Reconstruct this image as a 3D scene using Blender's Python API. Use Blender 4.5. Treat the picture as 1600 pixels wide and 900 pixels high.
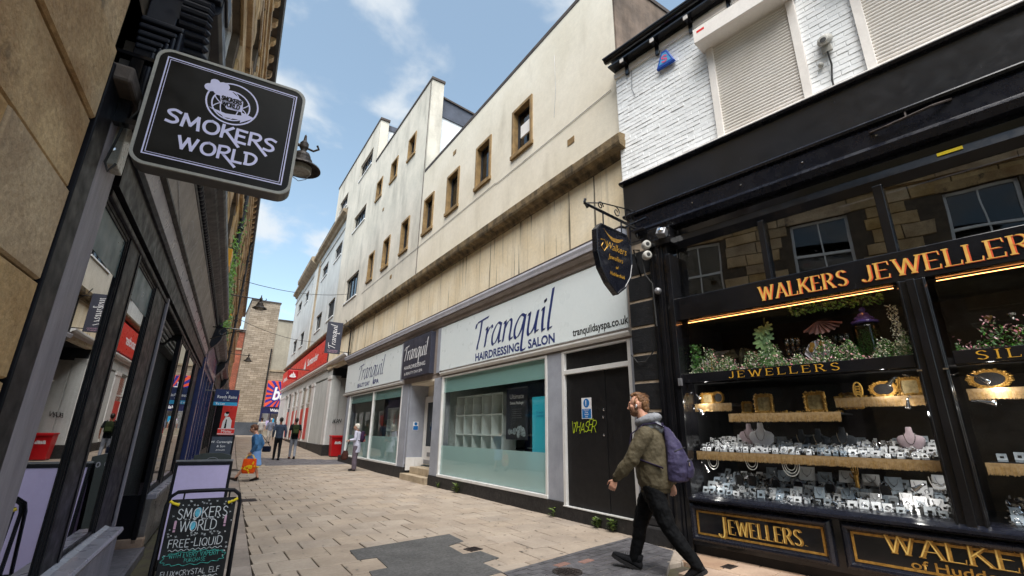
import bpy, bmesh, math, random
from math import sin, cos, pi, radians
from mathutils import Vector, Matrix
random.seed(7)
for _o in list(bpy.data.objects): bpy.data.objects.remove(_o)
SC = bpy.context.scene
COL = SC.collection

# ---------------- camera ----------------
cam = bpy.data.objects.new('camera', bpy.data.cameras.new('camera'))
COL.objects.link(cam); SC.camera = cam
_p, _r, _y = 0.3016, 0.0143, 0.5736
_R0 = Vector((1, 0, 0)); _F = Vector((0, cos(_p), sin(_p))); _U0 = Vector((0, -sin(_p), cos(_p)))
_R = cos(_r)*_R0 + sin(_r)*_U0; _U = -sin(_r)*_R0 + cos(_r)*_U0
_Z = Matrix.Rotation(-_y, 3, 'Z')
_R, _U, _F = _Z @ _R, _Z @ _U, _Z @ _F
cam.matrix_world = Matrix(((_R.x, _U.x, -_F.x, 0), (_R.y, _U.y, -_F.y, 0), (_R.z, _U.z, -_F.z, 1.4), (0, 0, 0, 1)))
cam.data.sensor_width = 36; cam.data.lens = 16.308
cam.data.clip_end = 2000; cam.data.clip_start = 0.05

# ---------------- world, sun, exposure ----------------
SUN_EL, SUN_AZ = radians(60), radians(212)      # azimuth clockwise from +Y (down the street)
W = bpy.data.worlds.new('World'); SC.world = W; W.use_nodes = True
nt = W.node_tree; N = nt.nodes; LK = nt.links
for n in list(N): N.remove(n)
out = N.new('ShaderNodeOutputWorld'); bg = N.new('ShaderNodeBackground'); bg.inputs[1].default_value = 0.058
sky = N.new('ShaderNodeTexSky'); sky.sky_type = 'NISHITA'; sky.sun_disc = False
sky.sun_elevation = SUN_EL; sky.sun_rotation = SUN_AZ; sky.air_density = 1.0; sky.dust_density = 0.6; sky.ozone_density = 1.0
tc = N.new('ShaderNodeTexCoord'); sep = N.new('ShaderNodeSeparateXYZ'); LK.new(tc.outputs['Generated'], sep.inputs[0])
def wm(op, a, b=None, c=None):
    n = N.new('ShaderNodeMath'); n.operation = op
    for i, v in enumerate((a, b, c)):
        if v is None: continue
        if isinstance(v, (int, float)): n.inputs[i].default_value = v
        else: LK.new(v, n.inputs[i])
    return n.outputs[0]
zz = wm('ADD', wm('MAXIMUM', sep.outputs[2], 0.0), 0.22)
cb = N.new('ShaderNodeCombineXYZ'); LK.new(wm('DIVIDE', sep.outputs[0], zz), cb.inputs[0]); LK.new(wm('DIVIDE', sep.outputs[1], zz), cb.inputs[1])
cb.inputs[2].default_value = 9.1
cn = N.new('ShaderNodeTexNoise'); cn.inputs['Scale'].default_value = 3.4; cn.inputs['Detail'].default_value = 7; cn.inputs['Roughness'].default_value = 0.52
cn.inputs['Distortion'].default_value = 0.25
LK.new(cb.outputs[0], cn.inputs['Vector'])
cr = N.new('ShaderNodeMapRange'); cr.interpolation_type = 'SMOOTHSTEP'
cr.inputs['From Min'].default_value = 0.49; cr.inputs['From Max'].default_value = 0.66
cr.inputs['To Min'].default_value = 0.12; cr.inputs['To Max'].default_value = 0.85
LK.new(cn.outputs['Fac'], cr.inputs['Value'])
mx = N.new('ShaderNodeMix'); mx.data_type = 'RGBA'; LK.new(cr.outputs[0], mx.inputs[0]); hs = N.new('ShaderNodeHueSaturation'); hs.inputs['Hue'].default_value = .482; hs.inputs['Saturation'].default_value = .92; hs.inputs['Value'].default_value = .84; LK.new(sky.outputs[0], hs.inputs['Color']); LK.new(hs.outputs[0], mx.inputs[6])
mx.inputs[7].default_value = (3.05, 3.2, 3.3, 1)
LK.new(mx.outputs[2], bg.inputs[0]); LK.new(bg.outputs[0], out.inputs[0])
sl = bpy.data.lights.new('sun', 'SUN'); sl.energy = 1.5; sl.angle = radians(48); sl.color = (1, 0.96, 0.90)
sun = bpy.data.objects.new('sun', sl); COL.objects.link(sun)
_d = Vector((sin(SUN_AZ)*cos(SUN_EL), cos(SUN_AZ)*cos(SUN_EL), sin(SUN_EL)))
sun.rotation_euler = (-_d).to_track_quat('-Z', 'Y').to_euler()
SC.view_settings.view_transform = 'Standard'; SC.view_settings.look = 'None'
SC.view_settings.exposure = 2.35; SC.view_settings.gamma = 1.0
SC.render.resolution_x = 1024; SC.render.resolution_y = 576

# ---------------- helpers ----------------
def C(h, k=1.0):
    h = h.lstrip('#'); v = [int(h[i:i+2], 16)/255 for i in (0, 2, 4)]
    return tuple([min(1.0, k*(x/12.92 if x <= .04045 else ((x+.055)/1.055)**2.4)) for x in v] + [1.0])

def mat(name, c, c2=None, ns=4.0, rough=.6, metal=0.0, bump=0.0, bs=40.0, rnd=0.0, isl=False, streak=None, fine=0.12,
        coat=0.0, spec=.4, emit=None, es=0.0, stretch=None, dirt=None, brick=None, rvar=0.12, trans=0.0, lo=.35, hi=.65):
    m = bpy.data.materials.new(name); m.use_nodes = True
    t = m.node_tree; n = t.nodes; L = t.links
    b = n['Principled BSDF']
    if isinstance(c, str): c = C(c)
    if isinstance(c2, str): c2 = C(c2)
    if c2 is None: c2 = tuple(x*.82 for x in c[:3]) + (1,)
    b.inputs['Metallic'].default_value = metal; b.inputs['Specular IOR Level'].default_value = spec
    b.inputs['Coat Weight'].default_value = coat; b.inputs['Coat Roughness'].default_value = .06
    co = n.new('ShaderNodeTexCoord'); geo = n.new('ShaderNodeNewGeometry')
    mp = n.new('ShaderNodeMapping'); L.new(geo.outputs['Position'] if not stretch == 'o' else co.outputs['Object'], mp.inputs[0])
    if isinstance(stretch, tuple): mp.inputs['Scale'].default_value = stretch
    def noise(s, d=4, r=.55, vec=None):
        x = n.new('ShaderNodeTexNoise'); x.inputs['Scale'].default_value = s; x.inputs['Detail'].default_value = d; x.inputs['Roughness'].default_value = r
        L.new(vec or mp.outputs[0], x.inputs['Vector']); return x.outputs['Fac']
    def ramp(v, a, bb, to0=0., to1=1.):
        x = n.new('ShaderNodeMapRange'); x.inputs[1].default_value = a; x.inputs[2].default_value = bb
        x.inputs[3].default_value = to0; x.inputs[4].default_value = to1; L.new(v, x.inputs[0]); return x.outputs[0]
    def mixc(f, a, bb, mode='MIX'):
        x = n.new('ShaderNodeMix'); x.data_type = 'RGBA'; x.blend_type = mode
        for i, v in ((0, f), (6, a), (7, bb)):
            if isinstance(v, (int, float)): x.inputs[i].default_value = v
            elif isinstance(v, tuple): x.inputs[i].default_value = v
            else: L.new(v, x.inputs[i])
        return x.outputs[2]
    col = mixc(ramp(noise(ns), lo, hi), c, c2)
    if fine:
        f = ramp(noise(ns*14, 3, .7), .3, .7, 1-fine, 1+fine)
        x = n.new('ShaderNodeVectorMath'); x.operation = 'SCALE'; L.new(col, x.inputs[0]); L.new(f, x.inputs['Scale']); col = x.outputs[0]
    if rnd:
        if isl: src = geo.outputs['Random Per Island']
        else:
            oi = n.new('ShaderNodeObjectInfo'); src = oi.outputs['Random']
        f = ramp(src, 0, 1, 1-rnd, 1+rnd)
        x = n.new('ShaderNodeVectorMath'); x.operation = 'SCALE'; L.new(col, x.inputs[0]); L.new(f, x.inputs['Scale']); col = x.outputs[0]
        h = n.new('ShaderNodeHueSaturation'); L.new(col, h.inputs['Color'])
        f2 = n.new('ShaderNodeMath'); f2.operation = 'FRACT'; f3 = n.new('ShaderNodeMath'); f3.operation = 'MULTIPLY'; f3.inputs[1].default_value = 7.13
        L.new(src, f3.inputs[0]); L.new(f3.outputs[0], f2.inputs[0])
        L.new(ramp(f2.outputs[0], 0, 1, 1-rnd*1.2, 1+rnd*1.2), h.inputs['Saturation']); col = h.outputs[0]
    if brick:                         # (width, height, joint colour, strength): far masonry too small to build
        bt = n.new('ShaderNodeTexBrick'); m3 = n.new('ShaderNodeMapping'); m3.inputs['Rotation'].default_value = (pi/2, 0, 0); L.new(geo.outputs['Position'], m3.inputs[0]); L.new(m3.outputs[0], bt.inputs['Vector'])
        bt.inputs['Scale'].default_value = 1; bt.inputs['Brick Width'].default_value = brick[0]; bt.inputs['Row Height'].default_value = brick[1]; bt.inputs['Mortar Size'].default_value = .012
        bt.inputs['Color1'].default_value = (1, 1, 1, 1); bt.inputs['Color2'].default_value = (.62, .60, .57, 1); bt.inputs['Mortar'].default_value = C(brick[2])
        col = mixc(brick[3], col, bt.outputs['Color'], 'MULTIPLY')
    for st in (streak or []):        # (colour, scale_across, scale_z, lo, hi, strength)
        sc_, sa, sz, a, bb, k = st
        m2 = n.new('ShaderNodeMapping'); L.new(geo.outputs['Position'], m2.inputs[0]); m2.inputs['Scale'].default_value = (sa, sa, sz)
        f = ramp(noise(1.0, 5, .6, m2.outputs[0]), a, bb, 0, k)
        col = mixc(f, col, sc_ if isinstance(sc_, tuple) else C(sc_))
    if dirt:                          # (colour, z0, z1, strength): grime that gathers low on the thing
        g, z0, z1, k = dirt
        s3 = n.new('ShaderNodeSeparateXYZ'); L.new(geo.outputs['Position'], s3.inputs[0])
        f = ramp(s3.outputs[2], z0, z1, k, 0)
        mm = n.new('ShaderNodeMath'); mm.operation = 'MULTIPLY'; L.new(f, mm.inputs[0]); L.new(ramp(noise(9), .3, .7), mm.inputs[1])
        col = mixc(mm.outputs[0], col, C(g))
    L.new(col, b.inputs['Base Color'])
    L.new(ramp(noise(ns*3), .3, .7, max(0.02, rough-rvar), min(1, rough+rvar)), b.inputs['Roughness'])
    if bump:
        bp = n.new('ShaderNodeBump'); bp.inputs['Strength'].default_value = min(1, bump); bp.inputs['Distance'].default_value = .01*max(1, bump)
        L.new(noise(bs, 5, .6), bp.inputs['Height']); L.new(bp.outputs[0], b.inputs['Normal'])
    if emit:
        b.inputs['Emission Color'].default_value = C(emit) if isinstance(emit, str) else emit; b.inputs['Emission Strength'].default_value = es
    if trans: b.inputs['Transmission Weight'].default_value = trans
    return m

def glass(name, tint=(1, 1, 1, 1), ior=1.55, film=None, filmk=0.0, rough=0.0, wave=0.0):
    m = bpy.data.materials.new(name); m.use_nodes = True
    t = m.node_tree; n = t.nodes; L = t.links; n.clear()
    o = n.new('ShaderNodeOutputMaterial'); tr = n.new('ShaderNodeBsdfTransparent'); tr.inputs[0].default_value = tint
    gl = n.new('ShaderNodeBsdfGlossy'); gl.inputs['Roughness'].default_value = rough
    f0 = ((ior-1)/(ior+1))**2; lw = n.new('ShaderNodeLayerWeight'); lw.inputs[0].default_value = .5
    pw = n.new('ShaderNodeMath'); pw.operation = 'POWER'; L.new(lw.outputs['Facing'], pw.inputs[0]); pw.inputs[1].default_value = 5
    fr = n.new('ShaderNodeMapRange'); L.new(pw.outputs[0], fr.inputs[0]); fr.inputs[3].default_value = f0; fr.inputs[4].default_value = 1
    if wave:
        bp = n.new('ShaderNodeBump'); nz = n.new('ShaderNodeTexNoise'); nz.inputs['Scale'].default_value = 1.3; nz.inputs['Detail'].default_value = 1
        g = n.new('ShaderNodeNewGeometry'); L.new(g.outputs['Position'], nz.inputs['Vector'])
        bp.inputs['Strength'].default_value = wave; bp.inputs['Distance'].default_value = .05
        L.new(nz.outputs[0], bp.inputs['Height']); L.new(bp.outputs[0], gl.inputs['Normal'])
    base = tr.outputs[0]
    if film:
        df = n.new('ShaderNodeBsdfDiffuse'); df.inputs[0].default_value = film
        tl = n.new('ShaderNodeBsdfTranslucent'); tl.inputs[0].default_value = film
        a = n.new('ShaderNodeMixShader'); a.inputs[0].default_value = .35; L.new(df.outputs[0], a.inputs[1]); L.new(tl.outputs[0], a.inputs[2])
        b = n.new('ShaderNodeMixShader'); b.inputs[0].default_value = filmk; L.new(base, b.inputs[1]); L.new(a.outputs[0], b.inputs[2]); base = b.outputs[0]
    mxs = n.new('ShaderNodeMixShader'); L.new(fr.outputs[0], mxs.inputs[0]); L.new(base, mxs.inputs[1]); L.new(gl.outputs[0], mxs.inputs[2])
    L.new(mxs.outputs[0], o.inputs[0])
    return m

def tag(o, label=None, cat=None, group=None, kind=None):
    if label: o['label'] = label
    if cat: o['category'] = cat
    if group: o['group'] = group
    if kind: o['kind'] = kind
    return o
def thing(name, label, cat, loc=(0, 0, 0), rz=0.0, group=None):
    o = bpy.data.objects.new(name, None); COL.objects.link(o); o.empty_display_size = .1
    o.location = loc; o.rotation_euler = (0, 0, rz)
    return tag(o, label, cat, group)
def inst(src, parent=None, loc=None, rot=None, scale=None):
    o = src.copy(); COL.objects.link(o)
    if parent is not None: o.parent = parent
    if loc is not None: o.location = loc
    if rot is not None: o.rotation_euler = rot
    if scale is not None: o.scale = scale
    return o
def copy_tree(o, parent=None):
    c = o.copy(); COL.objects.link(c)
    if parent is not None: c.parent = parent
    for ch in list(o.children): copy_tree(ch, c)
    return c

class MB:
    def __init__(s): s.v = []; s.f = []; s.mi = []; s.k = 0
    def add(s, vs, fs):
        b = len(s.v); s.v += [tuple(v) for v in vs]; s.f += [tuple(b+i for i in f) for f in fs]; s.mi += [s.k]*len(fs); return s
    def box(s, x0, x1, y0, y1, z0, z1):
        x0, x1 = min(x0, x1), max(x0, x1); y0, y1 = min(y0, y1), max(y0, y1); z0, z1 = min(z0, z1), max(z0, z1)
        return s.add([(x0,y0,z0),(x1,y0,z0),(x1,y1,z0),(x0,y1,z0),(x0,y0,z1),(x1,y0,z1),(x1,y1,z1),(x0,y1,z1)],
              [(0,3,2,1),(4,5,6,7),(0,1,5,4),(1,2,6,5),(2,3,7,6),(3,0,4,7)])
    def quad(s, *p): return s.add(p, [tuple(range(len(p)))])
    def prism(s, poly, fn, t0, t1):
        n = len(poly); a = [fn(p[0], p[1], t0) for p in poly]; b = [fn(p[0], p[1], t1) for p in poly]
        return s.add(a+b, [tuple(range(n))[::-1], tuple(range(n, 2*n))] + [(i, (i+1) % n, n+(i+1) % n, n+i) for i in range(n)])
    def loft(s, rings, cap=True, closed=False):
        n = len(rings[0]); vs = [v for r in rings for v in r]; fs = []
        m = len(rings)
        for j in range(m-1 if not closed else m):
            for i in range(n):
                a = j*n; b = ((j+1) % m)*n
                fs.append((a+i, a+(i+1) % n, b+(i+1) % n, b+i))
        if cap and not closed: fs += [tuple(range(n))[::-1], tuple(range((m-1)*n, m*n))]
        return s.add(vs, fs)
    def tube(s, pts, r, n=8, cap=True, closed=False):
        pts = [Vector(p) for p in pts]; m = len(pts); rs = r if isinstance(r, (list, tuple)) else [r]*m
        rings = []; pu = None
        for i, p in enumerate(pts):
            if closed: d = pts[(i+1) % m]-pts[i-1]
            else: d = pts[min(i+1, m-1)]-pts[max(i-1, 0)]
            if d.length < 1e-9: d = Vector((0, 0, 1))
            d.normalize()
            if pu is None:
                ref = Vector((0, 0, 1)) if abs(d.z) < .9 else Vector((1, 0, 0)); u = d.cross(ref).normalized()
            else:
                u = pu - d*pu.dot(d)
                u = u.normalized() if u.length > 1e-6 else d.orthogonal().normalized()
            pu = u; w = d.cross(u); q = rs[i]; qa, qb = (q if isinstance(q, tuple) else (q, q))
            rings.append([p + u*(qa*cos(2*pi*k/n)) + w*(qb*sin(2*pi*k/n)) for k in range(n)])
        return s.loft(rings, cap, closed)
    def lathe(s, prof, c=(0, 0, 0), n=16, fn=None, arc=2*pi):
        fn = fn or (lambda x, y, z: (c[0]+x, c[1]+y, c[2]+z))
        rings = [[fn(r*cos(2*pi*k/n), r*sin(2*pi*k/n), z) for k in range(n)] for r, z in prof]
        return s.loft(rings, True)
    def ball(s, c, r, n=12, m=8):
        rx, ry, rz = r if isinstance(r, (tuple, list)) else (r, r, r)
        rings = []
        for j in range(m+1):
            a = -pi/2 + pi*j/m; q = max(cos(a), .02)
            rings.append([(c[0]+rx*q*cos(2*pi*k/n), c[1]+ry*q*sin(2*pi*k/n), c[2]+rz*sin(a)) for k in range(n)])
        return s.loft(rings, True)
    def chain(s, pts, n=10, seg=3):
        """rounded limb through (x,y,z,r) points, with round ends"""
        P = []
        a, b = Vector(pts[0][:3]), Vector(pts[1][:3]); d = (a-b).normalized(); r = pts[0][3]
        for t in (1, .8, .45): P.append((a+d*r*t, r*math.sqrt(max(1-t*t, .01))))
        for i in range(len(pts)-1):
            p, q = Vector(pts[i][:3]), Vector(pts[i+1][:3])
            for k in range(seg): t = k/seg; P.append((p.lerp(q, t), pts[i][3]*(1-t)+pts[i+1][3]*t))
        b = Vector(pts[-1][:3]); r = pts[-1][3]; d = (b-Vector(pts[-2][:3])).normalized()
        for t in (0, .45, .8, 1): P.append((b+d*r*t, r*math.sqrt(max(1-t*t, .01))))
        return s.tube([p for p, _ in P], [max(r, .001) for _, r in P], n)
    def mesh(s, name, mats, smooth=False):
        me = bpy.data.meshes.new(name); me.from_pydata(s.v, [], s.f); me.update()
        for m_ in (mats if isinstance(mats, (list, tuple)) else [mats]): me.materials.append(m_)
        if any(s.mi): me.polygons.foreach_set('material_index', s.mi)
        bm = bmesh.new(); bm.from_mesh(me); bmesh.ops.recalc_face_normals(bm, faces=bm.faces); bm.to_mesh(me); bm.free()
        if smooth: me.polygons.foreach_set('use_smooth', [True]*len(me.polygons))
        return me
    def build(s, name, m_, parent=None, loc=None, rot=None, smooth=False, bev=0.0, kind=None, recalc=True):
        o = bpy.data.objects.new(name, s.mesh(name, m_, smooth)); COL.objects.link(o)
        if parent is not None: o.parent = parent
        if loc is not None: o.location = loc
        if rot is not None: o.rotation_euler = rot
        if bev:
            b = o.modifiers.new('bevel', 'BEVEL'); b.width = bev; b.segments = 2; b.limit_method = 'ANGLE'; b.angle_limit = radians(40)
            b.harden_normals = False
        if kind: o['kind'] = kind
        return o
def box(name, m_, parent, x0, x1, y0, y1, z0, z1, bev=0.0, kind=None):
    cx, cy, cz = (x0+x1)/2, (y0+y1)/2, (z0+z1)/2
    return MB().box(x0-cx, x1-cx, y0-cy, y1-cy, z0-cz, z1-cz).build(name, m_, parent, loc=(cx, cy, cz), bev=bev, kind=kind)

def wall_grid(mb, x, y0, y1, z0, z1, holes, depth, side=1):
    """wall face on the plane x with openings (y0,y1,z0,z1) and reveals going to x+depth*side"""
    ys = sorted({y0, y1} | {h[0] for h in holes} | {h[1] for h in holes}); zs = sorted({z0, z1} | {h[2] for h in holes} | {h[3] for h in holes})
    ys = [v for v in ys if y0 <= v <= y1]; zs = [v for v in zs if z0 <= v <= z1]
    for i in range(len(ys)-1):
        for j in range(len(zs)-1):
            cy, cz = (ys[i]+ys[i+1])/2, (zs[j]+zs[j+1])/2
            if any(h[0] < cy < h[1] and h[2] < cz < h[3] for h in holes): continue
            mb.quad((x, ys[i], zs[j]), (x, ys[i+1], zs[j]), (x, ys[i+1], zs[j+1]), (x, ys[i], zs[j+1]))
    X = x+depth*side
    for a, b, c, d in holes:
        mb.quad((x, a, c), (x, b, c), (X, b, c), (X, a, c)); mb.quad((x, a, d), (x, b, d), (X, b, d), (X, a, d))
        mb.quad((x, a, c), (x, a, d), (X, a, d), (X, a, c)); mb.quad((x, b, c), (x, b, d), (X, b, d), (X, b, c))
    return mb

def catmull(p, k=7):
    if len(p) < 3: return p
    P = [p[0]]+list(p)+[p[-1]]; o = []
    for i in range(1, len(P)-2):
        for j in range(k):
            t = j/k
            o.append(tuple(.5*(2*P[i][d]+(P[i+1][d]-P[i-1][d])*t+(2*P[i-1][d]-5*P[i][d]+4*P[i+1][d]-P[i+2][d])*t*t+(3*P[i][d]-P[i-1][d]-3*P[i+1][d]+P[i+2][d])*t**3) for d in (0, 1)))
    o.append(tuple(p[-1])); return o
c_ = lambda *p: ('c',)+p
GL = {  # glyph skeletons: cap height 1; (advance, strokes); a 'c' stroke is smoothed
 'A': (.78, [[(0,0),(.36,1)], [(.36,1),(.72,0)], [(.13,.33),(.59,.33)]]),
 'B': (.6, [[(0,0),(0,1)], c_((0,1),(.33,.98),(.46,.78),(.33,.56),(0,.53)), c_((0,.53),(.38,.5),(.53,.27),(.38,.03),(0,0))]),
 'C': (.7, [c_((.64,.82),(.42,1),(.12,.86),(0,.5),(.12,.14),(.42,0),(.64,.18))]),
 'D': (.72, [[(0,0),(0,1)], c_((0,1),(.3,.99),(.58,.8),(.64,.5),(.58,.2),(.3,.01),(0,0))]),
 'E': (.58, [[(0,0),(0,1)], [(0,1),(.5,1)], [(0,.52),(.4,.52)], [(0,0),(.5,0)]]),
 'F': (.54, [[(0,0),(0,1)], [(0,1),(.5,1)], [(0,.52),(.4,.52)]]),
 'H': (.7, [[(0,0),(0,1)], [(.6,0),(.6,1)], [(0,.5),(.6,.5)]]),
 'I': (.18, [[(.05,0),(.05,1)]]),
 'J': (.45, [c_((.34,1),(.34,.55),(.33,.18),(.2,-.02),(.02,.04),(-.02,.16))]),
 'K': (.68, [[(0,0),(0,1)], [(.56,1),(.04,.42)], [(.2,.6),(.62,0)]]),
 'L': (.55, [[(0,1),(0,0)], [(0,0),(.5,0)]]),
 'M': (.9, [[(0,0),(.08,1)], [(.08,1),(.4,.2)], [(.4,.2),(.72,1)], [(.72,1),(.8,0)]]),
 'N': (.74, [[(0,0),(0,1)], [(0,1),(.62,0)], [(.62,0),(.62,1)]]),
 'O': (.8, [c_((.36,1),(.1,.86),(0,.5),(.1,.14),(.36,0),(.62,.14),(.72,.5),(.62,.86),(.36,1))]),
 'P': (.6, [[(0,0),(0,1)], c_((0,1),(.35,.98),(.52,.75),(.35,.5),(0,.47))]),
 'Q': (.8, [c_((.36,1),(.1,.86),(0,.5),(.1,.14),(.36,0),(.62,.14),(.72,.5),(.62,.86),(.36,1)), [(.42,.25),(.74,-.08)]]),
 'R': (.68, [[(0,0),(0,1)], c_((0,1),(.35,.98),(.5,.76),(.35,.53),(0,.5)), [(.24,.5),(.6,0)]]),
 'S': (.58, [c_((.5,.84),(.3,1),(.06,.88),(.06,.66),(.26,.52),(.46,.38),(.5,.16),(.28,0),(.02,.14))]),
 'T': (.66, [[(.3,0),(.3,1)], [(0,1),(.6,1)]]),
 'U': (.72, [c_((0,1),(0,.4),(.08,.08),(.3,0),(.52,.08),(.6,.4),(.6,1))]),
 'V': (.72, [[(0,1),(.32,0)], [(.32,0),(.64,1)]]),
 'W': (1.08, [[(0,1),(.25,0)], [(.25,0),(.5,.95)], [(.5,.95),(.75,0)], [(.75,0),(1,1)]]),
 'X': (.68, [[(0,1),(.58,0)], [(.58,1),(0,0)]]),
 'Y': (.68, [[(0,1),(.3,.5)], [(.6,1),(.3,.5)], [(.3,.5),(.3,0)]]),
 '!': (.25, [[(.08,1),(.08,.3)], [(.08,.06),(.08,0)]]),
 '.': (.3, [[(.06,.07),(.13,.07)]]), '-': (.4, [[(.05,.5),(.3,.5)]]), '&': (.7, [c_((.6,0),(.3,.4),(.12,.75),(.28,1),(.42,.8),(.1,.42),(.05,.15),(.25,0),(.5,.15),(.62,.4))]),
 '*': (.6, [[(.25,.2),(.25,.8)], [(0,.35),(.5,.65)], [(.5,.35),(0,.65)]]), ' ': (.42, []),
 # italic lower case for a broad pen (x-height .5)
 'a': (.44, [c_((.36,.47),(.2,.52),(.03,.3),(.02,.08),(.12,0),(.26,.15),(.36,.47)), c_((.36,.5),(.32,.2),(.34,.02),(.42,.06))]),
 'e': (.36, [c_((.04,.24),(.22,.3),(.3,.42),(.2,.51),(.06,.38),(.02,.14),(.12,0),(.3,.1))]),
 'i': (.2, [c_((.02,.44),(.08,.5),(.07,.2),(.1,.01),(.18,.06)), [(.1,.68),(.13,.71)]]),
 'k': (.4, [[(.06,0),(.1,1)], c_((.34,.5),(.2,.32),(.08,.24)), c_((.14,.27),(.26,.08),(.36,0))]),
 'l': (.22, [c_((.1,1.05),(.07,.6),(.05,.2),(.08,.0),(.18,.06))]),
 'n': (.46, [c_((.02,.44),(.08,.5),(.06,.2),(.04,0)), c_((.06,.3),(.2,.48),(.32,.48),(.33,.3),(.31,.1),(.35,0),(.43,.06))]),
 'o': (.42, [c_((.2,.5),(.06,.38),(.02,.16),(.14,0),(.3,.12),(.34,.36),(.2,.5))]),
 'q': (.44, [c_((.36,.47),(.2,.52),(.03,.3),(.02,.08),(.12,0),(.26,.15),(.36,.47)), c_((.38,.5),(.34,.1),(.33,-.34),(.38,-.44),(.5,-.4))]),
 'r': (.32, [c_((.02,.44),(.08,.5),(.06,.2),(.04,0)), c_((.06,.28),(.17,.45),(.28,.51),(.31,.44))]),
 's': (.32, [c_((.27,.44),(.16,.52),(.06,.4),(.16,.28),(.25,.14),(.14,-.01),(.01,.06))]),
 'u': (.46, [c_((.02,.44),(.08,.5),(.06,.25),(.06,.05),(.14,0),(.28,.16),(.36,.48)), c_((.37,.5),(.33,.2),(.34,.02),(.43,.06))]),
 't': (.28, [c_((.12,.8),(.09,.3),(.1,.02),(.22,.06)), [(0,.5),(.24,.5)]]),
 'd': (.44, [c_((.34,.4),(.2,.5),(.04,.35),(.02,.1),(.14,0),(.28,.14),(.36,.4)), [(.38,1),(.34,0)]]),
 'f': (.3, [c_((.32,.95),(.2,1.02),(.13,.8),(.1,.2),(.04,-.2)), [(0,.5),(.26,.5)]]),
 'h': (.44, [[(.1,1),(.04,0)], c_((.06,.3),(.2,.48),(.32,.46),(.31,.1),(.4,.04))]),
}
T_IT = (.6, [c_((-.04,.78),(.0,.95),(.2,1),(.62,1.06)), c_((.27,1),(.24,.5),(.16,.06),(.2,0))])
_layer = [0]
def strokes(mb, text, O, u, v, h, wd=.1, nib=None, serif=False, slant=0.0, track=.1, jit=0.0, glyphs=None, width=None, rng=random, arc=None):
    """letters as flat ribbons. O origin, u reading direction, v up. wd: stroke width / h; nib=(dx,dy) broad pen; width: squeeze to this length"""
    O, u, v = Vector(O), Vector(u), Vector(v); nrm = u.cross(v).normalized()
    adv = sum((glyphs or {}).get(ch, GL.get(ch, GL[' ']))[0]+track for ch in text)-track
    sx = h if width is None else width/adv
    x = 0.0
    for ch in text:
        g = (glyphs or {}).get(ch, GL.get(ch, GL[' ']))
        jy = rng.uniform(-jit, jit); jr = rng.uniform(-jit, jit)*1.2; js = 1+rng.uniform(-jit, jit)
        for st in g[1]:
            if st[0] == 'c': pts = catmull(list(st[1:]))
            else: pts = list(st)
            pts = [(p[0]*js, p[1]*js+jy+p[0]*jr) for p in pts]
            _layer[0] = (_layer[0]+1) % 12; off = nrm*(.0004+_layer[0]*.00025)
            def P(a, b): 
                yy = 0 if arc is None else arc((x+a)*sx)
                return O + u*((x+a+b*slant)*sx) + v*(b*h+yy) + off
            Q = [P(*p) for p in pts]
            L_, R_ = [], []
            for i, q in enumerate(Q):
                d = (Q[min(i+1, len(Q)-1)]-Q[max(i-1, 0)])
                d = d.normalized() if d.length > 1e-9 else u
                if nib: o = (u*nib[0]+v*nib[1])*(h*.5) + d.cross(nrm)*(h*wd*.5)*(1 if (u*nib[0]+v*nib[1]).dot(d.cross(nrm)) >= 0 else -1)
                else: o = d.cross(nrm)*(h*wd*.5)
                if not nib and i in (0, len(Q)-1): q = q + d*(h*wd*.35)*(-1 if i == 0 else 1)
                L_.append(q-o); R_.append(q+o)
            n = len(Q); mb.add(L_+R_, [(i, i+1, n+i+1, n+i) for i in range(n-1)])
            if serif and st[0] != 'c':
                for e, ot in ((pts[0], pts[-1]), (pts[-1], pts[0])):
                    if abs(e[1]) < .02 or abs(e[1]-1) < .02:
                        if abs(ot[1]-e[1]) > .3:
                            _layer[0] = (_layer[0]+1) % 12; off = nrm*(.0004+_layer[0]*.00025)
                            a, b = P(e[0]-.13, e[1]), P(e[0]+.13, e[1]); t = v*(h*.028)
                            mb.add([a-t, b-t, b+t, a+t], [(0, 1, 2, 3)])
                        else:
                            if e is pts[-1]:
                                _layer[0] = (_layer[0]+1) % 12; off = nrm*(.0004+_layer[0]*.00025)
                                sg = -1 if e[1] > .5 else 1; a, b = P(e[0], e[1]-.02*sg), P(e[0]+.03, e[1]+.22*sg); t = u*(h*.025)
                                mb.add([a-t, b-t, b+t, a+t], [(0, 1, 2, 3)])
        x += g[0]+track
    return mb
def text_w(text, h, track=.1): return sum(GL.get(ch, GL[' '])[0]+track for ch in text)*h
def ftext(name, body, h, m_, parent, O, u, v, width=None, bold=0.0, shear=0.0, extrude=0.0012, align='LEFT', spacing=1.0, lines=1.0):
    cu = bpy.data.curves.new(name, 'FONT'); cu.body = body; cu.size = 1.0; cu.offset = bold; cu.shear = shear
    cu.align_x = align; cu.space_character = spacing; cu.space_line = lines; cu.resolution_u = 3
    t = bpy.data.objects.new(name, cu); me = bpy.data.meshes.new_from_object(t); bpy.data.objects.remove(t)
    k = h/.70
    xs = [p.co.x for p in me.vertices] or [0]
    kx = k if width is None else width/max(1e-6, (max(xs)-min(xs)))
    u, v = Vector(u).normalized(), Vector(v).normalized(); n_ = u.cross(v); O = Vector(O)
    for p in me.vertices:
        c = p.co.copy(); p.co = O + u*(c.x*kx) + v*(c.y*k) + n_*(.002+c.z)
    me.materials.clear(); me.materials.append(m_)
    o = bpy.data.objects.new(name, me); COL.objects.link(o)
    if parent is not None: o.parent = parent
    return o
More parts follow.
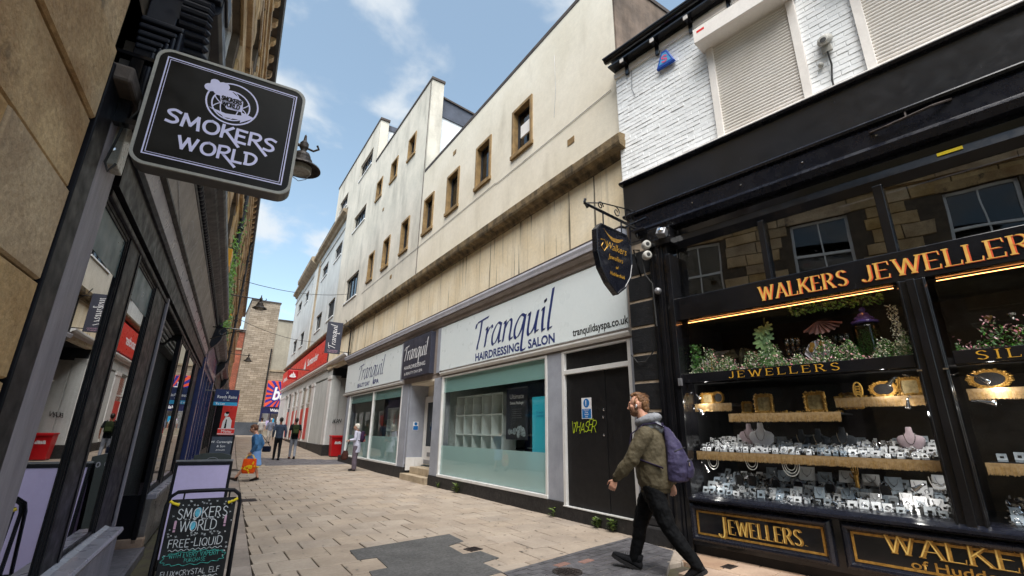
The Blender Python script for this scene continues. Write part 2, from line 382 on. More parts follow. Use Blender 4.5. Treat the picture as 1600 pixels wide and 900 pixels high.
def gz(y):
    P = [(-99, 0), (17, 0), (21.5, .06), (26, .10), (37, .37), (50, .70), (64, .85), (999, .9)]
    for (a, b), (c, d) in zip(P, P[1:]):
        if a <= y <= c: return b+(d-b)*(y-a)/(c-a)
    return 0
AZL, AZW, AZB = .052, -.149, .03
def Lw(n, s, z=0): return (-.75+n*cos(AZL)+s*sin(AZL), -n*sin(AZL)+s*cos(AZL), z)
def Ww(n, s, z=0): return (5.42+n*cos(AZW)+s*sin(AZW), 4.3-n*sin(AZW)+s*cos(AZW), z)
# ---------------- materials ----------------
M = {}
M['slab'] = mat('paving_slab', '#a69889', '#94877a', ns=1.7, rough=.85, bump=.35, bs=90, rnd=.07, fine=.10, streak=[('#5d554e', 1.2, 1.2, .55, .8, .35)])
M['slab_i'] = mat('paving_slab_far', '#a69889', '#94877a', ns=1.7, rough=.85, bump=.2, bs=90, rnd=.10, isl=True, fine=.1, streak=[('#5d554e', 1.2, 1.2, .55, .8, .35)])
M['strip'] = mat('edge_slab', '#96897f', '#7d736b', ns=2, rough=.85, bump=.3, bs=80, rnd=.12, fine=.12)
M['bed'] = mat('joint_bed', '#4a433b', '#56533c', ns=6, rough=.95, bump=.4)
M['asphalt'] = mat('asphalt', (.115, .112, .110, 1), (.085, .083, .082, 1), ns=2.2, rough=.85, bump=.8, bs=160, fine=.35)
M['sett'] = mat('blue_brick_paver', '#5f5d60', '#49474a', ns=7, rough=.7, bump=.4, bs=70, rnd=.14, fine=.2)
M['settred'] = mat('red_brick_paver', '#8a6a60', '#755a52', ns=7, rough=.75, bump=.4, bs=70, rnd=.1)
M['sand'] = mat('sandstone_flag', '#ab927c', '#957b68', ns=2.5, rough=.82, bump=.35, bs=60, rnd=.1, streak=[('#5e5044', 1.5, 1.5, .55, .8, .4)])
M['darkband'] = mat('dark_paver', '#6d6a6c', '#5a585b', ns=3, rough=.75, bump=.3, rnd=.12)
M['iron'] = mat('cast_iron', '#4d4441', '#35302e', ns=20, rough=.6, metal=.6, bump=.6, bs=120)
M['cream'] = mat('cream_render', '#e4dccb', '#d8cfbc', ns=.7, rough=.9, bump=.35, bs=38, fine=.05,
    streak=[('#9a8f7a', 1.6, .5, .56, .80, .35), ('#6a6254', 7, .5, .70, .85, .4)])
M['pale'] = mat('weathered_pale_render', '#d8d1c3', '#c4bfb2', ns=.8, rough=.9, bump=.3, bs=38, fine=.06,
    streak=[('#8b887f', 1.1, .3, .50, .76, .7), ('#4f4e4a', 5, .35, .66, .84, .4)])
M['panelrender'] = mat('stained_cream_render', '#e6dac2', '#dccbab', ns=1.1, rough=.9, bump=.3, bs=40, fine=.08,
    streak=[('#1d1813', 8, .22, .60, .67, .9), ('#4a3f31', 3, .15, .60, .74, .5), ('#a08e70', 2.6, .2, .5, .75, .4)])
M['gable'] = mat('stained_brown_render', '#8a7768', '#55493f', ns=1.3, rough=.92, bump=.4, bs=30, streak=[('#3b332c', 1.5, .3, .45, .7, .7)])
M['coping'] = mat('dark_coping', '#4e4540', '#3c3532', ns=4, rough=.8, bump=.3)
M['stonecornice'] = mat('mossy_stone', '#8b7758', '#5c4f3b', ns=5, rough=.92, bump=.9, bs=35, fine=.3, streak=[('#2c2822', 4, 1.2, .5, .7, .8), ('#5d5a2e', 3, 3, .6, .8, .5)])
M['bronze'] = mat('ochre_window_surround', '#9a7e52', '#7d6440', ns=5, rough=.7, bump=.3, streak=[('#3c3020', 6, .6, .5, .8, .6)])
M['winframe'] = mat('dark_window_frame', '#33363c', '#26282c', ns=6, rough=.4)
M['whitepaint'] = mat('white_gloss_paint', (.74, .74, .74, 1), (.66, .65, .63, 1), ns=4, rough=.4, fine=.04, streak=[('#7d7266', 5, 1.0, .6, .85, .5)])
M['greypaint'] = mat('slate_grey_paint', '#9fa3ae', '#91959f', ns=3, rough=.6, bump=.12, bs=60, fine=.05, streak=[('#3f4048', 4, .6, .6, .9, .35)])
M['lav'] = mat('pale_grey_paint', '#c9cad4', '#babbc6', ns=3, rough=.5, streak=[('#5f5c60', 5, 1.5, .55, .85, .45)])
M['taupe'] = mat('taupe_paint', '#978c86', '#867c76', ns=2, rough=.6)
M['signwhite'] = mat('sign_pale_blue_white', '#e2eaec', '#dde6e9', ns=1, rough=.35, fine=.02)
M['signdark'] = mat('sign_charcoal', '#3c3e4b', '#363845', ns=1.5, rough=.4, fine=.05)
M['navy'] = mat('navy_lettering', '#27356f', '#27356f', ns=1, rough=.4, fine=0)
M['white'] = mat('white_lettering', (.8, .8, .82, 1), (.8, .8, .82, 1), ns=1, rough=.5, fine=0)
M['plinth'] = mat('dark_granite_plinth', '#2e2c2c', '#201f20', ns=9, rough=.6, bump=.4, bs=80, fine=.35, streak=[('#77736c', 6, 5, .64, .82, .45)])
M['blackpaint'] = mat('dull_black_board', '#111012', '#0b0a0c', ns=3, rough=.55, bump=.1, fine=.3, streak=[('#6f6b68', 16, 3, .69, .82, .35), ('#55524f', 30, 30, .68, .8, .35)])
M['gloss'] = mat('black_gloss_paint', (.005, .005, .006, 1), (.009, .009, .011, 1), ns=3, rough=.16, rvar=.06, bump=.08, bs=9, coat=.2, fine=.2, streak=[('#4a484b', 25, 6, .68, .82, .3)])
M['navygloss'] = mat('blue_black_paint', (.007, .008, .013, 1), (.011, .012, .019, 1), ns=3, rough=.26, bump=.06, bs=9, coat=.15, fine=.2)
M['gloss2'] = mat('sheeny_black_fascia', (.010, .011, .014, 1), (.014, .015, .019, 1), ns=3, rough=.2, spec=.7, rvar=.04, bump=.06, bs=6, fine=.2, streak=[('#5a585c', 20, 5, .68, .82, .3)])
M['satin'] = mat('satin_black_paint', (.006, .006, .008, 1), (.010, .010, .013, 1), ns=4, rough=.42, spec=.10, fine=.1)
M['satinnavy'] = mat('satin_blue_black_paint', (.008, .010, .017, 1), (.013, .015, .024, 1), ns=4, rough=.42, spec=.25, fine=.15)
M['gold'] = mat('gold_leaf', '#bd9248', '#8f6a30', ns=25, rough=.35, metal=.35, fine=.25, bump=.25, bs=90)
M['goldflat'] = mat('gold_paint', '#d9a63a', '#c8952e', ns=8, rough=.4, metal=.2, fine=.06)
M['orange'] = mat('orange_letter_edge', '#d4562e', '#c24a26', ns=5, rough=.5, fine=.05)
M['lettergold'] = mat('pale_gold_lettering', '#e0b45e', '#cf9d48', ns=12, rough=.45, fine=.1)
M['fringe'] = mat('gold_fringe', '#b8976a', '#99794c', ns=30, rough=.7, fine=.2, rnd=.08, isl=True)
M['fabric_blk'] = mat('black_velvet', (.012, .011, .012, 1), None, ns=8, rough=.95)
M['whitebrick'] = mat('white_painted_brick', '#eef0f1', '#e2e4e5', ns=5, rough=.7, bump=.5, bs=16, fine=.05, rnd=.02, streak=[('#8f8c88', 3, 1.2, .62, .85, .45)])
M['whitebrick_i'] = mat('white_painted_brick_far', '#eef0f1', '#e2e4e5', ns=5, rough=.7, bump=.5, bs=16, fine=.05, rnd=.02, isl=True, streak=[('#8f8c88', 3, 1.2, .62, .85, .45)])
M['mortar'] = mat('white_painted_mortar', '#e2e4e5', '#d2d4d5', ns=6, rough=.85, bump=.6, bs=40)
M['shutter'] = mat('cream_roller_shutter', '#ebe7e2', '#e2ddd6', ns=2, rough=.5, fine=.04)
M['shutterbox'] = mat('shutter_box', '#e8e3dd', '#dbd5cf', ns=2, rough=.6, fine=.05, streak=[('#8a827a', 4, 1, .55, .85, .4)])
M['stoneblack'] = mat('black_painted_stone', '#17181c', '#0f1013', ns=5, rough=.6, bump=.5, bs=45, fine=.25, rnd=.1, streak=[('#85827c', 24, 20, .68, .8, .5)])
M['stonejoint'] = mat('bare_stone_joint', '#b5a592', '#93836f', ns=8, rough=.9, bump=.6)
M['ashlar'] = mat('yorkstone_ashlar', '#b89f7c', '#94795a', ns=2.6, rough=.9, bump=1.0, bs=26, fine=.2, rnd=.16, streak=[('#8f6238', 1.6, 1.4, .52, .72, .4), ('#2b2622', 2.6, 2.2, .60, .70, .9), ('#d8ccb4', 1.4, .8, .62, .8, .6)])
M['ashlar_up'] = mat('warm_ashlar', '#bda27a', '#9c8058', ns=2.5, rough=.9, bump=.7, bs=20, fine=.2, rnd=.14, isl=True, streak=[('#4c3e2c', 2.5, .8, .58, .78, .6)])
M['ashmortar'] = mat('dark_mortar', '#5c4f40', '#4a3f33', ns=6, rough=.95, bump=.5)
M['greyplank'] = mat('grey_violet_paint', '#827e88', '#716d77', ns=3, rough=.5, bump=.2, bs=50, fine=.08, stretch=(3, 3, .5), streak=[('#4a4750', 9, 1, .55, .8, .4)])
M['greyband'] = mat('satin_grey_paint', '#918f99', '#85838d', ns=2, rough=.32, fine=.04)
M['endbrick'] = mat('pale_brick_wall', '#a89a88', '#8f8374', ns=.5, brick=(.62, .21, '#8d7c66', .9), rough=.9, bump=.4, bs=10, fine=.15, streak=[('#6e6152', 1.0, 1.0, .5, .75, .4)])
M['redbrick'] = mat('red_brick_wall', '#a4604a', '#8f5644', ns=.8, brick=(.30, .12, '#8d7c70', .8), rough=.9, bump=.4, bs=10, fine=.2)
M['concrete'] = mat('pale_concrete_wall', '#a39c8c', '#8f887a', ns=.5, rough=.9, fine=.1, streak=[('#6b665b', 2, .3, .5, .8, .5)])
M['greystone'] = mat('dark_grey_base', '#4b5058', '#3d4249', ns=1, rough=.7)
M['bankred'] = mat('bright_red_panel', (.68, .022, .015, 1), (.62, .02, .014, 1), ns=1, rough=.35, fine=.03)
M['redplastic'] = mat('red_plastic', (.55, .01, .015, 1), (.45, .01, .014, 1), ns=2, rough=.4, fine=.05)
M['bankwhite'] = mat('white_weathered_render', '#c8cac8', '#b9bbb9', ns=.8, rough=.8, bump=.2, bs=25, fine=.05, streak=[('#8b8c89', 3, .22, .5, .78, .5)])
M['bankstone'] = mat('buff_stone', '#a3937c', '#8a7b66', ns=2, rough=.9, bump=.4, streak=[('#4c453b', 4, 1, .5, .75, .6)])
M['slate'] = mat('slate_roof', '#4c5260', '#3f4450', ns=3, rough=.6, bump=.3)
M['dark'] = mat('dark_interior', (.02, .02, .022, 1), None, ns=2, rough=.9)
M['shopwall'] = mat('shop_interior_wall', '#dfe5e2', '#d2d9d6', ns=1, rough=.9)
M['shopfloor'] = mat('shop_floor', '#5b5147', '#4a4138', ns=3, rough=.6)
M['mint'] = mat('white_melamine', (.72, .76, .74, 1), (.68, .72, .70, 1), ns=1, rough=.5, fine=.02)
M['chrome'] = mat('polished_chrome', (.75, .75, .76, 1), (.6, .6, .62, 1), ns=5, rough=.15, metal=1.0, fine=0)
M['steel'] = mat('galvanised_steel', '#8f8f92', '#77777b', ns=6, rough=.45, metal=.5)
M['cambody'] = mat('camera_white_plastic', '#b5b3ad', '#9d9b95', ns=6, rough=.5)
M['rubber'] = mat('black_rubber', (.02, .02, .02, 1), None, ns=5, rough=.7)
M['lilac'] = mat('lilac_board', '#bdb2d8', '#b7acd2', ns=2, rough=.5, fine=.04)
M['chalkboard'] = mat('chalkboard', '#0c0d0f', '#131518', ns=3, rough=.85, fine=.25, streak=[('#3a3c40', 2, 2, .5, .8, .5)])
M['chalk'] = mat('white_chalk', '#d0d3d6', '#a5a8ab', ns=60, rough=.95, fine=.4)
M['chalkteal'] = mat('teal_chalk', '#4fb8ac', '#2f7a74', ns=60, rough=.95, fine=.4)
M['chalkcyan'] = mat('cyan_chalk', '#5fb4cc', '#4a96ae', ns=30, rough=.95, fine=.3)
M['chalkpink'] = mat('pink_chalk', '#c9a0b4', '#a8849a', ns=30, rough=.95, fine=.3)
M['yellow'] = mat('yellow_plastic', '#e0c81c', '#c9b018', ns=5, rough=.5)
M['smokeface'] = mat('sign_face_charcoal', '#181613', '#100f0d', ns=2.5, rough=.42, fine=.15, spec=.2)
M['smokeedge'] = mat('sign_case_grey', '#5b5855', '#4c4a47', ns=3, rough=.5, fine=.08)
M['smokelip'] = mat('sign_rim_grey', '#a3a29c', '#94938d', ns=3, rough=.4)
M['lavwhite'] = mat('lavender_white_print', '#d6d5f5', '#cfcdf2', ns=3, rough=.5, fine=.03)
M['blueprint'] = mat('blue_print', '#4a4c8a', '#4a4c8a', ns=3, rough=.5, fine=.0)
M['lampmetal'] = mat('weathered_lamp_metal', '#4f4844', '#38332f', ns=14, rough=.5, metal=.4, fine=.2)
M['lens'] = mat('lamp_lens', '#a8a59c', '#928f86', ns=8, rough=.3)
M['leaf'] = mat('leaf_green', (.07, .19, .05, 1), (.13, .27, .08, 1), ns=18, rough=.5, rnd=.3, isl=True, fine=.1)
M['leaf2'] = mat('leaf_light', (.12, .25, .06, 1), (.2, .34, .09, 1), ns=18, rough=.5, rnd=.25, isl=True, fine=.1)
M['flower_w'] = mat('white_petals', (.85, .82, .76, 1), (.85, .80, .5, 1), ns=30, rough=.7, rnd=.15, isl=True)
M['flower_p'] = mat('pink_petals', (.80, .28, .36, 1), (.85, .6, .58, 1), ns=30, rough=.7, rnd=.25, isl=True)
M['stem'] = mat('plant_stem', '#3d4a26', None, rough=.8)
M['blueposter'] = mat('cyan_banner', '#35bdd8', '#40c6de', ns=1.5, rough=.4, fine=.03)
M['greyposter'] = mat('dark_poster', '#3b3d42', '#303236', ns=2, rough=.4)
M['signblue'] = mat('safety_blue', '#1b6fb8', '#1b6fb8', ns=2, rough=.4, fine=0)
M['estate'] = mat('estate_board_navy', '#1c2c5c', '#1c2c5c', ns=2, rough=.4, fine=.02)
M['skyblue'] = mat('board_sky_blue', '#2f9fd0', '#2f9fd0', ns=2, rough=.4, fine=.02)
M['bmorange'] = mat('sunburst_orange', '#e0573a', '#d94f34', ns=1, rough=.5, fine=.03)
M['bmblue'] = mat('sunburst_blue', '#31308c', '#2c2b85', ns=1, rough=.5, fine=.03)
M['shopnavy'] = mat('shop_navy', '#1c2148', '#181c3e', ns=1, rough=.4)
M['bluepaint'] = mat('royal_blue_paint', '#1e2d66', '#19265a', ns=2, rough=.35, coat=.2)
M['tile'] = mat('grey_floor_tile', '#6a6870', '#5b5961', ns=5, rough=.5, rnd=.1)
M['greenbits'] = mat('weed_leaf', (.10, .16, .04, 1), (.16, .22, .06, 1), ns=20, rough=.7, rnd=.3, isl=True)
G = {}
G['shop'] = glass('shop_window_glass', (.96, .985, .98, 1), 1.6)
G['mirror'] = glass('reflective_shop_glass', (.62, .66, .68, 1), 7.0)
G['jewel'] = glass('jeweller_glass', (.95, .96, .96, 1), 1.32, wave=.02)
G['upper'] = glass('old_upper_glass', (.25, .25, .26, 1), 3.3, wave=.06)
G['teal'] = glass('teal_frosted_film', (.88, .97, .95, 1), 1.45, film=(.74, .95, .96, 1), filmk=.80)
G['tealtop'] = glass('teal_opaque_film', (.6, .85, .8, 1), 1.45, film=(.50, .76, .74, 1), filmk=.93)
G['win'] = glass('window_glass_dark', (.25, .28, .30, 1), 1.9)
G['clear'] = glass('clear_glassware', (.9, .93, .93, 1), 1.6)
G['green'] = glass('green_jar_glass', (.35, .6, .3, 1), 1.5)

# ---------------- ground ----------------
g = MB(); ys = [-30, 17, 21.5, 26, 37, 50, 64, 400]
for a, b in zip(ys, ys[1:]): g.quad((-60, a, gz(a)-.05), (90, a, gz(a)-.05), (90, b, gz(b)-.05), (-60, b, gz(b)-.05))
tag(g.build('ground', M['bed']), kind='structure')
pav = bpy.data.objects.new('pavement', None); COL.objects.link(pav); pav['kind'] = 'structure'
def slab_mesh(w, d, m_, h=.05, bev=.006):
    b = MB(); x, y = w/2, d/2; e = bev
    b.add([(-x, -y, -h), (x, -y, -h), (x, y, -h), (-x, y, -h), (-x, -y, -e), (x, -y, -e), (x, y, -e), (-x, y, -e),
           (-x+e, -y+e, 0), (x-e, -y+e, 0), (x-e, y-e, 0), (-x+e, y-e, 0)],
          [(0,1,5,4),(1,2,6,5),(2,3,7,6),(3,0,4,7),(4,5,9,8),(5,6,10,9),(6,7,11,10),(7,4,8,11),(8,9,10,11)])
    return b.mesh('paving_slab', m_)
ASPH = [(1.82,6.36),(3.28,6.63),(3.25,6.13),(2.96,6.0),(2.93,5.52),(3.18,5.55),(3.21,5.17),(2.94,5.07),(2.94,4.66),(1.72,4.4),(1.74,5.21),(1.76,5.37),(1.97,5.40),(2.0,5.88),(1.78,5.88)]
BRK = [(2.94,4.66),(4.37,4.96),(5.37,5.20),(5.27,4.34),(4.34,3.71),(3.6,3.2),(2.6,3.0)]
def inside(p, poly):
    r = False; n = len(poly)
    for i in range(n):
        (x1, y1), (x2, y2) = poly[i], poly[(i+1) % n]
        if (y1 > p[1]) != (y2 > p[1]) and p[0] < (x2-x1)*(p[1]-y1)/(y2-y1)+x1: r = not r
    return r
def left_edge(y): return .42+.052*y
SX, SY = .45, .46
sm = slab_mesh(SX-.013, SY-.016, M['slab'])
far = MB(); cnt = 0
cells = []
def right_edge(y): return 5.56 if y < 22.7 else 6.3+(y-22.8)*.03
for j in range(-8, 130):
    y = 5.82+SY*(j+.5)
    if y > 66: break
    x0 = left_edge(y)+.006
    off = (SX/2 if j % 2 else 0)
    i0 = math.floor((x0-.46-off)/SX)
    for i in range(i0, 15):
        a, c = .46+SX*i+off, .46+SX*(i+1)+off; a = max(a, x0); c = min(c, right_edge(y))
        if c-a < .03: continue
        x = (a+c)/2
        if all(inside((px_, y+dy), Q_) for px_ in (a, c) for dy in (-SY/2, SY/2) for Q_ in (ASPH,)) or all(inside((px_, y+dy), BRK) for px_ in (a, c) for dy in (-SY/2, SY/2)): continue
        if y < 4.1 and x > 2.6: continue
        cells.append((x, y, c-a))
cells.sort(key=lambda c: c[0]**2+c[1]**2 if c[1] > 3.2 else 1e4)
for k, (x, y, wd) in enumerate(cells):
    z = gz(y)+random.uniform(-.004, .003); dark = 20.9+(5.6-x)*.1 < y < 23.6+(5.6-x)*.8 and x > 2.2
    if k < 296:
        o = bpy.data.objects.new('paving_slab', sm); COL.objects.link(o); o.parent = pav
        o.location = (x, y, z); o.rotation_euler = (random.uniform(-.006, .006), random.uniform(-.006, .006), random.uniform(-.006, .006)); o.scale = ((wd-.013)/(SX-.013), 1, 1)
    else:
        w, d = wd/2-.006, SY/2-.006
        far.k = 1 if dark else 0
        far.add([(x-w, y-d, z-.05), (x+w, y-d, z-.05), (x+w, y+d, gz(y+d)-.05), (x-w, y+d, gz(y+d)-.05), (x-w, y-d, z), (x+w, y-d, z), (x+w, y+d, z), (x-w, y+d, z)],
                [(4,5,6,7),(0,1,5,4),(1,2,6,5),(2,3,7,6),(3,0,4,7)])
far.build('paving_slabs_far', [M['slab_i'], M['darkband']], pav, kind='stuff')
# edge strip by the left-hand shops: long slabs
sm2 = slab_mesh(.50, .88, M['strip']); sm3 = slab_mesh(.44, .88, M['strip'])
for j in range(-3, 22):
    s = .45+.9*j
    for n_, q in ((.92, sm2), (.43, sm3)):
        if n_ < .5 and 5.55 < s < 7.6: continue
        o = bpy.data.objects.new('edge_slab', q); COL.objects.link(o); o.parent = pav
        X, Y, _ = Lw(n_, s); o.location = (X, Y, gz(Y)+random.uniform(-.003, .002)); o.rotation_euler = (0, 0, -AZL)
e = MB()
for s in range(20, 62):
    a, b = Lw(.15, s), Lw(1.16, s); c, d = Lw(1.16, s+1), Lw(.15, s+1)
    e.quad(*[(p[0], p[1], gz(p[1])-.002) for p in (a, b, c, d)])
e.build('edge_slabs_far', M['strip'], pav, kind='stuff')
# asphalt patch: extruded polygon
a = MB().prism(ASPH, lambda x, y, t: (x, y, t), -.06, .007); tag(a.build('asphalt_patch', M['asphalt']), kind='structure')
# brick paving
def clip_convex(poly, win):
    ar = sum(win[i][0]*win[(i+1) % len(win)][1]-win[(i+1) % len(win)][0]*win[i][1] for i in range(len(win))); W_ = win if ar > 0 else win[::-1]
    for i in range(len(W_)):
        (ax, ay), (bx_, by) = W_[i], W_[(i+1) % len(W_)]; o_ = []
        f = lambda p: (bx_-ax)*(p[1]-ay)-(by-ay)*(p[0]-ax)
        for k in range(len(poly)):
            p, q = poly[k], poly[(k+1) % len(poly)]; fp, fq = f(p), f(q)
            if fp >= 0: o_.append(p)
            if (fp >= 0) != (fq >= 0): t = fp/(fp-fq); o_.append((p[0]+(q[0]-p[0])*t, p[1]+(q[1]-p[1])*t))
        poly = o_
        if len(poly) < 3: return []
    return poly
bp = bpy.data.objects.new('brick_paving', None); COL.objects.link(bp); bp['kind'] = 'structure'
bm1 = slab_mesh(.200, .086, M['sett'], bev=.004); bm2 = slab_mesh(.200, .086, M['settred'], bev=.004)
ba = math.atan2(.55, 2.43); nb = 0; rest = MB()
for j in range(-16, 14):
    for i in range(-3, 14):
        u_ = i*.213+(.1065 if (j//1) % 2 else 0); w_ = -j*.1
        x = 3.0+u_*cos(ba)-w_*sin(ba); y = 4.66-.55+u_*sin(ba)+w_*cos(ba)
        cr_ = [(x+dx*cos(ba)-dy*sin(ba), y+dx*sin(ba)+dy*cos(ba)) for dx, dy in ((-.1025, -.046), (.1025, -.046), (.1025, .046), (-.1025, .046))]
        ins = [inside(p, BRK) for p in cr_]
        if not any(ins): continue
        if not all(ins):
            cp = clip_convex(cr_, BRK)
            if len(cp) < 3 or abs(sum(cp[i_][0]*cp[(i_+1) % len(cp)][1]-cp[(i_+1) % len(cp)][0]*cp[i_][1] for i_ in range(len(cp))))/2 < .002: continue
            rest.prism(cp, lambda a_, b_, t_: (a_, b_, t_), -.04, .0115); continue
        red = random.random() < .025 or (abs(x-3.97) < .11 and abs(y-4.5) < .05)
        if nb < 290:
            o = bpy.data.objects.new('brick', bm2 if red else bm1); COL.objects.link(o); o.parent = bp
            o.location = (x, y, random.uniform(.0095, .0135)); o.rotation_euler = (0, 0, ba+random.uniform(-.012, .012)); nb += 1
rest.build('cut_bricks', M['sett'], bp, kind='stuff')
tag(MB().prism(BRK, lambda x, y, t: (x, y, t), -.049, .004).build('paving_bed', mat('pale_joint_sand', '#8b847d', '#6f6962', ns=12, rough=.95), bp), kind='stuff')
# sandstone flags by the jeweller
sandm = slab_mesh(.45, .45, M['sand'])
for j in range(9):
    for i in range(-1, 3):
        s = .02-.46*j-(.23 if i % 2 else 0); n_ = -.25-.46*i
        X, Y, _ = Ww(n_, s)
        if inside((X-.1, Y+.1), BRK) or inside((X, Y), BRK): continue
        o = bpy.data.objects.new('flagstone', sandm); COL.objects.link(o); o.parent = pav
        o.location = (X, Y, random.uniform(-.003, .002)); o.rotation_euler = (0, 0, -AZW)
def cover(label, x, y, rz, w, d, round_=False):
    t = thing('access_cover', label, 'access cover', (x, y, gz(y)+.002), rz)
    b = MB()
    if round_:
        b.lathe([(w, -.02), (w, .004), (w*.9, .006), (w*.88, .002), (0.001, .002)], n=24).build('frame', M['iron'], t)
        p = MB()
        for i in range(-3, 4):
            for j in range(-3, 4):
                if i*i+j*j < 10: p.box(i*w*.24-.012, i*w*.24+.012, j*w*.24-.012, j*w*.24+.012, .003, .009)
        p.build('stud_pattern', M['iron'], t)
    else:
        b.box(-w/2, w/2, -d/2, d/2, -.02, .004).build('frame', M['iron'], t, bev=.003)
        p = MB(); k = max(3, int(w/.035))
        for i in range(k):
            xx = -w/2+.02+(w-.04)*(i+.5)/k; p.box(xx-.006, xx+.006, -d/2+.015, d/2-.015, .003, .009)
        p.build('rib_pattern', M['iron'], t)
cover('small square iron cover set in the paving inside the corner of the tarmac patch', 3.16, 5.70, .2, .19, .16)
cover('small ornate iron cover in the sandstone flags under the gold jewellers panel', 5.25, 3.58, .15, .2, .12)
cover('round iron cover in the blue brick paving by the front shoe of the walking man', 3.52, 4.30, 0, .16, .16, True)
bpy.data.objects['access_cover.002'].location.z = .012
cover('narrow iron drain cover at the kerb line right of the chalkboard', 1.12, 11.6, 0, .36, .4)
cover('far iron cover on the pavement left of the blue dressed woman', 1.35, 19.3, 0, .5, .4)
# weeds, litter
def weed(x, y, h, n, lab):
    b = MB(); rg = random.Random(int(x*100+y*77))
    for k in range(n):
        a = rg.uniform(0, 2*pi); l = h*rg.uniform(.4, 1); zt = h*rg.uniform(.2, 1)
        p = Vector((x+cos(a)*l*.4, y+sin(a)*l*.4, zt)); d = Vector((cos(a), sin(a), .3))*h*.35; w = Vector((-sin(a), cos(a), 0))*h*.14
        b.add([p-d*.4, p+w, p+d, p-w], [(0, 1, 2, 3)])
        if k % 4 == 0: b.tube([(x, y, 0), tuple(p)], .002, 4)
    tag(b.build('weed', M['greenbits']), lab, 'weed', 'weeds at the foot of the salon wall')
weed(5.49, 5.95, .15, 60, 'leafy green weed under the black boarded door, left one of the pair')
weed(5.49, 5.62, .16, 60, 'leafy green weed under the black boarded door, right one of the pair')
weed(5.49, 10.8, .22, 40, 'upright green weed under the big salon window near its left end')
weed(5.49, 11.9, .14, 30, 'small weed beside the salon entrance step')
weed(5.49, 7.05, .16, 20, 'thin weed at the foot of the grey pilaster left of the black door')
lm = MB()
rg = random.Random(5)
for k in range(70):
    x, y = rg.uniform(3.4, 5.45), rg.uniform(4.9, 12); r = rg.uniform(.006, .018); a = rg.uniform(0, 3)
    lm.add([(x-r*cos(a), y-r*sin(a), .004), (x+r*sin(a)*.5, y-r*.5, .012), (x+r*cos(a), y+r*sin(a), .006), (x-r*.4, y+r*.6, .010)], [(0, 1, 2, 3)])
tag(lm.build('leaf_litter', mat('dead_leaf', '#5a4634', '#3c3026', ns=20, rough=.9)), 'scattered dead leaves and grit on the paving along the salon wall', 'litter', kind='stuff')

gm = MB(); rg = random.Random(17)
for k in range(420):
    y = 3.8+rg.random()**1.6*18; x = rg.uniform(left_edge(y)+.1, 5.4); r = rg.uniform(.008, .022)
    if inside((x, y), BRK): continue
    gm.add([(x+r*cos(2*pi*i/8)*rg.uniform(.8, 1.1), y+r*sin(2*pi*i/8), gz(y)+.0045) for i in range(8)], [tuple(range(8))])
tag(gm.build('gum_spots', mat('trodden_gum', '#6f6860', '#857d74', ns=30, rough=.8), pav), kind='stuff')
# ---------------- cream salon building (right) ----------------
T = thing('salon_building', 'cream building with stepped parapets and small ochre framed windows above the salon', 'building', (5.57, 0, 0))
b = MB(); H1, H2, H3 = 10.72, 15.0, 17.65
sm_w = [(7.8,8.7),(9.78,10.66),(11.74,12.64),(13.69,14.57),(16.0,16.9),(18.25,19.15),(20.45,21.33)]
up_w = [(16.08,16.95),(18.24,19.17),(20.4,21.33)]
holes1 = [(a, c, 8.02, 9.44) for a, c in sm_w[:4]]
wall_grid(b, 0, 5.03, 14.8, 6.15, H1, holes1, .22)
b.build('front_wall', M['cream'], T)
b = MB(); wall_grid(b, 0, 14.8, 22.1, 6.15, H2, [(a, c, 8.02, 9.44) for a, c in sm_w[4:]]+[(a, c, 12.26, 13.35) for a, c in up_w], .22)
wall_grid(b, 0, 22.1, 27.6, 6.15, H3, [(23.05,25.5,7.92,9.25),(23.1,25.5,12.12,13.05),(23.0,25.5,15.43,16.48)], .25)
wall_grid(b, 0, 27.6, 31.3, 14.75, H3, [(28.1,30.2,15.1,16.0)], .25)
b.build('front_wall', M['pale'], T)
b = MB(); b.box(.0, .3, 5.03, 27.6, 4.6, 6.15); b.build('panel_wall', M['panelrender'], T)
# back of windows and masses behind the wall
b = MB(); b.box(.32, 9, 5.06, 27.5, 4.8, 10.3); b.box(1.2, 9, 15.0, 27.5, 10.3, 13.4); b.build('inner_mass', M['dark'], T)
b = MB(); b.box(0.005, 9, 4.99, 5.03, 0, H1-.25); b.build('gable_wall', M['gable'], T)
b = MB(); b.box(-.015, .25, 5.0, 14.79, H1, H1+.12); b.build('parapet_coping', M['coping'], T, bev=.01)
b = MB(); b.box(.25, 9, 4.96, 5.2, H1-.25, H1-.15); b.build('gable_coping', M['coping'], T)
b = MB(); b.box(0.005, .52, 14.76, 14.8, H1, H2); b.box(.48, .52, 14.8, 22, H1, H2); b.build('parapet_pier', M['pale'], T)
b = MB(); b.box(-.03, .56, 14.72, 22.1, H2, H2+.12); b.build('parapet_coping', M['coping'], T, bev=.01)
b = MB(); b.box(.005, .46, 22.06, 22.1, H2, H3); b.build('parapet_pier', M['pale'], T)
b = MB(); b.box(-.03, .5, 22.0, 31.4, H3, H3+.14); b.build('parapet_coping', M['coping'], T, bev=.01)
b = MB(); b.box(.53, 3.6, 14.95, 15.1, H1-.2, 13.55); b.build('set_back_wall', M['whitebrick'], T)
b = MB(); b.add([(.53,14.9,13.55),(3.6,14.9,13.3),(3.6,14.9,14.0),(.53,14.9,14.4),(.53,21.5,13.55),(3.6,21.5,13.3),(3.6,21.5,14.0),(.53,21.5,14.4)],
    [(0,1,2,3),(4,7,6,5),(0,4,5,1),(3,2,6,7),(0,3,7,4),(1,5,6,2)]); b.build('slate_mansard', M['slate'], T)
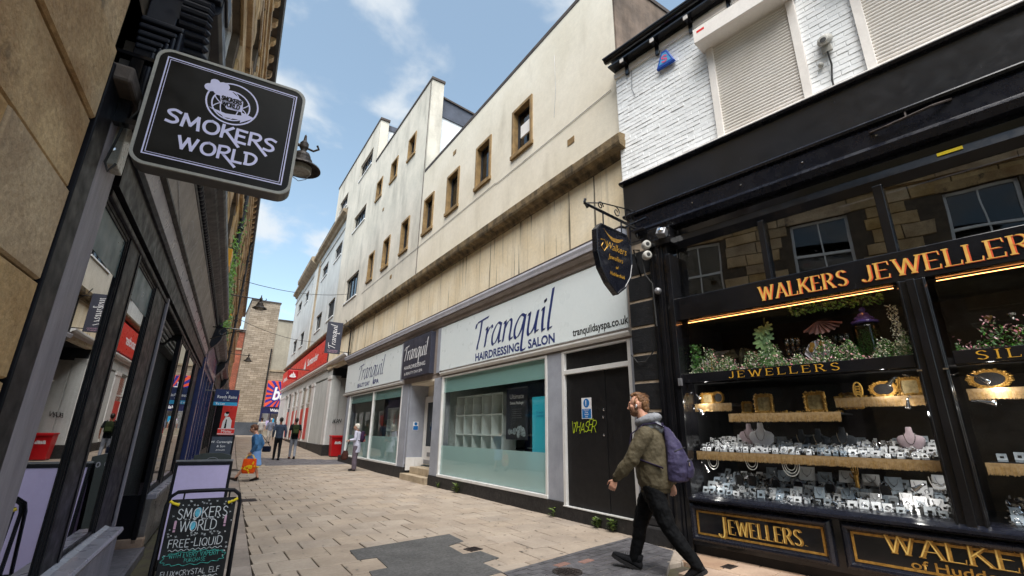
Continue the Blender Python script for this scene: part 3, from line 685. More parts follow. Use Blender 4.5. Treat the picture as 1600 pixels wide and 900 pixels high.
b = MB(); b.add([(.5,14.84,14.4),(3.65,14.84,14.0),(3.65,14.84,14.08),(.5,14.84,14.48),(.5,21.5,14.4),(3.65,21.5,14.0),(3.65,21.5,14.08),(.5,21.5,14.48)],
    [(0,1,2,3),(4,7,6,5),(0,4,5,1),(3,2,6,7),(0,3,7,4),(1,5,6,2)]); b.build('mansard_coping', M['coping'], T)
b = MB(); b.box(.47, 3, 22.3, 22.45, H2-.2, 17.3); b.build('set_back_wall', M['whitebrick'], T)
b = MB(); b.box(.47, 3, 22.25, 30, 17.3, 17.62); b.build('slate_mansard', M['slate'], T)
b = MB(); b.box(.3, 8, 27.6, 31.3, 14.75, 17.0); b.build('rear_wall', M['pale'], T)
# small ochre windows
def small_window(y0, y1, z0, z1, op=False):
    cy, cz = (y0+y1)/2, (z0+z1)/2; hw, hh = (y1-y0)/2, (z1-z0)/2
    f = MB(); t = .09
    for s_ in (-1, 1): f.box(-.035, .16, s_*hw-(t if s_ > 0 else 0), s_*hw+(0 if s_ > 0 else t), -hh, hh)
    f.box(-.038, .16, -hw+t, hw-t, hh-t, hh); f.box(-.06, .16, -hw-.03, hw+.03, -hh-.02, -hh+t)
    w = f.build('window', M['bronze'], T, loc=(0, cy, cz), bev=.006)
    s_ = MB(); q = .045
    s_.box(.11, .16, -hw+t, -hw+t+q, -hh+t, hh-t); s_.box(.11, .16, hw-t-q, hw-t, -hh+t, hh-t); s_.box(.11, .16, -hw+t, hw-t, hh-t-q, hh-t); s_.box(.11, .16, -hw+t, hw-t, -hh+t, -hh+t+q)
    s_.build('sash', M['winframe'], w)
    box('pane', G['win'], w, .135, .14, -hw+t+q, hw-t-q, -hh+t+q, hh-t-q)
    k_ = int(y0*10) % 4
    if k_ == 0: box('curtain', M['shopwall'], w, .17, .175, -hw+t+q, -hw+t+q+.22, -hh+t+q, hh-t-q)
    if k_ == 1: box('blind', M['shutterbox'], w, .17, .175, -hw+t+q, hw-t-q, .15, hh-t-q)
    if op:
        box('opening_light', M['shutterbox'], w, .02, .06, -hw+t+.05, 0.1, -.25, .1)
for i, (a, c) in enumerate(sm_w): small_window(a, c, 8.02, 9.44, i == 0)
for a, c in up_w: small_window(a, c, 12.26, 13.35)
rgw = random.Random(3)
def casement(y0, y1, z0, z1, par, n=3, fr='winframe', x=.12, sill=True):
    cy, cz = (y0+y1)/2, (z0+z1)/2; hw, hh = (y1-y0)/2, (z1-z0)/2; f = MB(); q = .05
    f.box(x, x+.06, -hw, -hw+q, -hh, hh); f.box(x, x+.06, hw-q, hw, -hh, hh); f.box(x, x+.06, -hw, hw, hh-q, hh); f.box(x, x+.06, -hw, hw, -hh, -hh+q)
    for k in range(1, n):
        yy = -hw+2*hw*k/n; f.box(x-.01, x+.06, yy-q*.5, yy+q*.5, -hh, hh)
    w = f.build('window', M[fr], par, loc=(0, cy, cz))
    for k in range(n):
        a = -hw+2*hw*k/n; box('pane', G['win'], w, x+.025, x+.03, a+.02, a+2*hw/n-.02, -hh+.03, hh-.03)
    if sill: box('sill', M['whitebrick'], w, -.05, x, -hw-.05, hw+.05, -hh-.06, -hh)
    return w
for y0, y1, z0, z1 in ((23.05,25.5,7.92,9.25),(23.1,25.5,12.12,13.05),(23.0,25.5,15.43,16.48),(28.1,30.2,15.1,16.0)): casement(y0, y1, z0, z1, T, 4)
b = MB(); b.box(.3, .34, 22.9, 30.4, 7.8, 16.6); b.build('window_backing', M['dark'], T)
# stone string cornice: swept profile
prof = [(-.005, 6.12), (-.06, 6.14), (-.10, 6.22), (-.22, 6.26), (-.24, 6.32), (-.25, 6.47), (-.20, 6.50), (-.005, 6.52)]
yy = 4.86; n_ = 0
while yy < 26.5:
    L_ = random.uniform(1.1, 1.5); z = random.uniform(-.006, .006)
    MB().prism(prof, lambda p, q, t: (p, t, q+z), yy+.004, min(yy+L_, 26.6)-.004).build('cornice_stone', M['stonecornice'], T, bev=.006); yy += L_
# panel joints below cornice
b = MB()
for k in range(18): y = 5.6+k*1.2; b.box(-.0015, .002, y-.002, y+.002, 4.72, 6.12)
tag(b.build('panel_joint_lines', M['stonejoint'], T), kind='stuff')
# shop cornice
prof = [(-.01, 4.34), (-.05, 4.36), (-.07, 4.45), (-.14, 4.50), (-.15, 4.545), (-.01, 4.545)]
MB().prism(prof, lambda p, q, t: (p, t, q), 5.04, 22.9).build('cornice_moulding', M['taupe'], T)
MB().prism([(-.01, 4.55), (-.17, 4.55), (-.18, 4.60), (-.20, 4.66), (-.20, 4.70), (-.01, 4.74)], lambda p, q, t: (p, t, q), 5.03, 23.0).build('cornice_top', M['lav'], T)
MB().box(-.15, -.01, 5.02, 23.02, 4.745, 4.765).build('lead_flashing', M['coping'], T)
box('fascia_backing', M['taupe'], T, -.012, .25, 5.04, 22.85, 2.985, 4.335)
# lintel
MB().prism([(-.01, 2.90), (-.05, 2.91), (-.09, 2.95), (-.09, 2.98), (-.01, 2.985)], lambda p, q, t: (p, t, q), 5.06, 12.2).build('lintel', M['whitepaint'], T)
MB().prism([(-.01, 2.90), (-.05, 2.91), (-.09, 2.95), (-.09, 2.98), (-.01, 2.985)], lambda p, q, t: (p, t, q), 15.2, 22.9).build('lintel', M['whitepaint'], T)
box('lintel_back', M['taupe'], T, .0, .25, 5.06, 22.85, 2.86, 2.984)
# pilasters, plinth
for y0, y1 in ((6.84, 7.27), (12.12, 12.66), (14.66, 15.22), (21.85, 22.3)):
    box('pilaster', M['greypaint'], T, -.02, .25, y0, y1, .26, 2.86, bev=.005)
for y0, y1, h in ((5.08, 6.83, .20), (6.83, 12.68, .26), (14.64, 22.7, .33)):
    box('plinth', M['plinth'], T, -.04, .25, y0, y1, -.05, h, bev=.008)
# boarded door bay
d = MB()
d.box(-.03, .06, 5.10, 5.17, .2, 2.86); d.box(-.03, .06, 6.76, 6.83, .2, 2.86); d.box(-.03, .05, 5.17, 6.76, 2.43, 2.51); d.box(-.03, .05, 5.17, 6.76, 2.83, 2.86)
dr = d.build('door', M['whitepaint'], T, bev=.005)
box('door_leaf', M['blackpaint'], dr, .02, .06, 5.755, 6.755, .21, 2.425, bev=.003)
box('door_leaf', M['blackpaint'], dr, .026, .066, 5.175, 5.745, .21, 2.425, bev=.003)
box('transom_panel', M['blackpaint'], dr, .03, .05, 5.175, 6.755, 2.515, 2.825)
box('door_sill', M['whitepaint'], dr, -.05, .05, 5.1, 6.83, .2, .215)
for y_, z_ in ((5.80, 1.78), (5.82, 1.66), (5.82, 1.38)):
    MB().lathe([(.018, 0), (.02, .008), (.008, .014), (.001, .014)], n=10, fn=lambda x, y, z: (.02-z, y_+x, z_+y)).build('lock', M['chrome'], dr)
box('side_frame', M['greypaint'], T, -.035, .05, 5.035, 5.095, .2, 2.86)
# safety sign + graffiti on door
s_ = thing('safety_sign', 'small blue and white mandatory action sign on the black boarded door', 'sign', (5.588, 6.22, 1.815))
box('sign_plate', M['white'], s_, -.004, 0, -.125, .125, -.175, .175)
box('blue_panel', M['signblue'], s_, -.0055, -.0042, -.112, .112, -.165, -.01)
MB().lathe([(.075, 0), (.075, .002), (.001, .002)], n=24, fn=lambda x, y, z: (-.0042-z, x, .085+y)).build('blue_disc', M['signblue'], s_)
b = MB(); strokes(b, '!', (-.0065, .016, .05), (0, -1, 0), (0, 0, 1), .075, wd=.28); b.build('exclamation_mark', M['white'], s_)
ftext('sign_words', 'Fire door\nKeep\nlocked\nshut', .026, M['white'], s_, (-.0058, .0, -.04), (0, -1, 0), (0, 0, 1), align='CENTER', bold=.01)
b = MB(); strokes(b, 'THASER', (5.583, 6.60, 1.42), (0, -1, .03), (0, 0, 1), .17, wd=.08, slant=.3, track=-.06, jit=.16, rng=random.Random(3), width=.60)
strokes(b, 'V', (5.583, 6.64, 1.40), (0, -1, 0), (0, 0, 1), .20, wd=.06, slant=.2)
tag(b.build('graffiti', mat('yellow_spray_paint', '#b4c628', '#9aae20', ns=30, rough=.6)), 'yellow spray painted graffiti tag on the black boarded door', 'graffiti')
# big window
def shop_window(y0, y1, z0, z1, mull, name='window'):
    f = MB(); q = .065
    f.box(-.035, .07, y0, y0+q, z0, z1); f.box(-.035, .07, y1-q, y1, z0, z1); f.box(-.03, .07, y0+q, y1-q, z1-.04, z1); f.box(-.05, .09, y0-.005, y1+.005, z0-.01, z0+.05)
    for m_ in mull: f.box(-.03, .07, m_-.035, m_+.035, z0+.05, z1-.04)
    w = f.build(name, M['whitepaint'], T, bev=.006)
    e = [y0+q]+[v for m_ in mull for v in (m_-.035, m_+.035)]+[y1-q]
    for a, c in zip(e[::2], e[1::2]): box('pane', G['shop'], w, .02, .028, a, c, z0+.05, z1-.04)
    return w, list(zip(e[::2], e[1::2]))
w, ps = shop_window(7.28, 12.11, .27, 2.86, [])
for a, c in ps:
    box('frosted_film', G['teal'], w, .030, .033, a, c, .33, 1.04); box('film_band', G['tealtop'], w, .030, .033, a, c, 2.42, 2.82)
w, ps = shop_window(15.23, 21.84, .34, 2.86, [18.4])
for a, c in ps:
    box('frosted_film', G['teal'], w, .030, .033, a, c, .40, 1.2); box('film_band', G['tealtop'], w, .030, .033, a, c, 2.5, 2.82)
# interior rooms
for y0, y1 in ((7.1, 12.3), (15.0, 22.0)):
    r = MB(); r.quad((3.6, y0, .2), (3.6, y1, .2), (3.6, y1, 2.95), (3.6, y0, 2.95)); r.quad((.1, y1, .2), (3.6, y1, .2), (3.6, y1, 2.95), (.1, y1, 2.95)); r.quad((.1, y0, .2), (3.6, y0, .2), (3.6, y0, 2.95), (.1, y0, 2.95))
    r.quad((.1, y0, 2.95), (3.6, y0, 2.95), (3.6, y1, 2.95), (.1, y1, 2.95)); r.build('room_wall', M['shopwall'], T)
    f = MB(); f.quad((.05, y0, .25), (3.6, y0, .25), (3.6, y1, .25), (.05, y1, .25)); f.build('room_floor', M['shopfloor'], T)
box('dark_partition', M['winframe'], T, 1.9, 1.95, 7.2, 9.9, .26, 2.9)
box('dark_partition', M['winframe'], T, 1.6, 1.65, 18.7, 21.9, .26, 2.9)
def cubby(x, y0, y1, z0, z1, ny, nz, lab):
    t = thing('shelf_unit', lab, 'shelf', (x, (y0+y1)/2, z0)); w_ = (y1-y0)/2; h = z1-z0
    for k in range(ny+1): box('upright', M['mint'], t, 0, .38, -w_+2*w_*k/ny-.014, -w_+2*w_*k/ny+.014, 0, h)
    for k in range(nz+1): box('shelf', M['mint'], t, -.003, .38, -w_-.014, w_+.014, h*k/nz-.013, h*k/nz+.013)
    box('back_panel', M['mint'], t, .36, .385, -w_, w_, 0, h)
cubby(5.95, 9.55, 11.95, .35, 2.30, 5, 4, 'white cube shelving unit behind the big salon window')
cubby(6.05, 15.6, 18.0, .6, 2.2, 5, 4, 'white cube shelving unit behind the far salon window')
t = thing('poster_banner', 'dark treatment poster with a picture of white stones hanging inside the big salon window', 'poster', (5.80, 8.72, 1.25))
box('poster_sheet', M['greyposter'], t, 0, .012, -.42, .42, 0, 1.08); box('hanging_rail', M['steel'], t, -.01, .02, -.44, .44, 1.08, 1.10)
ftext('poster_title', 'Ultimate', .10, M['white'], t, (-.004, .0, .86), (0, -1, 0), (0, 0, 1), align='CENTER', bold=.01, width=.55)
ftext('poster_words', 'Detox Package', .06, M['white'], t, (-.004, .0, .74), (0, -1, 0), (0, 0, 1), align='CENTER', bold=.01, width=.52)
b = MB()
for k in range(5): b.box(-.003, -.001, -.2+.03*(k % 2), .2-.02*(k % 3), .63-k*.045, .638-k*.045)
b.build('poster_small_print', M['steel'], t)
b = MB(); rg = random.Random(8)
for k in range(14): b.ball((-.004, rg.uniform(-.3, .3), rg.uniform(.08, .24)), (.006, rg.uniform(.05, .09), rg.uniform(.04, .07)), 10, 6)
b.build('poster_picture', mat('printed_stones', '#a9b4b8', '#5e6a70', ns=25, rough=.5), t)
t = thing('pull_up_banner', 'cyan pull up banner standing inside the right end of the big salon window', 'banner', (5.72, 7.58, .27))
box('banner_sheet', M['blueposter'], t, 0, .012, -.30, .44, .06, 1.83); box('banner_base', M['steel'], t, -.08, .1, -.36, .44, 0, .06, bev=.01)
ftext('banner_words', 'To book a\ntreatment', .045, M['signblue'], t, (-.004, .3, 1.5), (0, -1, 0), (0, 0, 1))
t = thing('salon_desk', 'dark reception desk with a drawer trolley seen behind the big salon window', 'desk', (6.75, 8.9, .27))
box('desk_body', M['winframe'], t, 0, .5, -1.0, .9, 0, 1.05, bev=.01); box('desk_top', M['mint'], t, -.04, .54, -1.04, .94, 1.05, 1.09, bev=.005)
for k in range(3): box('shelf', M['mint'], t, -.02, 0, .15, .75, .2+.28*k, .23+.28*k)
for i, (x_, y_) in enumerate(((7.3, 10.4), (7.6, 8.0), (7.2, 17.2), (7.4, 20.2))):
    t = thing('salon_chair', ('black salon chair deep inside the big window', 'second black salon chair behind the desk in the big window', 'black salon chair inside the far window, nearer one', 'black salon chair inside the far window, farther one')[i], 'chair', (x_, y_, .26))
    box('seat', M['winframe'], t, -.26, .26, -.26, .26, .48, .58, bev=.03); box('backrest', M['winframe'], t, .2, .28, -.26, .26, .58, 1.05, bev=.03); MB().lathe([(.28, 0), (.26, .03), (.04, .06), (.04, .48)], n=14).build('base', M['chrome'], t)
    for sy in (-.28, .28): box('armrest', M['winframe'], t, -.2, .2, sy-.025, sy+.025, .72, .76)
for i, (y_, lb) in enumerate(((10.4, 'tall wall mirror at the back of the salon, left'), (8.0, 'tall wall mirror at the back of the salon, right'), (17.2, 'wall mirror at the back of the far salon room'))):
    t = thing('wall_mirror', lb, 'mirror', (9.13, y_, 1.1)); box('mirror_frame', M['mint'], t, -.02, .02, -.42, .42, 0, 1.3, bev=.01); box('mirror_glass', M['chrome'], t, -.03, -.021, -.38, .38, .04, 1.26)
# entrance recess
box('recess_wall', M['greypaint'], T, .0, .9, 14.50, 14.655, .42, 2.86); box('recess_wall', M['greypaint'], T, .26, .9, 12.66, 12.70, .42, 2.86)
box('recess_skirting', M['whitepaint'], T, -.01, .5, 14.47, 14.50, .25, .62)
box('recess_ceiling', M['cream'], T, .0, .9, 12.7, 14.5, 2.80, 2.86)
box('recess_back', M['cream'], T, .60, .64, 12.66, 14.6, 2.42, 2.8); box('recess_back', M['greypaint'], T, .60, .64, 12.66, 13.3, .42, 2.42)
f = MB(); x = .5
f.box(x, x+.07, 13.40, 13.49, .40, 2.46); f.box(x, x+.07, 14.39, 14.48, .40, 2.46); f.box(x, x+.07, 13.40, 14.48, 2.38, 2.46)
f.box(x+.01, x+.05, 13.49, 13.60, .42, 2.38); f.box(x+.01, x+.05, 14.28, 14.39, .42, 2.38); f.box(x+.01, x+.05, 13.6, 14.28, .42, .95); f.box(x+.01, x+.05, 13.6, 14.28, 2.27, 2.38)
dr = f.build('door', M['whitepaint'], T, bev=.005); box('pane', G['win'], dr, x+.025, x+.03, 13.6, 14.28, .95, 2.27)
box('letterbox', M['steel'], dr, x-.005, x+.01, 13.8, 14.08, .66, .78); box('kick_plate', M['steel'], dr, x, x+.01, 13.55, 14.33, .44, .56)
MB().tube([(x-.05, 13.56, 1.2), (x-.06, 13.56, 1.25), (x-.06, 13.56, 1.75), (x-.05, 13.56, 1.8)], .014).build('handle', M['gloss'], dr)
st = mat('worn_cream_tile', '#b8a890', '#a3937c', ns=3, rough=.7, streak=[('#6d604f', 5, 3, .5, .75, .6)])
box('step', st, T, -.12, .6, 12.72, 14.62, -.05, .17, bev=.012); box('step', st, T, .12, .62, 12.74, 14.45, .17, .36, bev=.012)
s_ = thing('safety_sign', 'small blue and white notice on the grey side wall of the salon entrance', 'sign', (5.81, 14.497, 1.55))
box('sign_plate', M['white'], s_, -.09, .09, -.004, 0, -.13, .13); box('blue_panel', M['signblue'], s_, -.08, .08, -.0055, -.0042, -.12, -.0)
MB().lathe([(.05, 0), (.05, .002), (.001, .002)], n=20, fn=lambda x, y, z: (x, -.0042-z, .065+y)).build('blue_disc', M['signblue'], s_)
# ------- fascia signs
U_, V_ = (0, -1, 0), (0, 0, 1)
def _xs(g, k=1.36):
    return (g[0]*1.12, [tuple((p if p == 'c' else (p[0]*1.12, p[1]*k if p[1] > 0 else p[1])) for p in st) if st[0] == 'c' else [(p[0]*1.12, p[1]*k) for p in st] for st in g[1]])
TG = {c: _xs(GL[c]) for c in 'ranqu'}
TG['T'] = (T_IT[0]-.1, T_IT[1]); TG['i'] = (.22, [c_((.02,.62),(.08,.69),(.07,.3),(.1,.01),(.18,.06)), c_((.095,.90),(.11,.93),(.125,.90),(.11,.87),(.095,.90))]); TG['l'] = (.24, [c_((.12,1.2),(.08,.7),(.05,.2),(.08,.0),(.18,.06))])
def tranq(mb, O, wd, mt_h, gw=.05):
    k = wd/ (T_IT[0]-.08+sum(GL[c][0]+.03 for c in 'ranquil'))
    strokes(mb, 'Tranquil', O, U_, V_, mt_h, wd=.035, nib=(.085, .035), slant=.13, track=.03, glyphs=TG, width=wd)
sg = thing('fascia_sign', 'long pale blue hairdressing salon sign board with navy script lettering above the big salon window', 'sign', (5.57, 8.7, 3.02))
box('sign_board', M['signwhite'], sg, -.045, -.012, -3.60, 3.62, .02, 1.27, bev=.006)
b = MB(); tranq(b, (-.047, 1.56, .35), 3.22, .68); b.build('script_lettering', M['navy'], sg)
# salon text, split around the long tail of the q
ftext('lettering', 'HAIRDRESSING', .18, M['navy'], sg, (-.046, 1.50, .06), U_, V_, width=1.96, bold=.028)
ftext('lettering', 'SALON', .18, M['navy'], sg, (-.046, -.80, .06), U_, V_, width=.90, bold=.028)
ftext('web_address', 'tranquildayspa.co.uk', .135, M['blackpaint'], sg, (-.046, -2.24, .085), U_, V_, width=1.38, bold=.02)
sg = thing('fascia_sign', 'square charcoal salon sign with white script over the recessed entrance', 'sign', (5.57, 13.95, 3.0))
box('sign_board', M['signdark'], sg, -.16, -.012, -1.18, 1.12, .02, 1.27, bev=.008)
b = MB(); tranq(b, (-.163, 1.0, .60), 1.95, .44); b.build('script_lettering', M['white'], sg)
ftext('lettering', 'HAIRDRESSING', .12, M['white'], sg, (-.162, .92, .30), U_, V_, width=1.75, bold=.0)
ftext('lettering', '& BEAUTY DAY SPA', .09, M['white'], sg, (-.162, .85, .12), U_, V_, width=1.5, bold=.0)
sg = thing('fascia_sign', 'pale blue beauty day spa sign board with navy script, farthest along the salon', 'sign', (5.57, 19.0, 3.02))
box('sign_board', M['signwhite'], sg, -.045, -.012, -3.55, 3.78, .03, 1.26, bev=.006)
b = MB(); tranq(b, (-.047, 1.75, .42), 3.4, .60); b.build('script_lettering', M['navy'], sg)
ftext('lettering', 'BEAUTY DAY', .16, M['navy'], sg, (-.046, 1.75, .12), U_, V_, width=1.75, bold=.03)
ftext('lettering', 'SPA', .16, M['navy'], sg, (-.046, -.45, .12), U_, V_, width=.72, bold=.03)
for y_ in (12.42, 15.38): box('fascia_pilaster', M['greypaint'], T, -.05, -.01, y_-.1, y_+.1, 3.0, 4.3, bev=.006)
# cables, vents, patches on the big wall
b = MB(); b.tube([(-.012, 5.2, 7.72), (-.012, 9.4, 7.70), (-.012, 9.5, 7.74), (-.012, 14.6, 7.71), (-.012, 22.0, 7.70)], .007, 5); tag(b.build('wall_cable', M['steel'], T))
b = MB(); b.tube([(-.012, 14.86, 15.0), (-.012, 14.88, 10.5), (-.012, 14.9, 6.7)], .012, 5); b.build('wall_cable', M['coping'], T)
b = MB(); b.tube([(-.014, 6.9, 9.9), (-.014, 6.88, 8.9), (-.014, 6.95, 8.2)], .004, 4); b.build('wall_cable', M['steel'], T)
for y_, z_ in ((6.3, 7.2), (12.1, 10.1), (17.6, 7.3), (19.7, 11.2)): box('vent', M['bronze'], T, -.012, .0, y_, y_+.22, z_, z_+.15, bev=.003)
MB().tube([(.35, 15.7, 10.75), (.35, 15.7, 11.15)], .05, 8).build('roof_vent', M['coping'], T)
# hanging salon sign
t = thing('hanging_sign', 'tall charcoal hanging sign with white vertical script projecting from the salon wall', 'sign', (5.57, 22.75, 4.8))
box('sign_board', M['signdark'], t, -1.20, -.50, -.03, .03, .0, 1.5, bev=.006)
for z in (.12, 1.38): MB().tube([(.02, 0, z), (-.55, 0, z)], .018).build('bracket_arm', M['blackpaint'], t)
box('wall_plate', M['blackpaint'], t, -.01, .02, -.04, .04, .05, 1.45)
b = MB(); strokes(b, 'Tranquil', (-.76, -.034, .22), (0, 0, 1), (-1, 0, 0), .30, wd=.028, nib=(.06, .03), slant=.16, track=.03, glyphs={'T': (T_IT[0]-.1, T_IT[1])}, width=1.14); b.build('script_lettering', M['white'], t)
ftext('lettering', 'HAIRDRESSING\nAND BEAUTY', .05, M['chalkpink'], t, (-.85, -.034, .12), (1, 0, 0), (0, 0, 1), align='CENTER')
# drainpipe and cable at the far end
b = MB(); b.tube([(-.06, 22.95, 6.1), (-.06, 22.95, 4.8)], .03); b.tube([(-.28, 23.3, 6.6), (-.2, 22.95, 6.2), (-.06, 22.95, 6.1)], .02, 6); b.build('drainpipe', M['blackpaint'], T)

# ---------------- red bin ----------------
t = thing('red_bin', 'red plastic recycling bin standing in the alley mouth beside the white bank pier', 'bin', (6.12, 25.75, gz(25.8)))
def frust(mb, w0, d0, z0, w1, d1, z1): mb.add([(-w0,-d0,z0),(w0,-d0,z0),(w0,d0,z0),(-w0,d0,z0),(-w1,-d1,z1),(w1,-d1,z1),(w1,d1,z1),(-w1,d1,z1)], [(0,3,2,1),(4,5,6,7),(0,1,5,4),(1,2,6,5),(2,3,7,6),(3,0,4,7)]); return mb
frust(MB(), .25, .25, .03, .31, .31, .98).build('bin_body', M['redplastic'], t, bev=.02)
b = MB(); frust(b, .335, .335, .98, .32, .32, 1.03); b.box(-.335, .335, -.35, -.33, .92, 1.0); b.build('lid', M['redplastic'], t, bev=.01)
ftext('lettering', 'Biffa', .12, M['white'], t, (-.17, -.300, .62), (1, 0, 0), (0, 0, 1), width=.34, bold=.03, shear=.2)
for sx in (-.2, .2): MB().lathe([(.06, -.03), (.06, .03)], n=12, fn=lambda x, y, z: (sx+z, .26+y*0, .06+x) if False else (sx+z, .22+x, .06+y)).build('wheel', M['rubber'], t)

# ---------------- bank building ----------------
B = thing('bank_building', 'white three storey bank building with stone cornice and a long red fascia', 'building', (5.57, 22.8, 0), -AZB)
wh = []
lowr = [(6.0,8.2),(10.3,12.6),(18.2,20.3),(22.3,24.8)]; narrow = [(16.15,16.6)]
uppr = [(6.0,8.2),(10.5,12.8),(19.0,21.0),(23.0,25.4)]
wh += [(a, c, 8.0, 9.2) for a, c in lowr]+[(a, c, 7.9, 9.25) for a, c in narrow]+[(a, c, 12.0, 12.95) for a, c in uppr]+[(16.9,17.4,11.9,13.0)]
b = MB(); wall_grid(b, 0, 4.85, 28, 6.8, 14.4, wh, .22); b.box(.3, 8, 27.9, 28, 0, 14.4); b.build('front_wall', M['bankwhite'], B)
box('window_backing', M['dark'], B, .23, .3, 4.9, 27.9, 6.8, 14.3); box('rear_mass', M['bankwhite'], B, .31, 8, 5.2, 27.8, 4.7, 14.2)
for a, c in lowr: casement(a, c, 8.0, 9.2, B, 3, x=.1)
for a, c in uppr: casement(a, c, 12.0, 12.95, B, 3, x=.1)
for a, c, z0, z1 in ((16.15,16.6,7.9,9.25),(16.9,17.4,11.9,13.0)): casement(a, c, z0, z1, B, 1, x=.1, sill=False)
box('giant_pilaster', M['bankwhite'], B, -.14, .0, 14.5, 15.9, 6.85, 13.6, bev=.01)
box('downpipe', M['bankstone'], B, -.12, .0, 13.95, 14.1, 6.85, 14.0)
MB().prism([(-.003, 13.55), (-.06, 13.57), (-.08, 13.66), (-.003, 13.7)], lambda p, q, t: (p, t, q), 4.9, 28.05).build('string_course', M['bankwhite'], B)
MB().prism([(-.003, 14.2), (-.12, 14.25), (-.18, 14.4), (-.38, 14.48), (-.40, 14.66), (-.003, 14.7)], lambda p, q, t: (p, t, q), 5.0, 28.1).build('top_cornice', M['bankstone'], B, bev=.008)
MB().prism([(-.003, 14.1), (-.35, 14.3), (-.55, 14.5), (-.58, 14.8), (-.003, 14.95)], lambda p, q, t: (p, t, q), 15.6, 23.6).build('cornice_block', M['bankstone'], B, bev=.01)
rl = MB()
for s in [5.5+.35*k for k in range(28)]: rl.tube([(-.2, s, 14.7), (-.2, s, 15.3)], .015, 5)
rl.tube([(-.2, 5.4, 15.3), (-.2, 15.3, 15.3)], .02, 5); tag(rl.build('roof_railing', M['steel'], B), kind='stuff')
MB().prism([(-.003, 6.8), (-.1, 6.82), (-.2, 6.9), (-.22, 6.98), (-.003, 7.05)], lambda p, q, t: (p, t, q), 5.0, 28.05).build('stone_cornice', M['bankstone'], B, bev=.006)
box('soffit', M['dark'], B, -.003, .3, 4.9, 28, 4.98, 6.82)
MB().prism([(-.003, 4.72), (-.10, 4.74), (-.14, 4.84), (-.24, 4.88), (-.24, 4.96), (-.003, 4.99)], lambda p, q, t: (p, t, q), .2, 28.05).build('shop_cornice', M['whitepaint'], B, bev=.005)
# ground floor: piers and windows
piers = [(3.7, 4.5), (8.75, 9.9), (11.6, 12.15), (13.9, 15.2), (16.3, 16.8), (18.5, 19.8), (21.6, 22.2), (24.0, 28.0)]
for a, c in piers:
    box('pier', M['whitepaint'], B, -.06, .45, a, c, .65, 4.0, bev=.01); box('pier_capital', M['whitepaint'], B, -.09, .4, a-.04, c+.04, 4.0, 4.2, bev=.01)
    box('pier_plinth', M['plinth'], B, -.08, .45, a-.02, c+.02, 0, .65, bev=.01)
box('blank_panel', M['bankwhite'], B, -.02, .3, 4.5, 8.75, .62, 4.1)
box('entablature', M['bankwhite'], B, -.04, .4, 3.7, 28, 4.2, 4.72)
box('stall_riser', M['plinth'], B, -.05, .3, 4.4, 28, 0, .63)
for a, c in ((9.9, 11.6), (12.15, 13.9), (15.2, 16.3), (16.8, 18.5), (19.8, 21.6)):
    f = MB(); f.box(-.03, .1, a, a+.07, .65, 4.0); f.box(-.03, .1, c-.07, c, .65, 4.0); f.box(-.03, .1, a+.07, c-.07, 3.0, 3.07); f.box(-.03, .1, a+.07, c-.07, .65, .72)
    w = f.build('window', M['whitepaint'], B); box('pane', G['shop'], w, .0, .006, a+.07, c-.07, .72, 4.0); box('red_poster', M['bankred'], w, -.006, -.002, a+.1, c-.1, .8, 2.75)
box('shop_back', M['shopwall'], B, .7, .75, 9.8, 24, .3, 4.1)
# pier side wall facing the street, with door panel
box('pier_side', M['bankwhite'], B, .02, .45, 3.66, 3.7, 0.65, 4.2)
box('side_wall', M['bankwhite'], B, .45, 2.6, 3.72, 3.76, 0, 4.1); box('side_upper', M['winframe'], B, .0, 2.6, 3.69, 3.75, 4.1, 4.72)
fr = box('side_panel', M['bankwhite'], B, .52, 1.05, 3.66, 3.72, .3, 3.85, bev=.01); fr2 = MB()
fr2.box(.50, .54, 3.64, 3.70, .3, 3.9); fr2.box(1.03, 1.08, 3.64, 3.70, .3, 3.9); fr2.box(.5, 1.08, 3.64, 3.7, 3.85, 3.92); fr2.build('panel_moulding', M['bankwhite'], B)
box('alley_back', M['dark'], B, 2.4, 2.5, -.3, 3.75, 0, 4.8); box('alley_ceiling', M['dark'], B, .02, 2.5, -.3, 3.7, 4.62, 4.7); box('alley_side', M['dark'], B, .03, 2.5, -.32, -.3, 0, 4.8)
b = MB(); strokes(b, 'BURN', (.28, 3.628, 1.75), (1, 0, 0), (0, 0, 1), .18, wd=.12, slant=.2, track=-.05, jit=.1, width=.42); tag(b.build('graffiti', M['blackpaint'], None), 'small black graffiti scrawl on the white side pier of the bank', 'graffiti')
bpy.context.view_layer.update(); bpy.data.objects['graffiti.001'].matrix_world = B.matrix_world.copy()
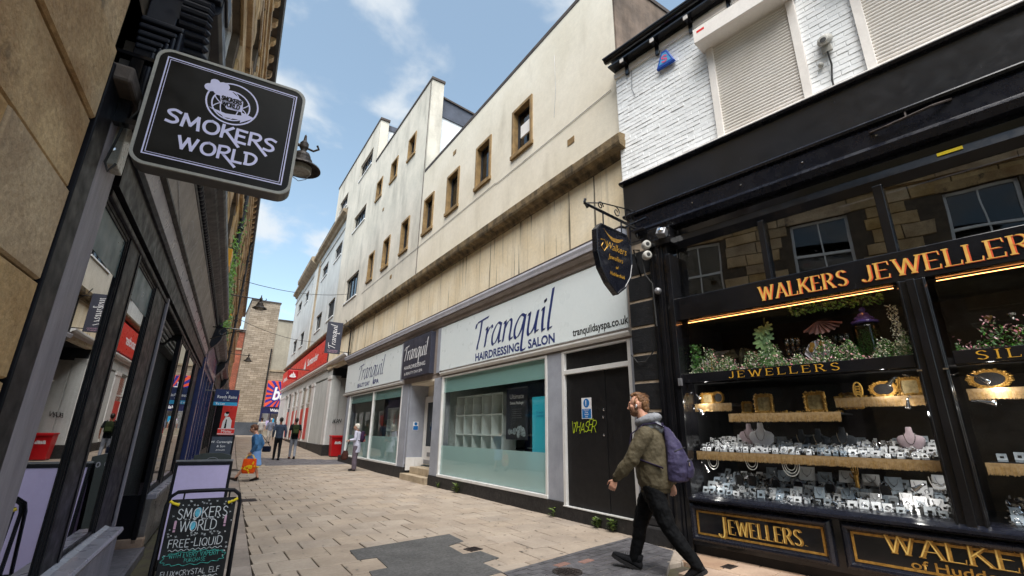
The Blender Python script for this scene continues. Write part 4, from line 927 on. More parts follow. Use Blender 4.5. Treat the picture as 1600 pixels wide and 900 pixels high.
# red sign
sg = thing('bank_sign', 'long bright red bank fascia sign with white flame logo and name', 'sign', (5.57, 22.8, 0), -AZB)
box('sign_board', M['bankred'], sg, -.16, -.0, 5.15, 27.9, 5.12, 6.55, bev=.01); box('sign_end', M['winframe'], sg, -.155, 0, 5.05, 5.145, 5.12, 6.55)
for y_ in (9.6, 14.2, 18.8, 23.4): box('panel_joint', M['redplastic'], sg, -.164, -.159, y_-.01, y_+.01, 5.13, 6.54)
ftext('name_lettering', 'Santander', .50, M['white'], sg, (-.163, 12.6, 5.62), (0, -1, 0), (0, 0, 1), width=4.3, bold=.02)
def flame(mb, O, u, v, k):
    O, u, v = Vector(O), Vector(u), Vector(v); P = lambda a, b: O+u*(a*k)+v*(b*k)
    n = u.cross(v)*.004
    e = [(.5*cos(t*pi/12), .17*sin(t*pi/12)) for t in range(24)]
    mb.add([P(*p)+n for p in e], [tuple(range(24))])
    for dx, h in ((-.2, .45), (.02, .75), (.22, .5)):
        c = catmull([(dx-.13, .02), (dx-.16, .2), (dx-.03, h*.7), (dx+.02, h), (dx+.10, h*.55), (dx+.1, .25), (dx+.15, .02)], 4)
        mb.add([P(*p)+n*1.2 for p in c], [tuple(range(len(c)))])
b = MB(); flame(b, (-.163, 13.6, 5.62), (0, -1, 0), (0, 0, 1), 1.0); b.build('flame_logo', M['white'], sg)
ftext('name_lettering', 'Santander', .42, M['white'], sg, (-.163, 26.8, 5.62), (0, -1, 0), (0, 0, 1), width=3.4, bold=.02)
# projecting bank sign
t = thing('bank_projecting_sign', 'small square red projecting sign with white flame logo on a long arm', 'sign', (5.95, 34.0, 4.6))
box('sign_board', mat('deep_red_panel', (.42, .008, .014, 1), None, ns=2, rough=.4), t, -1.5, -.88, -.06, .06, -.05, .55, bev=.04); MB().tube([(.0, 0, .62), (-1.6, 0, .62)], .03).build('bracket_arm', M['blackpaint'], t)
b = MB(); flame(b, (-1.19, -.062, .14), (1, 0, 0), (0, 0, 1), .42); b.build('flame_logo', M['white'], t)

# ---------------- end of the street ----------------
E_ = thing('end_building', 'tall pale brick block closing the far end of the street', 'building', (0, 55, 0))
box('brick_tower', M['endbrick'], E_, 2.66, 5.43, 0, 8, .5, 14.45); box('brick_wing', M['endbrick'], E_, 5.43, 30, .02, 8, .5, 7.2); box('concrete_wing', M['concrete'], E_, 5.43, 30, .05, 8, 7.2, 12.65)
box('roof_edge', M['coping'], E_, 2.6, 5.5, -.06, 8, 14.45, 14.6); box('roof_edge', M['coping'], E_, 5.5, 30, -.04, 8, 12.65, 12.78); box('string_course', M['bankstone'], E_, 5.43, 30, -.06, 0, 7.15, 7.35)
box('base_course', M['greystone'], E_, 2.6, 5.3, -.12, 0, .4, 2.0); box('downpipe', M['blackpaint'], E_, 5.2, 5.32, -.14, 0, 1.9, 9.5)
box('low_wall', M['concrete'], E_, 5.2, 9, -1.2, -.9, .7, 1.35)
R_ = thing('red_brick_building', 'red brick building to the left of the pale tower at the far end', 'building', (0, 56.5, 0))
box('brick_wall', M['redbrick'], R_, -8, 2.62, 0, 8, .5, 11.2); box('roof_edge', M['coping'], R_, -8, 2.7, -.1, 8, 11.2, 11.45); box('stone_band', M['bankstone'], R_, -8, 2.6, -.05, 0, 9.3, 9.5)
sg = thing('sunburst_sign', 'orange and blue sunburst discount shop sign on the far end wall', 'sign', (5.55, 54.9, 3.55))
box('sign_board', M['bmorange'], sg, -.12, 3.2, -.1, 0, 0, 2.65, bev=.02)
b = MB(); cx, cz = 1.35, 1.2
for k in range(18):
    a0 = 2*pi*k/18; a1 = a0+pi/18
    def edge(a):
        dx, dz = cos(a), sin(a); ts = [(((3.18 if dx > 0 else -.1)-cx)/dx) if abs(dx) > 1e-6 else 99, (((2.63 if dz > 0 else .02)-cz)/dz) if abs(dz) > 1e-6 else 99]; t_ = min(ts); return (cx+dx*t_, -.104, cz+dz*t_)
    b.add([(cx, -.104, cz), edge(a0), edge(a1)], [(0, 1, 2)])
b.build('sunburst_rays', M['bmblue'], sg)
ftext('lettering', 'b&m', 1.35, M['bmblue'], sg, (.42, -.112, .72), (1, 0, 0), (0, 0, 1), width=2.7, bold=.07, shear=.15)
ftext('lettering', 'b&m', 1.25, M['white'], sg, (.48, -.12, .76), (1, 0, 0), (0, 0, 1), width=2.55, bold=.03, shear=.15)
sh = thing('discount_shop_front', 'dark blue glazed shop entrance under the sunburst sign', 'shopfront', (5.3, 54.85, .6))
box('front_panel', M['shopnavy'], sh, -.1, 3.6, -.1, .1, 0, 2.9); ftext('lettering', 'Welcome', .28, M['white'], sh, (.75, -.104, 2.5), (1, 0, 0), (0, 0, 1), width=1.5, bold=.03)
for k in range(4): box('pane', G['mirror'], sh, .05+k*.85, .8+k*.85, -.13, -.11, .15, 2.3)
for k in range(3): box('poster', M[('lilac', 'skyblue', 'white')[k]], sh, .5+k*.5, .8+k*.45, -.15, -.135, 1.1+.2*k, 1.6+.2*k)
# ---------------- jeweller's building (right, near): local x into the building, y away from the camera ----------------
J = thing('jeweller_building', 'white painted brick upper floor over a glossy black jewellers shopfront', 'building', (5.42, 4.3, 0), -AZW)
bw, bh, bx = .225, .075, .14
HOL = [(-2.29, -1.05, 5.55, 7.42), (-4.75, -2.86, 5.55, 7.42)]
box('wall_core', M['mortar'], J, bx+.010, bx+.4, -6.6, .66, 5.40, 8.0)
bmesh_ = None
def brick_mesh(w):
    b = MB(); h = bh-.008; e = .004
    b.add([(0, 0, 0), (0, w, 0), (0, w, h), (0, 0, h), (-.011, e, e), (-.011, w-e, e), (-.011, w-e, h-e), (-.011, e, h-e)], [(0,1,5,4),(1,2,6,5),(2,3,7,6),(3,0,4,7),(4,5,6,7)])
    return b.mesh('brick', M['whitebrick'])
fullb, halfb = brick_mesh(bw-.008), brick_mesh(bw/2-.008)
bl = []
for r in range(34):
    z = 5.46+r*bh
    s = .66-(bw/2 if r % 2 else bw)
    if r % 2: bl.append((s, z, True)); s -= bw
    while s > -6.5:
        bl.append((s, z, False)); s -= bw
def hits(s, w, z): return any(s > h[0]+.02 and s+w < h[1]-.02 and z+bh > h[2]-.1 and z < h[3]-.06 for h in HOL)
bl = [q for q in bl if not hits(q[0], bw/2 if q[2] else bw, q[1])]
bl.sort(key=lambda q: (q[0]+.3)**2+(q[1]-6.2)**2*.8)
rest = MB(); rg = random.Random(2)
for k, (s, z, hf) in enumerate(bl):
    dx = rg.uniform(-.005, .004); rr = (rg.uniform(-.02, .02), rg.uniform(-.02, .02), rg.uniform(-.022, .022))
    if k < 298:
        o = bpy.data.objects.new('brick', halfb if hf else fullb); COL.objects.link(o); o.parent = J; o.location = (bx+.015+dx, s, z); o.rotation_euler = rr
    else:
        w_ = (bw/2 if hf else bw)-.008; x = bx+.015+dx; h = bh-.008; e = .004
        rest.add([(x, s, z), (x, s+w_, z), (x, s+w_, z+h), (x, s, z+h), (x-.011, s+e, z+e), (x-.011, s+w_-e, z+e), (x-.011, s+w_-e, z+h-e), (x-.011, s+e, z+h-e)], [(0,1,5,4),(1,2,6,5),(2,3,7,6),(3,0,4,7),(4,5,6,7)])
rest.build('bricks_far', M['whitebrick_i'], J, kind='stuff')
box('wall_end', M['mortar'], J, bx+.02, 1.0, .655, .665, 5.4, 8.0)
# eaves: white soffit board, black gutter with brackets
box('eaves_board', M['shutterbox'], J, bx-.03, bx+.1, -6.6, .67, 7.74, 7.84); box('eaves_soffit', M['gloss'], J, bx-.2, bx+.1, -6.6, .68, 7.90, 7.93)
gt = MB()
for s0, s1 in ((-6.6, -1.9), (-1.895, .72)):
    ring = [(-.22+.062*cos(a), 8.06-.062*abs(sin(a))*1.2) for a in [pi*k/8 for k in range(9)]]
    ring = [(x, z) for x, z in ring]+[(-.27, 8.065), (-.17, 8.065)][:0]
    gt.prism(ring, lambda p, q, t: (p+bx, t, q), s0, s1)
gt.build('gutter', M['gloss'], J)
MB().box(bx-.30, bx-.12, -6.6, .73, 8.055, 8.075).build('gutter_lip', M['winframe'], J)
box('roof_edge', M['slate'], J, bx-.15, bx+3, -6.6, .68, 8.08, 8.14)
for k in range(10):
    s = .38-k*.62; br = MB(); br.box(bx-.19, bx-.01, s-.04, s+.04, 7.84, 7.90); br.box(bx-.05, bx-.01, s-.035, s+.035, 7.66, 7.84); br.build('gutter_bracket', M['gloss'], J, bev=.006)
    box('bracket_cap', M['shutterbox'], J, bx-.205, bx-.19, s-.035, s+.035, 7.83, 7.90)
# shutters
for k, (s0, s1) in enumerate(((-2.29, -1.05), (-4.75, -2.86))):
    t = MB(); t.box(bx-.05, bx+.02, s0, s0+.10, 5.55, 7.30); t.box(bx-.05, bx+.02, s1-.10, s1, 5.55, 7.30); t.box(bx-.045, bx+.02, s0+.1, s1-.1, 5.55, 5.565)
    sh = t.build('window_shutter', M['shutterbox'], J, bev=.004)
    MB().box(bx-.30, bx+.02, s0-.03, s1+.06, 7.16, 7.42).build('shutter_housing', M['shutterbox'], sh, bev=.008)
    c = MB(); z = 5.56
    while z < 7.18:
        ring = [(bx-.012, z), (bx-.026, z+.012), (bx-.028, z+.026), (bx-.012, z+.042), (bx, z+.042), (bx, z)]
        c.prism(ring, lambda p, q, t: (p, t, q), s0+.10, s1-.10); z += .048
    tag(c.build('shutter_slats', M['shutter'], sh), kind='stuff'); box('shutter_backing', M['dark'], sh, bx+.002, bx+.012, s0+.05, s1-.05, 5.5, 7.3)
    if k == 0:
        box('red_label', M['bankred'], sh, bx-.302, bx-.3, s1-.12, s1+.0, 7.32, 7.36)
box('window_sill', M['shutterbox'], J, bx-.08, bx+.02, -6.6, .655, 5.44, 5.545, bev=.008)
# alarm box, camera
t = thing('alarm_box', 'blue and pink triangular burglar alarm box high on the white brick wall', 'alarm box', Ww(bx-.02, -.38, 7.32), -AZW)
tri = [(-.17, 0), (.17, 0), (.05, .30), (-.05, .30)]
MB().prism(tri, lambda p, q, d: (d, p, q), -.06, 0).build('alarm_case', mat('alarm_blue', '#1d4fb0', None, rough=.35), t, bev=.012)
MB().prism([(-.11, .05), (.11, .05), (.035, .25), (-.035, .25)], lambda p, q, d: (d, p, q), -.064, -.061).build('alarm_face', mat('alarm_cyan', '#58a6d8', None, rough=.4), t)
b = MB(); strokes(b, 'S', (-.066, .05, .07), (0, -1, 0), (0, 0, 1), .12, wd=.22, width=.10); b.build('alarm_logo', mat('alarm_pink', '#dd5c8a', None, rough=.4), t)
t = thing('security_camera', 'round white dome security camera between the two roller shutters with a black cable', 'camera', Ww(bx-.02, -2.53, 6.27), -AZW)
MB().lathe([(.085, 0), (.09, .03), (.07, .06), (.062, .16), (.05, .18), (.001, .18)], n=18, fn=lambda x, y, z: (-z*.8, x, y-z*.45)).build('camera_body', M['cambody'], t, smooth=False, bev=.003)
MB().lathe([(.036, 0), (.036, .01), (.001, .01)], n=14, fn=lambda x, y, z: (-.145-z*.8, x, y-.09-z)).build('lens', M['rubber'], t)
MB().box(-.03, .0, -.06, .06, -.20, -.10).build('junction_box', M['cambody'], t, bev=.01)
MB().tube([(-.02, 0, -.16), (-.012, -.01, -.4), (-.012, 0.02, -.6), (-.012, .02, -.74)], .011, 6).build('cable', M['rubber'], t)
MB().ball((-.01, .10, -.33), .035, 10, 6).build('cable_cap', M['cambody'], t)
# small hose/cable by the eaves
MB().tube([(bx-.02, .30, 7.7), (bx-.02, .32, 7.3), (bx-.02, .27, 7.15)], .006, 5).build('wall_cable', M['steel'], J)
# ---- fascia
NEAR = -6.0
fa = MB(); fa.box(-.0, .35, NEAR, .56, 4.84, 5.40); fa.build('upper_fascia', M['gloss2'], J, bev=.006)
MB().prism([(.2, 5.40), (-.05, 5.40), (-.07, 5.43), (-.05, 5.455), (.2, 5.47)], lambda p, q, t: (p, t, q), NEAR, .60).build('fascia_capping', M['navygloss'], J)
MB().prism([(.1, 4.84), (-.025, 4.84), (-.045, 4.815), (-.025, 4.79), (.1, 4.79)], lambda p, q, t: (p, t, q), NEAR, .58).build('fascia_bead', M['navygloss'], J)
MB().prism([(.2, 4.79), (.03, 4.79), (.005, 4.74), (.03, 4.55), (.0, 4.50), (.04, 4.42), (.2, 4.40)], lambda p, q, t: (p, t, q), NEAR, .40).build('lower_moulding', M['navygloss'], J)
MB().prism([(.35, 4.40), (.12, 4.40), (.10, 4.34), (.16, 4.28), (.14, 4.18), (.18, 4.08), (.35, 4.08)], lambda p, q, t: (p, t, q), NEAR, .1).build('soffit_moulding', M['gloss'], J)
for s in (-.6, -1.3, -2.05, -2.8): MB().lathe([(.012, 0), (.012, .012), (.001, .014)], n=8, fn=lambda x, y, z: (.02-z, s+x, 4.65+y)).build('screw', M['chrome'], J)
b = MB(); b.tube([(.0, -2.75, 4.70), (-.05, -2.9, 4.68), (-.05, -3.3, 4.72), (0, -3.45, 4.74)], .014, 6); b.tube([(0, -3.08, 4.82), (-.05, -3.08, 4.70)], .01, 6); b.build('rusty_hook', M['iron'], J)
box('yellow_label', M['yellow'], J, .138, .14, -3.42, -3.22, 4.23, 4.265)
# rusticated black quoins between shop and salon
qb = MB()
for k in range(10):
    z = .1+k*.41; box('quoin_stone', M['stoneblack'], J, .035, .30, .165, .60, z, z+.372, bev=.010)
box('quoin_joint', M['stonejoint'], J, .047, .30, .163, .597, .1, 4.3)
box('quoin_base', M['plinth'], J, .0, .30, .165, .66, -.05, .22, bev=.03); box('quoin_base', M['plinth'], J, .02, .30, .165, .64, .22, .34, bev=.02)
# side pilaster with deep vertical mouldings
p = MB()
p.box(-.02, .3, -.06, .16, .0, 4.45); p.box(-.045, .0, -.02, .04, .05, 4.3); p.box(-.045, .0, .09, .14, .05, 4.3); p.box(-.06, .3, -.20, -.13, 0.62, 3.95); p.box(.0, .3, -.13, -.06, 0, 4.2)
p.build('side_pilaster', M['gloss'], J, bev=.008)
p = MB(); p.box(-.06, .3, -.24, .17, 4.12, 4.24); p.box(-.03, .3, -.22, .16, 4.24, 4.4); p.build('pilaster_capital', M['gloss'], J, bev=.01)
# posts (big mullion) with ringed shafts
def post(s0, s1, z0, z1):
    b = MB(); c = (s0+s1)/2; b.box(.0, .16, s0, s1, z0, z1); b.box(-.03, .0, c-.035, c+.035, z0, z1); b.box(-.02, .0, s0+.01, s0+.03, z0, z1); b.box(-.02, 0, s1-.03, s1-.01, z0, z1)
    b.build('post', M['gloss'], J, bev=.006)
for s in (-2.80, -5.45): post(s-.09, s+.14, .64, 2.94)
for s in (-2.80, -5.45):
    for d_ in (-.07, .12): MB().box(-.034, .0, s+d_-.02, s+d_+.02, 2.02, 2.035).build('metal_clip', M['chrome'], J)
# upper glazing
for s, w_ in ((-1.43, .035), (-2.68, .045), (-3.95, .035), (-5.2, .04)): box('glazing_bar', M['gloss'], J, .10, .22, s-w_, s+w_, 3.27, 4.1, bev=.008)
for a, c in ((-1.395, -.2), (-2.635, -1.465), (-3.915, -2.725), (-5.16, -3.985)): box('upper_pane', G['upper'], J, .19, .197, a, c, 3.28, 4.1)
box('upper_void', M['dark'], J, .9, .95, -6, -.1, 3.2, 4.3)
# sign board with name
sb = thing('name_board', 'long black shop name board with pale gold serif capitals outlined in orange', 'sign', (5.42, 4.3, 0), -AZW)
box('board', M['gloss'], sb, .02, .16, NEAR, -.19, 2.945, 3.27, bev=.008)
JO = lambda s, z, x: (x, s, z); u, v = (0, -1, 0), (0, 0, 1)
b = MB(); strokes(b, 'WALKERS', (.014, -1.335, 3.005), u, v, .175, wd=.055, nib=(.16, 0), serif=True, track=.2, width=.92)
b.build('lettering_outline', M['orange'], sb); b = MB(); strokes(b, 'JEWELLERS', (.014, -2.40, 3.005), u, v, .175, wd=.055, nib=(.16, 0), serif=True, track=.2, width=1.42); b.build('lettering_outline', M['orange'], sb)
b = MB(); strokes(b, 'WALKERS', (.010, -1.330, 3.010), u, v, .175, wd=.03, nib=(.10, 0), serif=True, track=.2, width=.92)
b.build('lettering', M['lettergold'], sb); b = MB(); strokes(b, 'JEWELLERS', (.010, -2.395, 3.010), u, v, .175, wd=.03, nib=(.10, 0), serif=True, track=.2, width=1.42); b.build('lettering', M['lettergold'], sb)
stp = mat('warm_led_strip', '#ffb45a', None, emit='#ffa45a', es=2.2)
ls = thing('light_strip', 'thin glowing orange light strip under the jewellers name board', 'light', (5.42, 4.3, 2.925), -AZW)
box('strip', stp, ls, .20, .212, -2.6, -.25, .006, .010); box('strip', stp, ls, .20, .212, -5.3, -2.95, .006, .010)
# transom board
tb = thing('name_board', 'narrow black transom board with gold capitals between the two display windows', 'sign', (5.42, 4.3, 0), -AZW)
box('board', M['gloss'], tb, .03, .16, -2.66, -.2, 2.07, 2.195, bev=.006); box('board', M['gloss'], tb, .03, .16, -5.3, -2.94, 2.07, 2.195, bev=.006)
b = MB(); strokes(b, 'JEWELLERS', (.026, -.82, 2.097), u, v, .078, wd=.05, nib=(.13, 0), serif=True, track=.42, width=1.20)
b.build('lettering', M['goldflat'], tb); b = MB(); strokes(b, 'SILVERSMITHS', (.026, -3.10, 2.097), u, v, .078, wd=.05, nib=(.13, 0), serif=True, track=.42, width=1.5); b.build('lettering', M['goldflat'], tb)
# panes
for a, c in ((-2.66, -.2), (-5.3, -2.94)):
    w = box('display_window', M['gloss'], J, .06, .12, a, c, 2.06, 2.075); box('pane', G['jewel'], w, .0, .006, (a-c)/2+.0, (c-a)/2, -1.43, -.01); box('pane', G['jewel'], w, .0, .006, (a-c)/2, (c-a)/2, .13, .86)
# stall riser
sr = MB(); sr.prism([(.2, .60), (-.05, .60), (-.09, .62), (-.09, .645), (-.05, .655), (.0, .68), (.2, .70)], lambda p, q, t: (p, t, q), NEAR, -.18); sr.build('window_sill', M['navygloss'], J)
box('riser_back', M['gloss'], J, .02, .2, NEAR, -.1, .1, .6); box('riser_base', M['blackpaint'], J, .05, .3, NEAR, .1, -.05, .13); box('floor_deck', M['fabric_blk'], J, .12, 1.5, NEAR, -.1, .62, .67)
def riser_panel(s0, s1, lab, big, small):
    t = thing('gilded_panel', lab, 'sign', (5.42, 4.3, 0), -AZW); r = .05
    fr = MB(); prof = [(0, 0), (-.05, .01), (-.075, .035), (-.07, .06), (-.045, .075), (-.02, .08)]
    # frame of swept moulding, four sides
    z0, z1 = .145, .585; o = lambda s, z, d, e: (d+.02, s, z)
    ringpts = []
    for d, e in prof:
        ringpts.append([(d+.02, s0+e, z0+e), (d+.02, s1-e, z0+e), (d+.02, s1-e, z1-e), (d+.02, s0+e, z1-e)])
    fr.loft(ringpts, cap=False); fr.build('frame_moulding', M['navygloss'], t, bev=.004)
    box('black_panel', M['gloss'], t, -.004, .02, s0+.07, s1-.07, z0+.07, z1-.07)
    g = MB(); a, c, d_, e_ = s0+.085, s1-.085, z0+.085, z1-.085; q = .022
    g.box(-.010, -.004, a, c, d_, d_+q); g.box(-.010, -.004, a, c, e_-q, e_); g.box(-.0105, -.004, a, a+q, d_+q, e_-q); g.box(-.0105, -.004, c-q, c, d_+q, e_-q)
    g.build('gold_border', M['gold'], t)
    return t
t = riser_panel(-1.69, -.13, 'black stall panel with ornate gold JEWELLERS lettering, nearest the salon', 1, 1)
hl = mat('bright_gold_highlight', '#ecca74', None, ns=20, rough=.4)
b = MB(); strokes(b, 'EWELLERS.', (-.0165, -.612, .289), u, v, .147, wd=.02, nib=(.05, 0), track=.17, width=.83); strokes(b, 'J', (-.0165, -.492, .242), u, v, .22, wd=.02, nib=(.05, 0), width=.085); b.build('lettering_highlight', hl, t)
b = MB(); strokes(b, 'J', (-.012, -.50, .235), u, v, .23, wd=.06, nib=(.15, 0), serif=True, width=.085)
strokes(b, 'EWELLERS.', (-.012, -.62, .285), u, v, .155, wd=.06, nib=(.17, 0), serif=True, track=.17, width=.83); b.build('lettering', M['gold'], t)
t = riser_panel(-3.95, -1.76, 'black stall panel with large gold WALKERS lettering at the right of the photo', 1, 1)
b = MB(); strokes(b, 'WALKERS', (-.0165, -2.122, .364), u, v, .152, wd=.02, nib=(.06, 0), track=.17, width=1.2); b.build('lettering_highlight', hl, t)
b = MB(); strokes(b, 'WALKERS', (-.012, -2.13, .36), u, v, .16, wd=.06, nib=(.18, 0), serif=True, track=.17, width=1.2); b.build('lettering', M['gold'], t)
ftext('small_lettering', 'of Huddersfield', .075, M['gold'], t, (-.010, -2.28, .255), u, v, width=.95, bold=.012)
t = riser_panel(-5.9, -4.02, 'black stall panel with a plain gold border at the right edge', 1, 1)
# little fittings
box('terminal_box', M['steel'], J, -.09, -.05, -.22, -.17, 2.03, 2.13, bev=.005)
t = thing('security_lamp', 'small square floodlight on the corner pilaster of the jewellers', 'lamp', Ww(-.04, -.12, 4.28), -AZW)
MB().box(-.11, .03, -.07, .07, -.06, .06).build('lamp_case', M['steel'], t, rot=(.2, .3, .2), bev=.012); MB().lathe([(.045, 0), (.04, .02), (.001, .025)], n=12, fn=lambda x, y, z: (-.11-z, x, y)).build('lens', M['chrome'], t, rot=(.2, .3, .2))
for z_, lb in ((4.16, 'upper white round camera of the pair beside the hanging shield'), (3.99, 'lower white round camera of the pair beside the hanging shield')):
    t = thing('security_camera', lb, 'camera', Ww(-.13, .12, z_), -AZW)
    MB().lathe([(.02, -.09), (.055, -.07), (.068, -.02), (.066, .03), (.05, .045), (.001, .045)], n=16, fn=lambda x, y, z: (x*.95-z*.55, y*.2-z*.8+x*.0, y) if False else (-z*.55+x*.84, -z*.84-x*.55, y)).build('camera_body', M['cambody'], t)
    MB().lathe([(.03, .044), (.03, .05), (.001, .052)], n=12, fn=lambda x, y, z: (-z*.55+x*.84, -z*.84-x*.55, y)).build('lens', M['rubber'], t)
MB().tube([(-.06, .2, 4.1), (-.1, .22, 3.9), (-.1, .2, 3.7), (-.05, .12, 3.55), (-.06, .1, 2.9)], .012, 6).build('camera_cable', M['rubber'], J)
b = MB(); b.lathe([(.05, 0), (.045, .04), (.02, .06), (.001, .06)], n=14, fn=lambda x, y, z: (-.05-z, .03+x, 3.42+y)); b.build('round_fitting', M['steel'], J)
b = MB(); b.box(-.10, -.03, .18, .40, 4.47, 4.50); b.tube([(-.08, .5, 4.6), (-.10, .1, 4.62)], .018, 8); b.tube([(-.05, .44, 4.66), (-.07, .44, 4.3), (-.07, .2, 4.3)], .014, 6); b.build('corner_bracketry', M['navygloss'], J)
MB().tube([(.03, .62, 2.55), (-.0, .5, 2.42), (-.0, .36, 2.42), (.01, .22, 2.56)], .010, 6).build('loose_cable', M['rubber'], J)
# hanging shield sign, hung from a scrolled iron arm, at right angles to the shop
t = thing('shield_sign', 'black shield shaped hanging sign with gold script on a scrolled iron bracket', 'sign', Ww(0, .36, 0), -AZW)
cx = -.66; shp = [(-.28, 4.22), (-.36, 4.31), (.36, 4.31) , (.45, 4.20), (.45, 3.80), (.36, 3.55), (.2, 3.38), (0, 3.25), (-.2, 3.38), (-.36, 3.55), (-.45, 3.80), (-.45, 4.20)]
shp = [(-.33, 4.33), (.33, 4.33), (.45, 4.20), (.45, 3.84), (.38, 3.60), (.22, 3.40), (0.0, 3.25), (-.22, 3.40), (-.38, 3.60), (-.45, 3.84), (-.45, 4.20)]
S = lambda k, dy: [(cx+a*k*.95, dy, 3.82+(b_-3.80)*k*.95) for a, b_ in shp]
m = MB(); m.loft([S(.90, .035), S(1.0, .045), S(1.0, -.045), S(.955, -.052), S(.93, -.040), S(.90, -.036)]); m.build('shield_board', M['navygloss'], t, bev=.004)
X_, Z_ = (1, 0, 0), (0, 0, 1)
ftext('script_lettering', 'Walkers', .12, M['goldflat'], t, (cx-.24, -.046, 3.96), X_, Z_, width=.48, shear=.35, bold=-.012)
b = MB(); b.tube([(cx-.29, -.044, 4.02), (cx-.33, -.044, 3.96), (cx-.27, -.044, 3.90), (cx-.20, -.044, 3.98), (cx-.25, -.044, 4.08), (cx-.34, -.044, 4.06)], .005, 4); b.build('flourish', M['goldflat'], t)
ftext('script_lettering', 'Jewellers', .08, M['goldflat'], t, (cx-.18, -.046, 3.81), X_, Z_, width=.36, shear=.35, bold=-.01)
ftext('script_lettering', 'of', .05, M['goldflat'], t, (cx-.02, -.046, 3.69), X_, Z_, shear=.3)
ftext('lettering', 'Huddersfield', .055, M['goldflat'], t, (cx-.16, -.046, 3.57), X_, Z_, width=.34)
b = MB()
wing = catmull([(-.26, 4.26), (-.16, 4.20), (-.04, 4.17), (.08, 4.18), (.22, 4.21), (.10, 4.13), (0, 4.11), (-.1, 4.13), (-.26, 4.26)], 4)
b.add([(cx+x, -.041, z) for x, z in wing], [tuple(range(len(wing)))]); b.build('gold_wing_emblem', M['gold'], t)
b = MB(); b.tube([(cx-.62, 0, 4.55), (.16, 0, 4.55)], .022, 8); b.build('bracket_arm', M['gloss'], t)
b = MB(); b.tube([(cx-.6, 0, 4.56), (cx-.2, 0, 4.70), (.0, 0, 4.86), (.16, 0, 4.88)], .010, 6); b.tube([(.14, 0, 4.2), (.14, 0, 4.9)], .012, 6)
def spiral(c, r, turns, sgn, a0): return [(c[0]+r*(1-k/26)*cos(a0+sgn*turns*2*pi*k/20), 0, c[1]+r*(1-k/26)*sin(a0+sgn*turns*2*pi*k/20)) for k in range(21)]
for c, r, sg_, a0 in (((cx-.25, 4.64), .07, 1, 0), ((cx+.15, 4.67), .09, -1, 2), ((cx+.48, 4.70), .12, 1, 1), ((.06, 4.45), .07, -1, 0)): b.tube(spiral(c, r, 1.3, sg_, a0), .009, 5)
b.build('scrollwork', M['gloss'], t)
b = MB()
for dx in (-.2, .25): b.tube([(cx+dx, 0, 4.54), (cx+dx, 0, 4.32)], .012, 6)
b.build('hanger_strap', M['gloss'], t)
MB().tube([(cx-.55, 0, 4.5), (cx-.62, 0, 4.57), (cx-.60, 0, 4.62)], .02, 8).build('arm_finial', M['gloss'], t)
MB().tube([(.1, 0, 3.6), (-.12, 0, 4.15), (.1, .0, 4.2)], .014, 6).build('brace', M['gloss'], t)

# ---------------- jeweller's window display ----------------
def jp(n, s, z): X, Y, _ = Ww(n, s); return (X, Y, z)
rg = random.Random(11)
# shelves with fringe
def shelf(s0, s1, n0, n1, z, lab):
    t = thing('display_shelf', lab, 'shelf', (5.42, 4.3, z), -AZW)
    box('shelf_board', M['fabric_blk'], t, n0, n1, s0, s1, -.02, 0)
    box('braid', M['fringe'], t, n0-.006, n0-.001, s0, s1, -.03, .004)
    b = MB(); s = s0
    while s < s1-.004:
        l = rg.uniform(.088, .104); w = rg.uniform(.0035, .0055); dx = rg.uniform(-.002, .002); x = n0-.005
        b.add([(x-.003, s, -.028), (x-.003, s+w, -.028), (x-.004+dx, s+w, -l), (x-.004+dx, s+.001, -l), (x+.002, s+w/2, -.028), (x+.001+dx, s+w/2, -l)], [(0, 1, 2, 3), (1, 4, 5, 2), (4, 0, 3, 5)]); s += w
    tag(b.build('fringe', M['fringe'], t), kind='stuff'); return t
shelf(-2.65, -.22, .14, .75, 1.195, 'long lower glass shelf with a gold fringe across the left display window')
shelf(-.72, -.22, .22, .6, 1.80, 'short upper shelf with a gold fringe at the left end of the window')
shelf(-1.92, -.70, .14, .6, 1.66, 'middle upper shelf with a gold fringe carrying gilt frames')
shelf(-2.66, -1.86, .24, .6, 1.81, 'right upper shelf with a gold fringe carrying an oval gilt frame')
shelf(-5.3, -2.95, .14, .75, 1.195, 'long gold fringed shelf in the right display window')
shelf(-5.3, -2.95, .24, .6, 1.85, 'upper gold fringed shelf in the right display window')
MB().box(1.48, 1.5, -6, -.1, .6, 3.3).build('display_back', mat('dark_brown_backdrop', '#2a211b', '#17120f', ns=3, rough=.6), J)
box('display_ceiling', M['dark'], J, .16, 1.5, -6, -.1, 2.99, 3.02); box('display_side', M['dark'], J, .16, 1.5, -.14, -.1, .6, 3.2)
wht = mat('white_jewel_pad', (.78, .78, .80, 1), (.66, .66, .68, 1), ns=20, rough=.5, rnd=.2); gry = mat('grey_jewel_pad', '#9aa2aa', '#767e86', ns=10, rough=.4, rnd=.35)
silver = mat('silver_jewellery', (.8, .8, .82, 1), (.4, .4, .42, 1), ns=80, rough=.12, metal=1.0)
def mk_box(m_):
    b = MB(); b.add([(-.0, -.035, 0), (.04, -.035, 0), (.04, .035, 0), (0, .035, 0), (0, -.035, .02), (.045, -.035, .075), (.045, .035, .075), (0, .035, .02)], [(0,3,2,1),(4,5,6,7),(0,1,5,4),(1,2,6,5),(2,3,7,6),(3,0,4,7)]); return b.mesh('ring_box', m_)
def mk_gem(): 
    b = MB(); b.box(.012, .030, -.013, .013, .034, .052); return b.mesh('slot', M['rubber'])
bxm = [mk_box(wht), mk_box(gry)]; slot = mk_gem()
glint = MB(); glint.tube([(.008, .014*cos(a), .045+.014*sin(a)) for a in [2*pi*k/8 for k in range(8)]], .0035, 4, closed=True); glm = glint.mesh('ring', silver)
